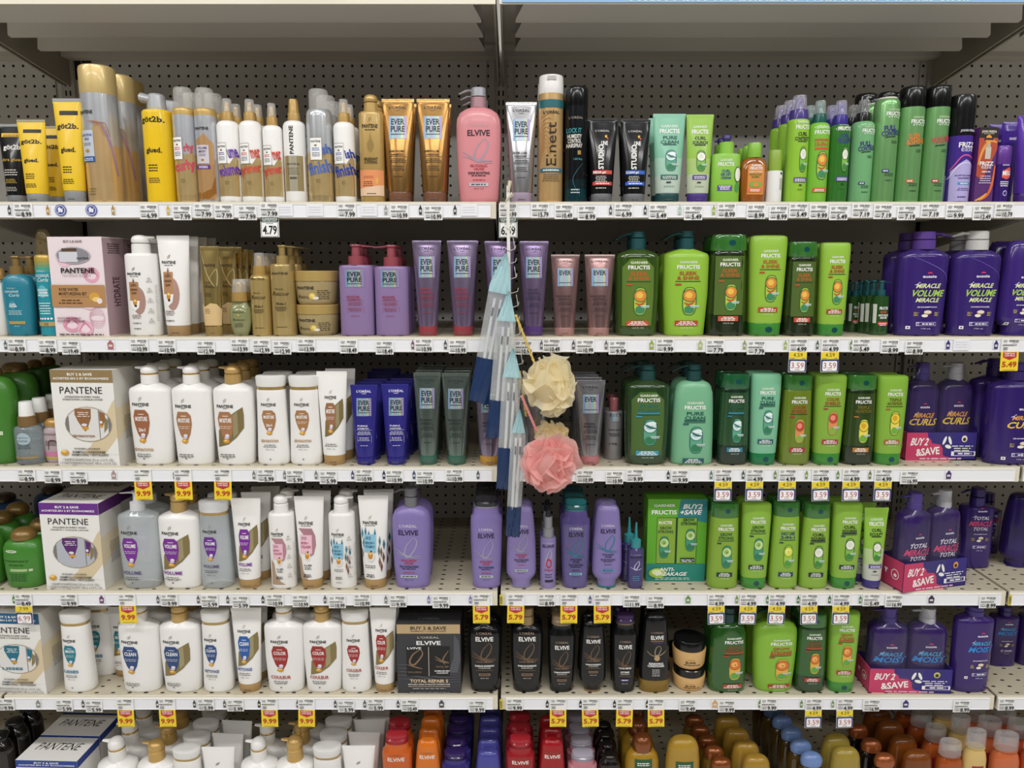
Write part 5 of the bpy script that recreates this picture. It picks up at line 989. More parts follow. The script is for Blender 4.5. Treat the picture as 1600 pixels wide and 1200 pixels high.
put(2, 'can', 944, 973, 621, 'slim silver bottle with dusty pink cap', n=2, d=.045, bt=641, cw=.6, c='#8d8b8c', k='sat', cap='#9c5a5e', ck='pl', sh=.04, cr=.8, pr=lambda m: [holo(m, .1, .72, .4, .16), T(m, 'EVER', .1, .74, .6, .05, '#2c3040', 0), T(m, 'BOND REPAIR', .1, .5, .7, .02, '#2c2a2c'), Ln(m, 0, .44, .6, 3, '#2c2a2c', .008, .02), T(m, '17%', -.1, .27, .4, .03, '#2c2a2c')])
put(2, 'pump', 975, 1045, 569, 'dark green translucent pump bottle with aloe picture', n=2, bt=592, tb=.93, c='#2c4a24', k='liq', pc='#10403f', ps='hook', nk=.34, pr=fpump('PURE', 'CLEAN', '#1f6a5c', 'aloe', '#3a9ab0', .66, win='#4a6a2c', three='#2f8aa0', u=.0))
put(2, 'pump', 1049, 1115, 568, 'mint pump bottle with rounded shoulders and aloe picture', n=2, bt=594, shape='round', c='#76b68c', pc='#10403f', ps='hook', nk=.34, pr=fpump('PURE', 'CLEAN', '#1d5a50', 'aloe', '#1f5a64', .58, three='#1d5a50', u=.0))
gs(2, 1122, 1170, 583, 'dark green bottle with aloe picture and cap', 'PURE', 'CLEAN', '#1f5a3c', 'aloe', '#2f7f96', '#2f5a34', '#1b3424', three='#2f8aa0', cap='#1f6a3c')
gc(2, 1170, 1217, 583, 'mint upside-down bottle with aloe picture', 'PURE', 'CLEAN', '#1d5a50', 'aloe', '#1f5a64', c='#7cbf98', cap='#1f7a48', three='#1d5a50')
gs(2, 1219, 1267, 585, 'olive green bottle with red print and green cap', 'COLOR', 'SHIELD', '#a03c20', 'grape', '#a8303c', '#7d9422', k='liq')
gc(2, 1269, 1318, 585, 'lime upside-down bottle with red grapefruit picture', 'COLOR', 'SHIELD', '#a03c20', 'grape', '#a8303c', c='#84b034')
gs(2, 1317, 1366, 585, 'dark green bottle with yellow avocado picture', 'TRIPLE', 'NUTRITION', '#7a6a14', 'avo', '#b87a2c', '#36501a', '#24341a')
gc(2, 1366, 1413, 586, 'lime upside-down bottle with yellow avocado picture', 'TRIPLE', 'NUTRITION', '#6a5a14', 'avo', '#a8642c', c='#84b432')
CU = (['MIRACLE', 'CURLS', ''], ['#e8a43c', '#f0c43c', '#9a8ad0'])
def apack(ls, cs, **k):
    def f(m): aussie(m, ls, cs, v0=.56, sq=False, k=1.3, **k)
    return f
put(2, 'pack', 1405, 1516, 564, 'shrink wrapped purple pump pair with orange lettering', d=.045, nut='#efe6d0', th=.29, bp=apack(['MIRACLE', 'CURLS', ''], CU[1]))
put(2, 'pump', 1540, 1622, 566, 'wide dark purple pump bottle with orange lettering', n=2, dx=.0, bt=592, tb=.94, nk=.36, c='#332068', k='gl', pc='#332068', ps='flat', dr=.5, pr=lambda m: aussie(m, ['MIRACLE', 'CURLS', ''], CU[1], v0=.56, u=.2))

# ------------------------------------------------------------------ fourth shelf
put(3, 'squat', 9, 73, 824, 'squat green bottle with bronze dome cap, foremost of its group', n=3, dx=0.0, hb=.82, cw=.55, c='#3f8426', cap='#86682f', pr=rosem)
put(3, 'squat', -54, 6, 812, 'squat green bottle cut by the left edge', n=3, d=.01, dx=.0, hb=.82, cw=.55, c='#3f8426', cap='#86682f')
put(3, 'squat', -20, 40, 770, 'blue bottle in the dark behind the green bottles', n=2, d=.30, dx=.09, hb=.84, cw=.5, c='#1c4a8c', cap='#4a3a20')
tpb = lambda m: T(m, 'PANTENE', 0, .6, .70, .3, '#2a2522', 0, sh=.2)
put(3, 'box', 84, 178, 777, 'white gift box with purple band and oval window', n=2, dp=.096, bd=.045, c='#efede8', pr=gbox('#6a2c7c', 'FULLNESS IN EVERY WASH', 'DENSITÉ À CHAQUE LAVAGE', bwin('#5c2470', '', '#b9bcc4'), '#6a2c8c'), sp=lambda m: [bside(m), R(m, 0, .935, 1, .13, '#5c2670')], tp=tpb, rz=-3)
VP = '#7a2a96'
put(3, 'pump', 188, 251, 767, 'clear pump bottle with purple emblem', n=2, bt=795, nk=.36, k='cl', c='#dfe7ea', pc='#dfe1e4', ps='thin', d_=-1, dr=.55, sl=.98, pr=pp(VP, 'VOLUME', vp=.595, et=.54, eb=.23, low='VOLUME', lowc='#5a4a7c'))
put(3, 'pump', 251, 316, 768, 'white pump bottle with purple emblem and gold pump', n=2, bt=797, nk=.38, pc='#c9a562', pk='sat', pr=pp(VP, 'VOLUME', vp=.595, et=.54, eb=.23, gold=True, low='VOLUME'))
put(3, 'flip', 313, 363, 780, 'clear flip cap bottle with purple emblem', n=2, k='cl', c='#dfe7ea', cap='#e2e2e4', pr=pp('#6a2a90', 'VOLUME', vp=.66, et=.60, eb=.32, u=-.15, w=.42, low='VOLUME', lowc='#5a4a7c'))
put(3, 'tube', 364, 411, 778, 'white squeeze tube with purple emblem and gold cap', n=3, dx=.008, pr=pp(VP, 'VOLUME', vp=.72, et=.665, eb=.335, u=-.08, w=.38, gold=True, low='VOLUME'), **WT)
def biotin(m):
    u = -.2; logo_mark(m, u, .77, 1.1, '#b08a8a'); T(m, 'PANTENE', u, .715, .48, .034, DK); Ln(m, u, .685, .34, 1, '#6a645c', .007)
    P(m, [(u - .5, .66), (u + .4, .66), (u + .62, .58), (u + .66, .48), (u + .5, .38), (u + .3, .36), (u + .1, .5), (u - .1, .58)], '#c08a94', 'sat', nx=18); P(m, [(u - .55, .06), (u + .5, .06), (u + .1, .1), (u - .25, .2), (u - .35, .33), (u - .55, .38)], '#b8977c', 'sat', nx=14)
    R(m, u, .49, .40, .20, '#efc0cf'); Ln(m, u - .12, .565, .2, 2, '#7a4a58', .009, .018); T(m, 'BIOTIN +', u - .08, .505, .24, .028, '#b04a6c'); T(m, 'COLLAGEN', u, .465, .32, .028, '#b04a6c')
    E(m, u + .1, .36, .18, .10, '#e8e0da'); E(m, u + .08, .37, .13, .08, '#c9892a'); E(m, u + .08, .39, .07, .03, '#f2d070'); E(m, u + .12, .41, .05, .02, '#3a2a1a')
    T(m, '0 to 85%', u + .1, .265, .26, .02, DK); Ln(m, u + .1, .24, .26, 2, '#55504a', .007, .016); Ln(m, u + .05, .16, .3, 2, DK, .01, .02)
def keratin(m):
    u = -.2; logo_mark(m, u, .77, 1.1, '#b0a08a'); T(m, 'PANTENE', u, .715, .48, .034, DK); Ln(m, u, .685, .34, 1, '#6a645c', .007)
    def dia(a, b, c, h=.06): P(m, [(a - .07, b), (a, b - h), (a + .07, b), (a, b + h)], c, nx=4)
    for a, b, c in ((-.72, .60, '#2f7f96'), (-.5, .62, '#2f7f96'), (-.28, .58, '#2f7f96'), (.12, .60, '#2f7f96'), (-.62, .5, '#22667a'), (-.72, .38, '#7a6a60'), (.42, .52, '#2f7f96'), (.36, .42, '#4a6a6c'), (.50, .40, '#8a5a4a'), (.40, .30, '#8a5a3c'), (.5, .24, '#7a4a3a'), (.62, .34, '#6a4a48'), (.66, .48, '#2f6f84')): dia(a, b, c)
    R(m, u, .50, .38, .19, '#8cc4dc'); Ln(m, u - .1, .565, .2, 2, '#2c4a5c', .009, .018); T(m, 'KERATIN +', u - .02, .505, .30, .028, '#2a6484'); T(m, 'VITAMIN E', u, .465, .30, .028, '#2a6484')
    E(m, u + .05, .36, .24, .11, '#e6e2dc'); E(m, u + .03, .37, .15, .08, '#c9892a'); E(m, u + .03, .39, .08, .03, '#f2d070'); E(m, u + .08, .415, .06, .02, '#3a2a1a')
    Ln(m, u, .26, .4, 2, '#55504a', .008, .02); Ln(m, u, .16, .3, 2, DK, .01, .02); Ln(m, u, .09, .28, 1, '#55504a', .008)
SP = dict(shape='straight', nk=.56, dr=.75, ps='dome', d_=1)
put(3, 'pump', 422, 462, 772, 'slim white pump bottle with pink square', n=2, bt=799, pr=slimscale(bl_side(biotin)), **SP)
put(3, 'tube', 462, 509, 775, 'white squeeze tube with pink square and gold cap', n=2, dx=.006, pr=biotin, **WT)
put(3, 'pump', 515, 556, 773, 'slim white pump bottle with blue square and leaf diamonds', n=2, bt=799, pr=slimscale(bl_side(keratin)), **SP)
put(3, 'tube', 561, 609, 774, 'white squeeze tube with blue square and leaf diamonds', n=2, dx=.006, pr=keratin, **WT)
LV = '#8676b4'
put(3, 'pump', 613, 675, 761, 'large lilac pump bottle with grey pump', n=2, bt=789, shape='inv', nk=.34, c=LV, pc='#77777c', pk='sat', ps='flat', dr=.56, pr=lambda m: elvive(m, '#2a2440', '#a9a6c0', 'HYALURON', '+PLUMP', '#b5304c', '72H HYDRATING', .575, u=-.12))
el = lambda **k: (lambda m: elvive(m, '#2a2440', k.get('lp', '#a39fb8'), 'HYALURON', k.get('b', '+PLUMP'), k.get('red', '#b5304c'), k.get('t', '72H HYDRATING'), k.get('v', .583), u=k.get('u', 0), dr=k.get('dr', 0), bn=k.get('bn')))
put(3, 'es', 735, 785, 772, 'lilac shampoo bottle with black ribbed cap', n=3, c=LV, pr=el())
put(3, 'ec', 791, 838, 790, 'lilac upside-down bottle with silver swirl', n=2, c='#8d7db8', cap='#8a86a0', pr=el(v=.71, dr=.03))
put(3, 'slim', 844, 869, 790, 'slim lilac serum pump bottle with silver collar', n=2, c='#9283b8', bt=838, pr=lambda m: [T(m, "L'ORÉAL", 0, .57, .6, .022, '#cfc9de', 0), T(m, 'ELVIVE', 0, .53, .72, .034, '#2a2440'), S(m, [(.2, .5), (.35, .42), (-.1, .30), (-.3, .36), (.2, .5)], .08, '#b9b4c8', 'sat', n=24), E(m, .05, .32, .36, .12, '#b5304c'), E(m, .05, .32, .2, .07, '#9283b8'), T(m, '72H', 0, .235, .5, .024, '#b5304c'), Ln(m, 0, .18, .5, 2, '#2a2440', .01, .03), R(m, .1, .10, .5, .03, '#2a2440')])
put(3, 'es', 876, 922, 778, 'violet shampoo bottle with teal ribbed cap and teal swirl', n=3, c='#6a5ca0', k='liq', cap='#1f6468', cr2='#2f8088', pr=el(lp='#2a7f9c', b='+PURE', red='#2a2450', t='72H PURIFYING', v=.62, bn='#7fb4cc'))
put(3, 'ec', 925, 972, 789, 'lilac upside-down bottle with teal swirl', n=2, c='#8576b2', cap='#2f7a80', pr=el(lp='#2a7f9c', b='+PURE', red='#2a2450', t='72H REHYDRATING', v=.71, dr=.03, bn='#4a9ab8'))
put(3, 'drop', 980, 1006, 816, 'small violet bottle with pointed teal dropper tip', n=2, dx=-.012, bt=854, c='#42367c', pr=lambda m: [T(m, "L'ORÉAL", 0, .53, .6, .02, '#a9a2c8', 0), T(m, 'ELVIVE', 0, .49, .7, .03, '#191430'), S(m, [(.3, .44), (.35, .38), (-.1, .30), (-.2, .36), (.3, .44)], .07, '#b9b4d8', n=20), S(m, [(-.7, .34), (0, .30), (.7, .32)], .05, '#b9b4d8'), Ln(m, 0, .2, .5, 3, '#4a9ab8', .01, .03)])
def greenbox(m):
    P(m, [(-1, 0), (1, 0), (1, .22), (-1, .22)], '#1f8a7a'); P(m, [(.0, .78), (1, .72), (1, 1), (.1, 1)], '#1f7f84'); 
    T(m, 'GARNIER', -.44, .925, .36, .032, '#e6efdc'); T(m, 'FRUCTIS', -.45, .845, .42, .05, WH); T(m, 'BUY2', .52, .915, .32, .055, WH, sh=.3); T(m, '+SAVE', .45, .845, .36, .055, WH, sh=.3)
    R(m, 0, .50, .68, .56, '#0f3a14'); R(m, -.36, .50, .31, .55, '#86ac30'); R(m, .34, .50, .32, .55, '#86b432')
    T(m, 'RUCTIS', -.40, .72, .22, .036, WH); T(m, 'GROW', -.38, .655, .2, .034, '#16402c'); T(m, 'STRONG', -.38, .61, .26, .034, '#16402c'); capsule(m, -.42, .42, .17, .27, 'apple'); T(m, 'GROW', .38, .755, .2, .034, '#16402c'); T(m, 'STRONG', .38, .71, .26, .034, '#16402c'); capsule(m, .46, .51, .17, .27, 'apple'); R(m, .38, .27, .24, .05, '#123c40'); Ln(m, .38, .27, .22, 2, WH, .008, .018)
    E(m, -.62, .11, .3, .12, '#9fc43c'); E(m, -.66, .12, .16, .07, '#e6eea8'); T(m, 'ANTI-', -.3, .155, .26, .042, WH, sh=.3); T(m, 'BREAKAGE', -.15, .10, .52, .045, WH, sh=.3); Ln(m, -.1, .05, .6, 2, '#cfe6d8', .007, .018)
put(3, 'box', 1007, 1099, 774, 'bright green gift box with rectangular window', d=.045, bd=.03, side=-1, c='#5fae1e', pr=greenbox)
gs(3, 1106, 1154, 784, 'lime bottle with green apple picture and green cap', 'GROW', 'STRONG', '#1d5a2c', 'apple', '#12383c', '#82a82a', k='pl')
gc(3, 1156, 1202, 785, 'lime upside-down bottle with green apple picture', 'GROW', 'STRONG', '#1d4a24', 'apple', '#12383c', c='#88b634')
gs(3, 1203, 1248, 782, 'lime bottle with lemon slice picture and green cap', 'DAILY CARE', '2-IN-1', '#1f3f6a', 'lemon', '#1f3f6a', '#86b030', k='pl')
gs(3, 1250, 1295, 785, 'lime bottle with coconut picture and green cap', 'CURL', 'NOURISH', '#1c2a1c', 'coco', '#1c2438', '#86b030', k='pl', three='#1c2438')
gc(3, 1297, 1343, 785, 'lime upside-down bottle with coconut picture', 'CURL', 'NOURISH', '#1c2a1c', 'coco', '#1c2a4a', c='#88b634', three='#1c2438')
put(3, 'tube', 1346, 1384, 793, 'lime and grey squeeze tube with purple cap', n=2, dx=-.012, br=.74, zones=[(.3, '#c3c6ba', 'pl'), (.5, '#b7cc90', 'pl'), (1, '#8fbf38', 'pl')], c='#8fbf38', cap='#3a2f80', pr=gtube('CURL', 'SCULPT', '#26331c', 'coco', '#4a3a90', 0))
TM = (['TOTAL', 'MIRACLE', 'TOTAL'], ['#e6dff0', '#e0447c', '#e6dff0'])
put(3, 'pack', 1386, 1504, 764, 'shrink wrapped purple pump pair with pink lettering, turned askew', d=.0, rz=14, nut='#e0a04a', th=.30, bp=apack(*TM))
put(3, 'pump', 1497, 1549, 762, 'purple pump bottle with pink lettering standing further back', d=.12, bt=789, tb=.96, nk=.4, shape='straight', c='#38246e', k='gl', pc='#3a2478', ps='flat', dr=.6, pr=lambda m: aussie(m, *TM, v0=.74, sq=False), base=898)
put(3, 'pump', 1520, 1562, 770, 'purple pump bottle half hidden behind another purple pump', d=.22, bt=795, nk=.4, shape='straight', c='#38246e', k='gl', pc='#3a2478', ps='flat', dr=.6, pr=lambda m: aussie(m, *TM, v0=.74, sq=False))
put(3, 'ec', 1566, 1625, 770, 'dark purple bottle at the right edge', n=1, d=.12, c='#2e1d62', k='gl', cap='#2c1c68')

# ------------------------------------------------------------------ fifth shelf
put(4, 'box', -4, 88, 945, 'white gift box with blue band and oval window', n=1, bd=.045, c='#efede8', pr=gbox('#135a7c', 'SMOOTHNESS IN EVERY WASH', 'DOUCEUR À CHAQUE LAVAGE', bwin('#137088', 'LISSES'), '#135a84'), sp=bside, rz=-3)
TL = '#127f90'
put(4, 'flip', 98, 147, 953, 'white flip cap bottle with teal emblem', n=2, dp=.075, dx=.016, pr=pp(TL, 'SMOOTH', vp=.66, et=.60, eb=.33, u=-.2, w=.40, low='LISSES', lowc='#1f7f9c'))
put(4, 'tube', 172, 213, 948, 'white tube with teal emblem standing further back', d=.07, pr=pp(TL, 'SMOOTH', vp=.72, et=.665, eb=.335, u=-.1, w=.4, gold=True), **WT)
CB = '#2f4a7c'
put(4, 'pump', 189, 253, 942, 'white pump bottle with navy emblem and white pump', n=2, bt=967, nk=.40, ring='#c9a04c', pr=pp(CB, 'CLEAN', vp=.60, et=.548, eb=.22))
put(4, 'pump', 253, 316, 942, 'white pump bottle with navy emblem and gold pump', n=2, bt=967, nk=.40, pc='#c9a562', pk='sat', pr=pp(CB, 'CLEAN', vp=.60, et=.548, eb=.22, gold=True))
put(4, 'flip', 316, 364, 951, 'white flip cap bottle with blue emblem', n=2, pr=pp('#2c4f88', 'CLEAN', vp=.66, et=.60, eb=.33, u=-.2, w=.40, low='NETTOYAGE'))
put(4, 'tube', 364, 412, 949, 'white squeeze tube with bright blue emblem', n=2, pr=pp('#2a5ca8', 'CLEAN', vp=.73, et=.675, eb=.345, u=-.12, w=.40, gold=True, low='NETTOYAGE'), **WT)
RD = '#a02c28'
put(4, 'pump', 415, 477, 942, 'white pump bottle with red emblem and white pump', n=2, bt=966, nk=.40, ring='#c9a04c', pr=pp(RD, 'COLOR', vp=.605, et=.555, eb=.245, u=-.12, w=.42, low='COULEUR', lowc='#b03a30'))
put(4, 'pump', 475, 536, 942, 'white pump bottle with red emblem and gold pump', n=2, bt=966, nk=.40, pc='#c9a562', pk='sat', pr=pp(RD, 'COLOR', vp=.605, et=.555, eb=.245, u=-.12, w=.40, gold=True, low='COULEUR', lowc='#b03a30'))
put(4, 'flip', 533, 580, 950, 'white flip cap bottle with red emblem', n=2, pr=pp(RD, 'COLOR', vp=.65, et=.59, eb=.34, u=-.05, w=.42, low='COULEUR', lowc='#b03a30'))
put(4, 'tube', 579, 621, 949, 'white squeeze tube with red emblem beside the black box', n=2, pr=pp(RD, 'COLOR', vp=.74, et=.69, eb=.36, u=-.12, w=.40, gold=True, low='COULEUR', lowc='#b03a30'), **WT)
def blackbox(m):
    R(m, 0, .925, .99, .13, '#c8ac80', 'sat'); T(m, 'BUY 2 & SAVE', -.0, .94, .56, .045, '#2a1e14'); T(m, 'SHAMPOO + CONDITIONER', 0, .895, .56, .022, '#6a5638')
    P(m, [(.6, .3), (.9, .3), (1, .5), (.95, .75), (.8, .85), (.85, .6)], '#55555c')
    for i in range(5): S(m, [(-1, .42 - i * .05), (-.4, .40 - i * .05), (.3, .33 - i * .045), (.98, .30 - i * .03)], .018, '#5c5c64')
    T(m, "L'ORÉAL", 0, .81, .34, .036, '#cfc6bc', 0); T(m, 'ELVIVE', 0, .73, .38, .055, '#f2f0ec'); R(m, -.02, .465, .68, .42, '#141416')
    T(m, 'LVIVE', -.45, .655, .22, .03, '#e8e6e0'); S(m, [(-.25, .64), (-.2, .56), (-.45, .42), (-.6, .45), (-.5, .56), (-.25, .64)], .03, '#8a6f50', 'sat', n=30); S(m, [(-.68, .42), (-.4, .38), (-.2, .36)], .02, '#8a6f50', 'sat'); T(m, 'TOTAL REPAIR', -.45, .31, .22, .02, '#8a6f50')
    S(m, [(.2, .54), (.4, .48), (.64, .45)], .02, '#8a6f50', 'sat'); S(m, [(.2, .5), (.4, .46), (.64, .44)], .015, '#8a6f50', 'sat'); S(m, [(.62, .62), (.45, .5), (.5, .42)], .02, '#8a6f50', 'sat'); T(m, 'TOTAL REP', .42, .39, .2, .024, '#8a6f50'); T(m, 'DAMAGE REV', .42, .33, .24, .02, WH); T(m, 'CONDITI', .42, .30, .18, .018, WH)
    R(m, .0, .465, .008, .42, '#d8d2c4'); T(m, 'TOTAL REPAIR 5', 0, .185, .60, .045, '#e4c9a4'); T(m, 'RESTORES 5 SIGNS OF HEALTHY LOOKING HAIR', 0, .135, .66, .018, '#e9e4da'); R(m, 0, .105, .66, .008, '#c8a888'); Ln(m, 0, .075, .62, 1, '#9a9aa0', .014); Ln(m, 0, .02, .8, 1, '#8a8a90', .01)
put(4, 'box', 623, 722, 964, 'charcoal gift box with tan band and window', n=2, bd=.035, dp=.075, c='#3a3a3e', pr=blackbox, tp=lambda m: T(m, "L'ORÉAL", 0, .4, .34, .2, '#8a8a8e', 0))
BK = '#131315'
def elb(v=.57, t='SHAMPOO', u=0, ex=False):
    def f(m):
        T(m, "L'ORÉAL", u, v + .07, .46, .032, '#a8917c', 0); T(m, 'ELVIVE', u, v, .52, .05, '#efede8')
        lp = '#6d5640'; S(m, [(u + .28, v - .045), (u + .42, v - .09), (u + .3, v - .17), (u - .02, v - .245), (u - .2, v - .22), (u - .1, v - .13), (u + .28, v - .045)], .045, lp, 'sat', n=36)
        for i in range(3): S(m, [(u - .72, v - .15 - i * .03), (u - .35, v - .2 - i * .02), (u, v - .235 - i * .012), (u + .68, v - .24 - i * .012)], .03, lp, 'sat')
        T(m, 'TOTAL REPAIR 5' if not ex else 'TOTAL REPAIR', u, v - .275, .5, .02, '#8a6f58' if not ex else WH)
        T(m, 'DAMAGE REVERSING' if not ex else 'EXTREME', u, v - .325, .56 if not ex else .34, .02, WH); T(m, t, u, v - .352, .36, .018, '#d9d6cf', 0); R(m, u, v - .38, .5, .006, '#7a624c'); R(m, u, v - .43, .34, .036, '#7a624c' if not ex else '#3a2a6a'); Ln(m, u, v - .43, .26, 1, '#2c2218' if not ex else WH, .01); T(m, '28 FL OZ', u, v - .475, .24, .012, '#d9d6cf', 0)
    return f
put(4, 'pump', 731, 784, 948, 'black pump bottle left of the shelf join', n=2, bt=972, shape='inv', nk=.4, c=BK, k='gl', pc='#1c1c1e', ps='flat', pr=elb(t='CONDITIONER', v=.66))
put(4, 'pump', 798, 849, 948, 'black pump bottle right of the shelf join', n=2, bt=972, shape='inv', nk=.4, c=BK, k='gl', pc='#9a8258', pk='sat', ps='flat', pr=elb(v=.66))
put(4, 'es', 856, 899, 958, 'black bottle with beige cap', n=2, c=BK, k='gl', cap='#8f7a5c', ck='pl', cr2='#a08a68', pr=elb(v=.60))
put(4, 'ec', 905, 947, 969, 'black upside-down bottle on a bronze base', n=2, c='#151618', k='gl', cap='#8a6a44', pr=elb(v=.74, t='CONDITIONER'))
put(4, 'es', 956, 995, 957, 'black bottle with purple and tan cap', n=2, c=BK, k='gl', cap='#3a2250', cr2='#7a6a54', pr=elb(v=.60, ex=True))
def renew(m): T(m, "L'ORÉAL", .05, .79, .4, .026, '#a8917c', 0); T(m, 'ELVIVE', .05, .725, .42, .048, '#efede8'); R(m, .05, .68, .42, .022, '#6d5640'); R(m, .1, .655, .3, .016, '#3a2a6a'); S(m, [(.2, .62), (.3, .58), (.1, .50), (-.1, .52), (0, .6), (.2, .62)], .03, '#a89878', 'sat', n=20); S(m, [(-.6, .55), (-.3, .50), (.1, .49), (.5, .53), (.62, .56)], .03, '#a89878', 'sat'); E(m, .05, .46, .18, .07, '#b89a72'); T(m, 'RENEWING', .0, .39, .46, .026, WH); T(m, 'CONDITIONER', 0, .36, .54, .026, WH); Ln(m, 0, .31, .3, 4, '#d9d6cf', .009, .025)
put(4, 'ec', 999, 1047, 958, 'black upside-down bottle on a wide olive gold base', n=2, c='#141316', k='gl', gold='#8a6c1c', pr=renew)
jb = lambda m: [T(m, "L'ORÉAL", -.1, .40, .24, .05, '#9a7a50', 0), T(m, 'ELVIVE', -.1, .29, .28, .08, '#241c14'), Ln(m, 0, .19, .5, 1, '#3a2c1c', .03)]
put(4, 'jar', 1050, 1102, 1037, 'lower beige jar with black lid', hb=.66, c='#d9ac6c', k='pl', cap='#141416', ck='gl', lw=.92, n=2, pr=jb)
put(4, 'jar', 1050, 1103, 994, 'upper beige jar with black lid', hb=.66, lift=z_at(1037, FRONT + .05) - ZS[4] + .0012, c='#d9ac6c', k='pl', cap='#141416', ck='gl', lw=.92, pr=jb)
put(4, 'pump', 1107, 1166, 948, 'green translucent pump bottle with orange slice picture', n=2, bt=970, shape='round', c='#2f6a24', k='liq', pc='#10403f', ps='hook', nk=.3, pr=fpump('GROW', 'STRONG', '#8a4a1c', 'orange', '#b8402c', .62, u=.2, three='#b8502c'))
put(4, 'pump', 1175, 1243, 950, 'opaque lime pump bottle with orange slice picture', n=2, bt=966, shape='inv', c='#86ba2c', pc='#10403f', ps='hook', nk=.3, pr=fpump('GROW', 'STRONG', '#a84a1c', 'orange', '#a8381c', .62, u=.15, three='#b8502c'))
gs(4, 1243, 1290, 956, 'green bottle with orange slice picture and cap', 'GROW', 'STRONG', '#8a4a1c', 'orange', '#b8402c', '#2f6a24', '#1f4a1c', three='#b8502c')
gc(4, 1292, 1339, 954, 'lime upside-down bottle with orange slice picture', 'GROW', 'STRONG', '#a84a1c', 'orange', '#b0401c', c='#84b632', three='#b8502c')
MO = (['MIRACLE', 'MOIST', ''], ['#4aa4d8', '#2a8ad8', '#8a7ad0'])
put(4, 'pack', 1350, 1477, 945, 'shrink wrapped purple pump pair with blue lettering', nut='#c8c86a', rz=-2, th=.30, bp=apack(*MO))
put(4, 'pump', 1487, 1547, 945, 'purple pump bottle with blue lettering', n=1, bt=958, tb=.96, nk=.42, c='#38236a', k='gl', pc='#3f2a80', ps='flat', dr=.5, pr=lambda m: aussie(m, *MO, v0=.68, u=.25))
put(4, 'pump', 1544, 1588, 946, 'purple pump bottle with blue lettering standing further back', d=.12, bt=960, tb=.96, nk=.42, shape='straight', c='#38236a', k='gl', pc='#3f2a80', ps='flat', dr=.6, pr=lambda m: aussie(m, *MO, v0=.74, sq=False))
put(4, 'pump', 1590, 1640, 946, 'purple bottle cut by the right edge', d=.12, bt=960, nk=.42, shape='straight', c='#36236a', k='gl', pc='#3f2a80', ps='flat', dr=.6)

# ------------------------------------------------------------------ bottom shelf, seen from above
put(5, 'squat', -18, 24, 1144, 'dark brown bottle, foremost of the dark group', n=3, dx=.0, hb=.90, cw=.6, dr=.8, c='#1c1411', k='liq', cap='#141212', ck='gl')
put(5, 'squat', 24, 60, 1150, 'dark brown bottle beside the white and navy box', n=1, d=.20, dx=.0, hb=.90, cw=.6, dr=.8, c='#241812', k='liq', cap='#161414', ck='gl')
def navybox(m): R(m, 0, .935, 1.0, .13, '#23449a'); T(m, 'BUY 2 & SAVE', 0, .955, .40, .03, WH); T(m, 'ACHETEZ-EN 2 ET ÉCONOMISEZ', 0, .915, .92, .03, WH); T(m, 'PANTENE', 0, .79, .70, .07, '#1e1b1a', 0)
put(5, 'box', 46, 143, 1170, 'white gift box with navy band', n=3, bd=.046, dp=.10, c='#efede8', pr=navybox, sp=lambda m: [R(m, 0, .935, 1, .13, '#1f3a8c')], tp=tpb, rz=-2)
def plainp(m): logo_mark(m, 0, .58, 1, '#a79a86')
for x0, x1, tp, s, gold, n in ((156, 216, 1152, 'white pump bottle with white beak, bottom left', 0, 3), (218, 277, 1156, 'white pump bottle with gold beak, bottom left', 1, 3), (378, 435, 1153, 'white pump bottle with white beak, bottom centre', 0, 2), (433, 492, 1150, 'white pump bottle with gold beak, bottom centre', 1, 3)):
    put(5, 'pump', x0, x1, tp, s, n=n, bt=1184, nk=.42, ring='#c9a04c', dr=.66, pr=plainp, **(dict(pc='#cba45c', pk='sat') if gold else {}))
for x0, x1, tp, s, n in ((272, 318, 1167, 'white flip cap bottle among the bottom left whites', 4), (489, 537, 1164, 'white flip cap bottle beside white tubes bottom centre', 5)):
    put(5, 'flip', x0, x1, tp, s, n=n, dx=.002)
for x0, x1, tp, s, n in ((318, 370, 1167, 'white squeeze tube among the bottom left whites', 3), (536, 588, 1165, 'white squeeze tube beside orange bottles', 4)):
    put(5, 'tube', x0, x1, tp, s, n=n, dx=.004, pr=lambda m: logo_mark(m, 0, .76, 1.3, '#8a847a'), **WT)
def eo(c='#efe8e0', v=.80): return lambda m: [T(m, "L'ORÉAL", 0, v + .055, .46, .026, '#8a5a3c', 0), T(m, 'ELVIVE', 0, v, .56, .045, c)]
put(5, 'es', 598, 645, 1142, 'orange bottle with flat red cap', n=2, c='#d0601c', k='gl', cap='#a82430', cr2='#b0303c', pr=eo(v=.70))
put(5, 'ec', 648, 690, 1155, 'orange upside-down bottle', n=4, c='#dd7416', k='gl', cap='#c8641c', pr=eo())
put(5, 'es', 690, 735, 1171, 'deep violet bottle', n=5, c='#38307a', k='gl', cap='#33225c', cr2='#33225c')
put(5, 'ec', 741, 785, 1172, 'periwinkle upside-down bottle', n=5, c='#4a4a9c', k='gl', cap='#3a3a8c')
put(5, 'es', 790, 836, 1149, 'crimson bottle with flat red cap', n=3, c='#a01c24', k='gl', cap='#a8202c', cr2='#8c1c24', pr=eo(v=.70))
put(5, 'ec', 841, 884, 1154, 'crimson upside-down bottle', n=3, c='#a4161e', k='gl', cap='#8c1c24', pr=eo())
put(5, 'es', 886, 933, 1172, 'dusty pink bottle with pale grey cap', n=4, c='#c07c86', k='gl', cap='#a8a2b0', cr2='#a8a2b0')
put(5, 'squat', 934, 970, 1176, 'black bottle in the dark beside the golden bottles', n=4, hb=.90, cw=.6, c='#1c1614', k='liq', cap='#17130f', ck='gl')
GD = '#a8801c'
wb = lambda m: [R(m, 0, .66, .5, .14, '#2c5a34'), Ln(m, 0, .68, .4, 2, WH, .012, .024)]
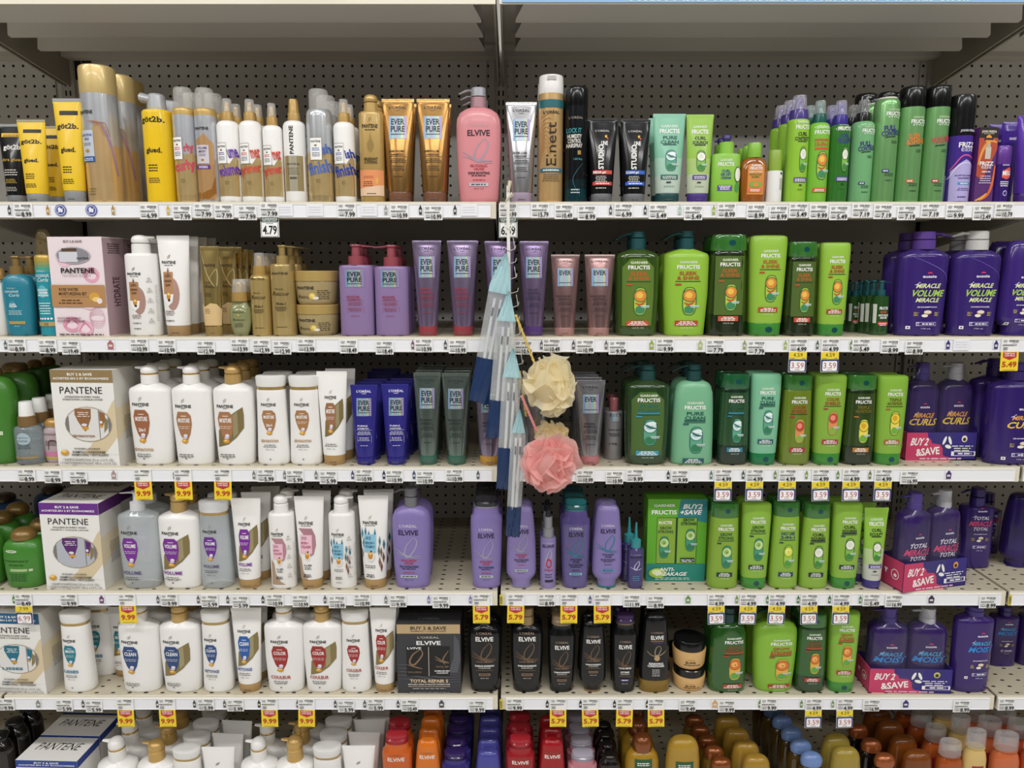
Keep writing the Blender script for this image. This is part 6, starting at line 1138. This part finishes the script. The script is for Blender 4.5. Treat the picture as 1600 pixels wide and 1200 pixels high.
put(5, 'squat', 975, 1029, 1146, 'golden bottle with shiny copper dome cap', n=3, hb=.80, cw=.56, c=GD, k='gl', cap='#8a4c20', ck='met', pr=wb)
put(5, 'crown', 1038, 1093, 1151, 'golden round topped bottle standing alone', n=1, c='#ae8a2c', k='gl', pr=wb)
put(5, 'squat', 1106, 1144, 1184, 'golden bottle with copper cap, foremost of a leaning file', n=5, dp=.045, dx=-.006, hb=.80, cw=.8, c='#7a5a18', k='gl', cap='#93501f', ck='met')
put(5, 'crown', 1156, 1203, 1180, 'golden round topped bottle beside blue caps', n=4, dp=.055, dx=-.008, c='#a8822a', k='gl')
put(5, 'squat', 1245, 1286, 1176, 'amber bottle with pale blue cap', n=6, dp=.052, dx=-.006, hb=.80, cw=.8, c='#5a4418', k='liq', cap='#6f8cc0', ck='gl')
put(5, 'crown', 1294, 1343, 1168, 'olive gold round topped bottle', n=2, c='#a08a34', k='gl', pr=wb)
put(5, 'squat', 1360, 1399, 1178, 'dark bottle with copper cap', n=3, dp=.06, dx=-.006, hb=.80, cw=.8, c='#1c1512', k='liq', cap='#a85a2c', ck='met')
put(5, 'crown', 1405, 1454, 1173, 'brown amber round topped bottle', n=4, dp=.06, dx=-.004, c='#7a4010', k='gl')
for x0, x1, tp, c, s, n in ((1460, 1501, 1158, '#a8501c', 'amber orange bottle with frosted clear cap', 4), (1502, 1538, 1141, '#d8b870', 'cream yellow bottle with frosted clear cap', 3), (1545, 1589, 1146, '#cc6a3c', 'salmon bottle with frosted clear cap', 3), (1592, 1640, 1150, '#c4542c', 'red orange bottle cut by the right edge', 3)):
    put(5, 'squat', x0, x1, tp, s, n=n, dp=.062, dx=-.003, hb=.80, cw=.82, lens=True, c=c, k='gl', cap='#dcdcdc', ck='cap', pr=lambda m: R(m, 0, .5, .5, .2, '#a8242c'))
put(5, 'box', 1296, 1316, 1118, 'grey printed card standing in the dark at the bottom shelf back', d=.38, bd=.003, c='#8a8a84', nm=('leaflet', 'card'), pr=lambda m: [T(m, 'Whole', 0, .9, .7, .05, '#2c2c2c'), T(m, 'Blends', 0, .84, .7, .05, '#2c2c2c'), Ln(m, 0, .75, .7, 6, '#3a3a3a', .01, .03)])
put(5, 'box', 1358, 1382, 1120, 'white printed card standing between bottom shelf bottles', d=.33, bd=.003, c='#b4b4ae', nm=('leaflet', 'card'), pr=lambda m: [T(m, 'Whole', 0, .9, .8, .05, '#2c2c2c'), T(m, 'Blends', 0, .84, .8, .05, '#2c2c2c'), Ln(m, 0, .75, .7, 6, '#3a3a3a', .01, .03)])
# ------------------------------------------------------------------ price tags
def pxz(row): return ZS[row]
USED = {}
TAGS = []
def near(row, px): return min((i for i in ITEMS if i[0] == row), key=lambda i: abs(i[1] - px))[2]
def base_print(m, price, w, h, z0, kind):
    """barcode, fine print, price on a small white ticket"""
    m.W = w / 2; m.H = h; m.map = lambda x, z, off: (x, -.0006 - off, z + z0); m.k = 0
    rr = random.Random(sum(map(ord, price)))
    x = -.15
    while x < .88:
        a = rr.uniform(.02, .05); R(m, x, .83, a / 2, .15, '#33312f'); x += a + rr.uniform(.02, .05)
    Ln(m, -.62, .86, .26, 2, '#6a6866', .045, .10); Ln(m, .5, .70, .35, 1, '#6a6866', .035); Ln(m, -.1, .53, .8, 1, '#4a4846', .07)
    if kind == 'elp': Ln(m, -.55, .33, .3, 2, '#3a3836', .06, .11); Ln(m, -.6, .08, .25, 1, '#6a6866', .03)
    else:
        R(m, -.56, .26, .28, .20, '#5a5856'); R(m, -.56, .26, .25, .15, '#f4f3f0'); Ln(m, -.56, .28, .2, 2, '#5a5856', .04, .08)
        T(m, price, .36, .24, .54, .32, '#1c1a18', 1)
def price_tag(row, px, price, kind='std', p2='', p3='', tilt=None, dy=0, at=None):
    w, h = .0405, .0315; Yt = FRONT - .0052; zt = ZS[row] - .0035 + dy
    x = x_at(px, Yt, zt - .02); s = near(row, px)
    TAGS.append((row, px))
    key = (row, s); USED.setdefault(key, []).append((px, price, kind))
    m = MB(); m.box(-w / 2, w / 2, -.0006, 0, -h, 0, M('#f6f5f2', 'card')); base_print(m, price, w, h, -h, kind if kind != 'std' else 'std')
    root = empty('price_tag', (x, Yt, zt), 'x', 'price tag', 'price tags along the shelf edges')
    root['_k'] = (row, px); LAB.append((root, row, s, px, price, kind, p2, p3))
    m.build('ticket', root)
    if kind != 'std':
        r = random.Random(int(px)).uniform(-.045, .03) if tilt is None else tilt
        if kind == 'elp':
            H = .0435; g = MB(); g.box(-w / 2, w / 2, -.0006, 0, -H, 0, M('#f4d414', 'card')); g.W = w / 2; g.H = H; g.map = lambda x, z, off: (x, -.0006 - off, z - H)
            P(g, [(-.75, .72), (0, .58), (.75, .72), (.75, .98), (-.75, .98)], '#c2272d'); T(g, 'EVERYDAY', 0, .91, .6, .075, WH); T(g, 'LOW PRICE', 0, .80, .58, .075, WH); T(g, p2, 0, .36, .82, .28, '#b8401c'); Ln(g, 0, .05, .85, 1, '#7a6a1c', .02)
        elif kind == 'tri':
            H = .046; g = MB(); g.box(-w / 2, w / 2, -.0006, 0, -H, 0, M('#f4f3f0', 'card')); g.W = w / 2; g.H = H; g.map = lambda x, z, off: (x, -.0006 - off, z - H)
            R(g, 0, .82, .98, .34, '#f0d41c'); T(g, p2, .0, .85, .52, .19, '#2a2410', 0); Ln(g, -.6, .68, .3, 1, '#6a5a1c', .03); Ln(g, .65, .68, .2, 1, '#6a5a1c', .03)
            R(g, 0, .33, .97, .60, '#2b3570'); P(g, [(-.82, .10), (-.74, .06), (.74, .06), (.82, .10), (.82, .50), (.74, .55), (-.74, .55), (-.82, .50)], '#f6f5f2'); T(g, p3, 0, .33, .70, .28, '#b0262c', 0); Ln(g, 0, .12, .35, 1, '#4a4846', .025)
        else:
            H = .044; g = MB(); g.box(-w / 2, w / 2, -.0006, 0, -H, 0, M('#f4f3f0', 'card')); g.W = w / 2; g.H = H; g.map = lambda x, z, off: (x, -.0006 - off, z - H)
            R(g, 0, .87, .98, .22, '#1c2a22'); T(g, 'CLEARANCE', 0, .90, .85, .10, '#dfe8e0'); T(g, 'THIS ITEM ONLY', 0, .80, .8, .07, '#c8d2ca'); R(g, 0, .38, .92, .72, '#1c2a22'); R(g, 0, .38, .87, .68, '#f6f5f2'); Ln(g, 0, .67, .4, 1, '#3a3836', .03); T(g, p2, 0, .36, .78, .42, '#17181a')
        o = g.build('promotion_flag', root, (0, -.0012, -h + .001)); o.rotation_euler = (math.radians(-2), r, 0)
LAB = []
STOP = ('with', 'and', 'the', 'a', 'of', 'on', 'in', 'beside', 'behind', 'from', 'to', 'its', 'under', 'between', 'by', 'at', 'nearest', 'nearer', 'over', 'left', 'half', 'hidden', 'reading')
import re
def wc(t): return len(re.findall(r'[A-Za-z]+|[0-9]+', t))
def trim(pre, s, post=''):
    n = 16 - wc(pre) - wc(post); w = s.replace(',', '').split()
    if wc(s) > n:
        while wc(' '.join(w)) > n: w.pop()
        while w[-1] in STOP: w.pop()
    return pre + ' '.join(w) + post
def icon(row, px, c='#3a3a44', w=.011, h=.018, shp='b'):
    ICON.append((row, px, c, w, h, shp))
ICON = []
S1 = [(37, '8.99'), (233, '6.99'), (285, '7.99'), (318, '7.99'), (350, '7.99'), (387, '7.99'), (542, '7.99'), (624, '10.99'), (677, '10.99'), (844, '15.79'), (881, '10.49'), (917, '8.99'), (974, '6.99'), (1028, '5.49'), (1083, '5.49'), (1135, '8.99'), (1181, '8.99'), (1216, '8.99'), (1247, '5.49'), (1279, '9.99'), (1310, '5.49'), (1345, '7.19'), (1379, '7.19'), (1416, '7.19'), (1453, '7.19'), (1492, '9.99'), (1534, '12.49'), (1568, '10.79')]
S2 = [(27, '8.99'), (75, '8.99'), (111, '19.49'), (218, '10.99'), (261, '10.99'), (322, '12.99'), (375, '13.99'), (409, '12.99'), (441, '12.99'), (479, '13.99'), (545, '18.49'), (601, '18.49'), (662, '10.99'), (715, '10.99'), (818, '10.99'), (862, '10.49'), (914, '10.99'), (965, '9.99'), (1039, '9.99'), (1117, '7.79'), (1181, '7.79'), (1345, '5.49'), (1390, '8.99'), (1428, '8.99')]
S3 = [(42, '8.99'), (83, '8.99'), (123, '9.99'), (416, '5.99'), (461, '5.99'), (513, '5.99'), (569, '10.99'), (616, '10.99'), (664, '10.99'), (710, '10.99'), (914, '10.99'), (960, '10.99'), (992, '9.99'), (1062, '9.99'), (1420, '16.99')]
S4 = [(108, '9.99'), (328, '5.99'), (376, '5.99'), (430, '10.99'), (470, '10.99'), (527, '10.99'), (566, '10.99'), (622, '9.99'), (689, '9.99'), (854, '8.99'), (987, '11.99'), (1024, '8.99'), (1361, '5.49'), (1396, '16.99'), (1543, '8.99')]
S5 = [(10, '9.99'), (101, '5.99'), (147, '5.99'), (322, '5.99'), (368, '5.99'), (541, '5.99'), (587, '5.99'), (640, '10.49'), (745, '9.99'), (804, '9.99'), (1074, '9.49'), (1135, '9.99'), (1201, '9.99'), (1361, '16.99'), (1502, '8.99'), (1572, '8.99')]
for row, L in enumerate((S1, S2, S3, S4, S5)):
    for i, (px, p) in enumerate(L): price_tag(row, px, p, dy=-.0025 * ((i * 7) % 3))
price_tag(0, 421, '7.99', 'clr', '4.79', dy=.001, tilt=0); price_tag(0, 794, '10.99', 'clr', '6.59', tilt=0)
for px in (1247, 1297): price_tag(1, px, '4.99', 'tri', '4.59', '3.59')
price_tag(1, 1578, '6.99', 'elp', '5.49')
for px in (223, 286, 348): price_tag(2, px, '9.99', 'elp', '9.99')
for px in (1130, 1179, 1230, 1282, 1330, 1380): price_tag(2, px, '4.99', 'tri', '4.59', '3.59')
price_tag(3, 37, '8.49', 'tri', '7.99', '6.99'); price_tag(3, 199, '9.99', 'elp', '9.99')
for px in (752, 806, 889, 941): price_tag(3, px, '5.79', 'elp', '5.79')
for px in (1119, 1169, 1214, 1264, 1314): price_tag(3, px, '4.99', 'tri', '4.59', '3.59')
price_tag(3, 265, '9.99', 'std')
for px in (196, 261, 421, 479): price_tag(4, px, '9.99', 'elp', '9.99')
for px in (872, 922, 976, 1025): price_tag(4, px, '5.79', 'elp', '5.79')
for px in (1271, 1320): price_tag(4, px, '4.99', 'tri', '4.59', '3.59')
from collections import Counter
cnt = Counter((r, s) for _, r, s, *_ in LAB)
seen = {}
for o, row, s, px, price, kind, p2, p3 in sorted(LAB, key=lambda t: (t[1], t[3])):
    what = {'std': 'white ticket %s' % price, 'elp': 'yellow ticket %s' % p2, 'tri': 'three part ticket %s' % p3, 'clr': 'clearance ticket %s' % p2}[kind]
    k = (row, s); seen[k] = seen.get(k, 0) + 1
    pos = '' if cnt[k] == 1 else (['left ', 'right '] if cnt[k] == 2 else ['left ', 'middle ', 'right ', 'last '])[seen[k] - 1]
    o['label'] = trim(pos + what + ' under the ', s)
    del o['_k']
# little product pictures and round stickers on the strips
def chip(row, px, c, w=.010, h=.020, dz=-.028):
    m = MB(); Yt = FRONT - .0046; m.W = w / 2; m.H = h
    m.box(-w / 2, w / 2, -.0004, 0, 0, h, M('#f4f4f6', 'card')); m.map = lambda x, z, off: (x, -.0004 - off, z)
    P(m, [(-.7, .02), (.7, .02), (.8, .6), (.6, .78), (.3, .8), (.3, .98), (-.3, .98), (-.3, .8), (-.6, .78), (-.8, .6)], c, nx=8, nz=1); R(m, 0, .4, .45, .25, '#d8d6d0')
    o = m.build('strip_picture', None, (x_at(px, Yt, ZS[row] - .02), Yt, ZS[row] + dz)); s = near(row, px)
    CH.append((o, row, px, s))
CH = []
for row, L in enumerate(([(15, '#4a4a4a'), (75, '#b8862c'), (177, '#b08c3c'), (263, '#d8b02c'), (603, '#9a9a92'), (657, '#2c2c30'), (711, '#3a3a3c'), (954, '#55565a'), (1008, '#4a4a4c'), (1062, '#a8c4b0'), (1115, '#9ab04a')],
    [(9, '#5a6a6c'), (173, '#b86a6c', .018), (645, '#7a5560'), (696, '#55555c'), (846, '#6a6a74'), (896, '#5a5a60'), (947, '#7a6a6c'), (1018, '#9ab04a', .014), (1094, '#b0c07a', .014), (1163, '#8aa050'), (1227, '#a0b84a'), (1277, '#5a6a5a'), (1330, '#6a8a3a'), (1481, '#3c2f80', .012), (1556, '#3c2f80', .012)],
    [(178, '#a8908a', .014), (273, '#5a5a5a'), (337, '#5a5a5a'), (397, '#7a7a74'), (445, '#7a7a74'), (494, '#7a7a74'), (551, '#4a4a6c'), (600, '#2c2c50'), (647, '#3a4a6c'), (747, '#55605a'), (1044, '#2f4a3c'), (1111, '#5a7a6a'), (1161, '#3a5a4a'), (1211, '#6a8a4a'), (1260, '#7a9a3a'), (1309, '#6a8a3a'), (1359, '#6a7a3a'), (1482, '#4a2c6c', .016)],
    [(22, '#4a8a3a'), (159, '#6a3a6c', .014), (247, '#5a5a5a'), (310, '#5a5a5a'), (356, '#5a5a5a'), (411, '#3a3a3a'), (508, '#5a5a5a'), (603, '#7a7a74'), (670, '#8676b4'), (735, '#8676b4'), (922, '#5a5a80'), (1075, '#6a9a4a', .016), (1151, '#7a9a3a'), (1199, '#5a8a4a'), (1247, '#3a7a3a'), (1296, '#3a6a3a'), (1344, '#4a8a4a'), (1455, '#3a1f4c', .018)],
    [(60, '#8a8a84', .014), (130, '#4a4a4a'), (246, '#4a4a4c'), (304, '#3a3a3c'), (351, '#5a5a5a'), (405, '#2c2c2c'), (465, '#7a5a6c'), (524, '#4a4a4a'), (570, '#5a5a5a'), (622, '#4a4a4a'), (690, '#4a4a50', .016), (855, '#26262a'), (907, '#26262a'), (960, '#26262a'), (1011, '#26262a'), (1117, '#d9a86c', .018), (1187, '#5a7a3a'), (1252, '#6a8a3a'), (1301, '#7a9a5a'), (1415, '#33277e', .018)])):
    for t in L: chip(row, t[0], t[1], t[2] if len(t) > 2 else .009)
c2 = Counter((r, s) for _, r, _, s in CH); sn = {}
for o, row, px, s in CH:
    k = (row, s); sn[k] = sn.get(k, 0) + 1; pos = '' if c2[k] == 1 else ['left ', 'right ', 'next ', 'last ', 'extra '][min(sn[k] - 1, 4)]
    tag(o, trim(pos + 'tiny product picture under the ', s), 'picture', 'tiny product pictures on the price strips')
for px, w in ((97, 'left'), (145, 'right')):
    m = MB(); m.W = .0125; m.H = .025; m.bar((0, 0, .0125), (0, -.0008, .0125), .0125, .0125, M('#5a5fa8', 'card'), 28); m.map = lambda x, z, off: (x, -.0008 - off, z)
    E(m, 0, .5, .84, .84, '#e6e6f2'); E(m, 0, .5, .74, .74, '#4a4f9c'); E(m, -.15, .55, .28, .4, '#eef0fa'); E(m, .2, .45, .22, .3, '#eef0fa'); S(m, [(-.5, .3), (0, .42), (.5, .7)], .09, '#eef0fa')
    tag(m.build('round_sticker', None, (x_at(px, FRONT, 1.62), FRONT - .0045, ZS[0] - .031)), 'round blue and white sticker on the top strip, %s one' % w, 'sticker', 'round blue stickers')
for row, px in ((0, 446), (0, 493), (0, 577), (0, 733), (1, 1500)):
    m = MB(); w, h = .036, .025; m.box(-w / 2, w / 2, -.0005, 0, 0, h, M('#eeeef2', 'card')); m.W = w / 2; m.H = h; m.map = lambda x, z, off: (x, -.0005 - off, z)
    Ln(m, 0, .75, .8, 3, '#dcdce2', .06, .22)
    tag(m.build('faded_ticket', None, (x_at(px, FRONT, ZS[row] - .02), FRONT - .0046, ZS[row] - .031)), trim('faded blank ticket under the ', near(row, px)), 'price tag', 'faded blank tickets') if True else 0
for row in (3, 4):
    for px in (783,) + ((1576,) if row == 3 else ()):
        m = MB(); m.box(-.0035, .0035, -.0006, 0, 0, .027, M('#d8c83a', 'card')); m.W = .0035; m.H = .027; m.map = lambda x, z, off: (x, -.0006 - off, z); T(m, 'KEEP', 0, .5, .6, .7, '#6a5a1c', rot=90)
        tag(m.build('yellow_label', None, (x_at(px, FRONT, ZS[row] - .02), FRONT - .0046, ZS[row] - .033)), 'narrow yellow label at the left end of a price strip, %s shelf, %s bay' % (ORD[row], 'right' if px < 900 else 'far right'), 'label', 'narrow yellow strip labels')

# ------------------------------------------------------------------ hanging strip, pouches and bath puffs
YH = FRONT - .022
def W3(px, py, Y=YH):
    z = z_at(py, Y); return Vector((x_at(px, Y, z), Y, z))
a, b = W3(794, 292), W3(812, 700)
root = empty('clip_strip', (a.x, YH, a.z), 'white plastic strip of hooks hanging from the top shelf edge', 'hanger')
m = MB(); pts = [W3(794, 290), W3(794, 345), W3(796, 470), W3(803, 560), W3(812, 690)]
for p, q in zip(pts, pts[1:]):
    d = .0035; m.add([(p.x - a.x - d, -.001, p.z - a.z), (p.x - a.x + d, -.001, p.z - a.z), (q.x - a.x + d, -.001, q.z - a.z), (q.x - a.x - d, -.001, q.z - a.z), (p.x - a.x - d, .001, p.z - a.z), (p.x - a.x + d, .001, p.z - a.z), (q.x - a.x + d, .001, q.z - a.z), (q.x - a.x - d, .001, q.z - a.z)], [(0, 1, 2, 3), (7, 6, 5, 4), (0, 3, 7, 4), (1, 5, 6, 2), (0, 4, 5, 1), (3, 2, 6, 7)], M('#e9e6dc', 'pl'))
m.build('strip', root)
m = MB(); m.bar((0, .002, -.01), (.004, .004, .012), .006, .009, M('#e2dcc2', 'pl'), 14, .5); m.bar((-.006, 0, -.030), (.010, -.002, -.014), .003, .012, M('#e6e0ca', 'pl'), 12, .4); m.build('holder_clip', root)
for i, (px, py) in enumerate(((795, 358), (796, 392), (797, 412), (798, 436), (800, 458), (801, 480), (802, 502), (804, 524), (806, 546), (808, 570), (809, 596), (810, 622))):
    p = W3(px, py) - a; m = MB(); wm = M('#d8d6cc', 'pl')
    m.bar((p.x, -.002, p.z), (p.x + .012, -.006, p.z + .004), .0009, .0007, wm, 6); m.bar((p.x + .012, -.006, p.z + .004), (p.x + .014, -.007, p.z + .012), .0008, .0006, wm, 6); m.bar((p.x, -.002, p.z), (p.x - .009, -.005, p.z + .005), .0009, .0006, wm, 6)
    if i % 2: m.bar((p.x + .012, -.006, p.z + .004), (p.x + .008, -.003, p.z + .028), .0007, .0007, wm, 6)
    m.build('hook', root)
# pouches: long clear bags, pale blue header, blue base
def pouch(name, top, wid, bot, wb, Yo, hdr, base, lab):
    A = W3(*top, YH - Yo); B = W3(*bot, YH - Yo); root = empty('plastic_pouch', tuple(A), lab, 'packet', 'clear pouches hanging in a cascade')
    ax = (B - A); L = ax.length; ax.normalize(); sd = Vector((ax.z, 0, -ax.x)) * -1
    if sd.x < 0: sd = -sd
    rr = random.Random(int(top[0] * 7 + top[1]))
    def sheet(t0, t1, mat, nm, thick, n=14, wf=None):
        m = MB(); V = []; Fs = []; K = 10
        for side in (0, 1):
            for i in range(n + 1):
                t = t0 + (t1 - t0) * i / n; hw = (wf(t) if wf else wid * (.12 + .88 * min(1, t / .2)) if t < .2 else wid + (wb - wid) * (t - .2) / .8)
                for j in range(K + 1):
                    u = j / K * 2 - 1; bul = thick * (1 - u * u) ** .5 * min(1, t * 5) * (1 if t < .97 else .4)
                    wr = .0016 * math.sin(j * 2.3 + i * 1.1 + top[1]) + rr.uniform(-.0007, .0007)
                    p = ax * (L * t) + sd * (u * hw); V.append((p.x, (-bul if side == 0 else bul) + wr, p.z + (rr.uniform(-.003, .003) if i == n and t1 == 1 else 0)))
        o = (n + 1) * (K + 1)
        for side in (0, 1):
            for i in range(n):
                for j in range(K):
                    q = side * o + i * (K + 1) + j; f = (q, q + 1, q + K + 2, q + K + 1); Fs.append(f if side else f[::-1])
        m.add(V, Fs, mat, True); return m.build(nm, root)
    sheet(0, hdr, M('#a9cfd4', 'pl'), 'header', .003, 6)
    sheet(hdr, base, M('#dfe4e4', 'pouch'), 'bag', .0058, 16)
    sheet(base, 1, M('#0e2f5c', 'pl'), 'base_panel', .0058, 6)
    for s in (-.35, .4):      # pale handles inside
        m = MB(); p0 = ax * (L * (hdr + .04)) + sd * (s * wid * .8); p1 = ax * (L * (base + .02)) + sd * (s * wb * .7)
        m.bar((p0.x, 0, p0.z), (p1.x, 0, p1.z), .0035, .0045, M('#e4e6e6', 'pl'), 10, .9); q = ax * (L * (hdr + .10)) + sd * (s * wid * .8)
        m.bar((q.x, -.0045, q.z), (q.x + ax.x * .018, -.0045, q.z + ax.z * .018), .0022, .0022, M('#7a7c80', 'gl'), 8); m.build('handle', root)
pouch('p', (791, 396), .0235, (748, 628), .0225, .012, .26, .70, 'clear pouch with pale blue header, leftmost of the hanging cascade')
pouch('p', (795, 455), .021, (776, 684), .0235, .026, .20, .74, 'clear pouch hanging second from left in the cascade')
pouch('p', (802, 545), .021, (790, 764), .0215, .040, .20, .70, 'clear pouch hanging third from left in the cascade')
pouch('p', (812, 640), .0165, (801, 838), .016, .054, .18, .76, 'clear pouch, lowest of the hanging cascade')
def puff(lab, cx, cy, Rr, Yo, col, rope, seed, sq=(1, 1), n=46, name='bath_puff'):
    c = W3(cx, cy, YH - Yo); root = empty(name, tuple(c), lab, 'bath puff', 'netting bath puffs'); rr = random.Random(seed)
    m = MB(); mt = M(col, 'tul')
    for k in range(n):
        # a folded sheet of netting: wedge from the knot to a ruffled rim
        th = rr.uniform(0, 2 * math.pi); ph = math.acos(rr.uniform(-.85, .85)); tw = rr.uniform(0, math.pi)
        d = Vector((math.sin(ph) * math.cos(th), .8 * math.cos(ph), math.sin(ph) * math.sin(th)))
        if d.y > .35: d.y *= -1
        e = d.cross(Vector((math.cos(tw), math.sin(tw), .3))).normalized(); g = d.cross(e)
        A = rr.uniform(.7, 1.15); R0 = Rr * rr.uniform(.86, 1.06); fr = rr.uniform(1.2, 2.6); p0 = rr.uniform(0, 6); amp = rr.uniform(.14, .30)
        V = []; nu, nr = 20, 8
        for i in range(nr + 1):
            r = R0 * (.08 + .92 * (i / nr) ** .8)
            for j in range(nu + 1):
                u = (j / nu * 2 - 1) * A; wv = amp * r * math.sin(u * fr * 2 + p0) * (i / nr)
                q = (d * math.cos(u) + e * math.sin(u)) * r * (1 - .05 * math.sin(u * 9 + p0)) + g * (wv + .18 * r * u * u * math.sin(p0))
                V.append((q.x * sq[0], q.y * .72, q.z * sq[1]))
        Fs = [(i * (nu + 1) + j, i * (nu + 1) + j + 1, (i + 1) * (nu + 1) + j + 1, (i + 1) * (nu + 1) + j) for i in range(nr) for j in range(nu)]
        m.add(V, Fs, mt, True)
    m.loft([(-Rr * .62 * sq[1], Rr * .2, Rr * .2, 2)] + [(-Rr * .62 * sq[1] + Rr * 1.24 * sq[1] * t, Rr * .66 * sq[0] * math.sin(math.pi * (.12 + .76 * t)), Rr * .5 * math.sin(math.pi * (.12 + .76 * t)), 2) for t in (.15, .3, .5, .7, .85)] + [(Rr * .62 * sq[1], Rr * .2, Rr * .2, 2)], mt, 20)
    m.build('netting', root)
    if rope:
        (x0, y0), (x1, y1), rc = rope; m = MB(); p0 = W3(x0, y0, YH - Yo) - c; p1 = W3(x1, y1, YH - Yo) - c; rm = M(rc, 'pl'); K = 26
        for s in (0, math.pi):
            P0 = None
            for i in range(K + 1):
                t = i / K; q = p0 + (p1 - p0) * t + Vector((math.cos(t * 34 + s) * .0016, math.sin(t * 34 + s) * .0016 - .004, 0))
                if P0 is not None: m.bar(P0, q, .0018, .0018, rm, 6)
                P0 = q
        m.build('cord', root)
puff('pale yellow netting bath puff hanging highest of the puffs', 858, 601, .064, .050, '#fff6d6', ((806, 492), (838, 575), '#dfbf5c'), 4, (.95, 1.12), 30)
puff('pale yellow netting puff partly hidden above the pink puff', 862, 680, .040, .012, '#fdf0c8', ((812, 580), (822, 650), '#dfbf5c'), 9, (1, 1), 18)
puff('pink netting bath puff hanging lowest', 859, 724, .0665, .090, '#ffcfca', ((815, 618), (838, 672), '#e08a86'), 21, (1, 1), 34)

# every top-level label keeps to sixteen words and to one thing
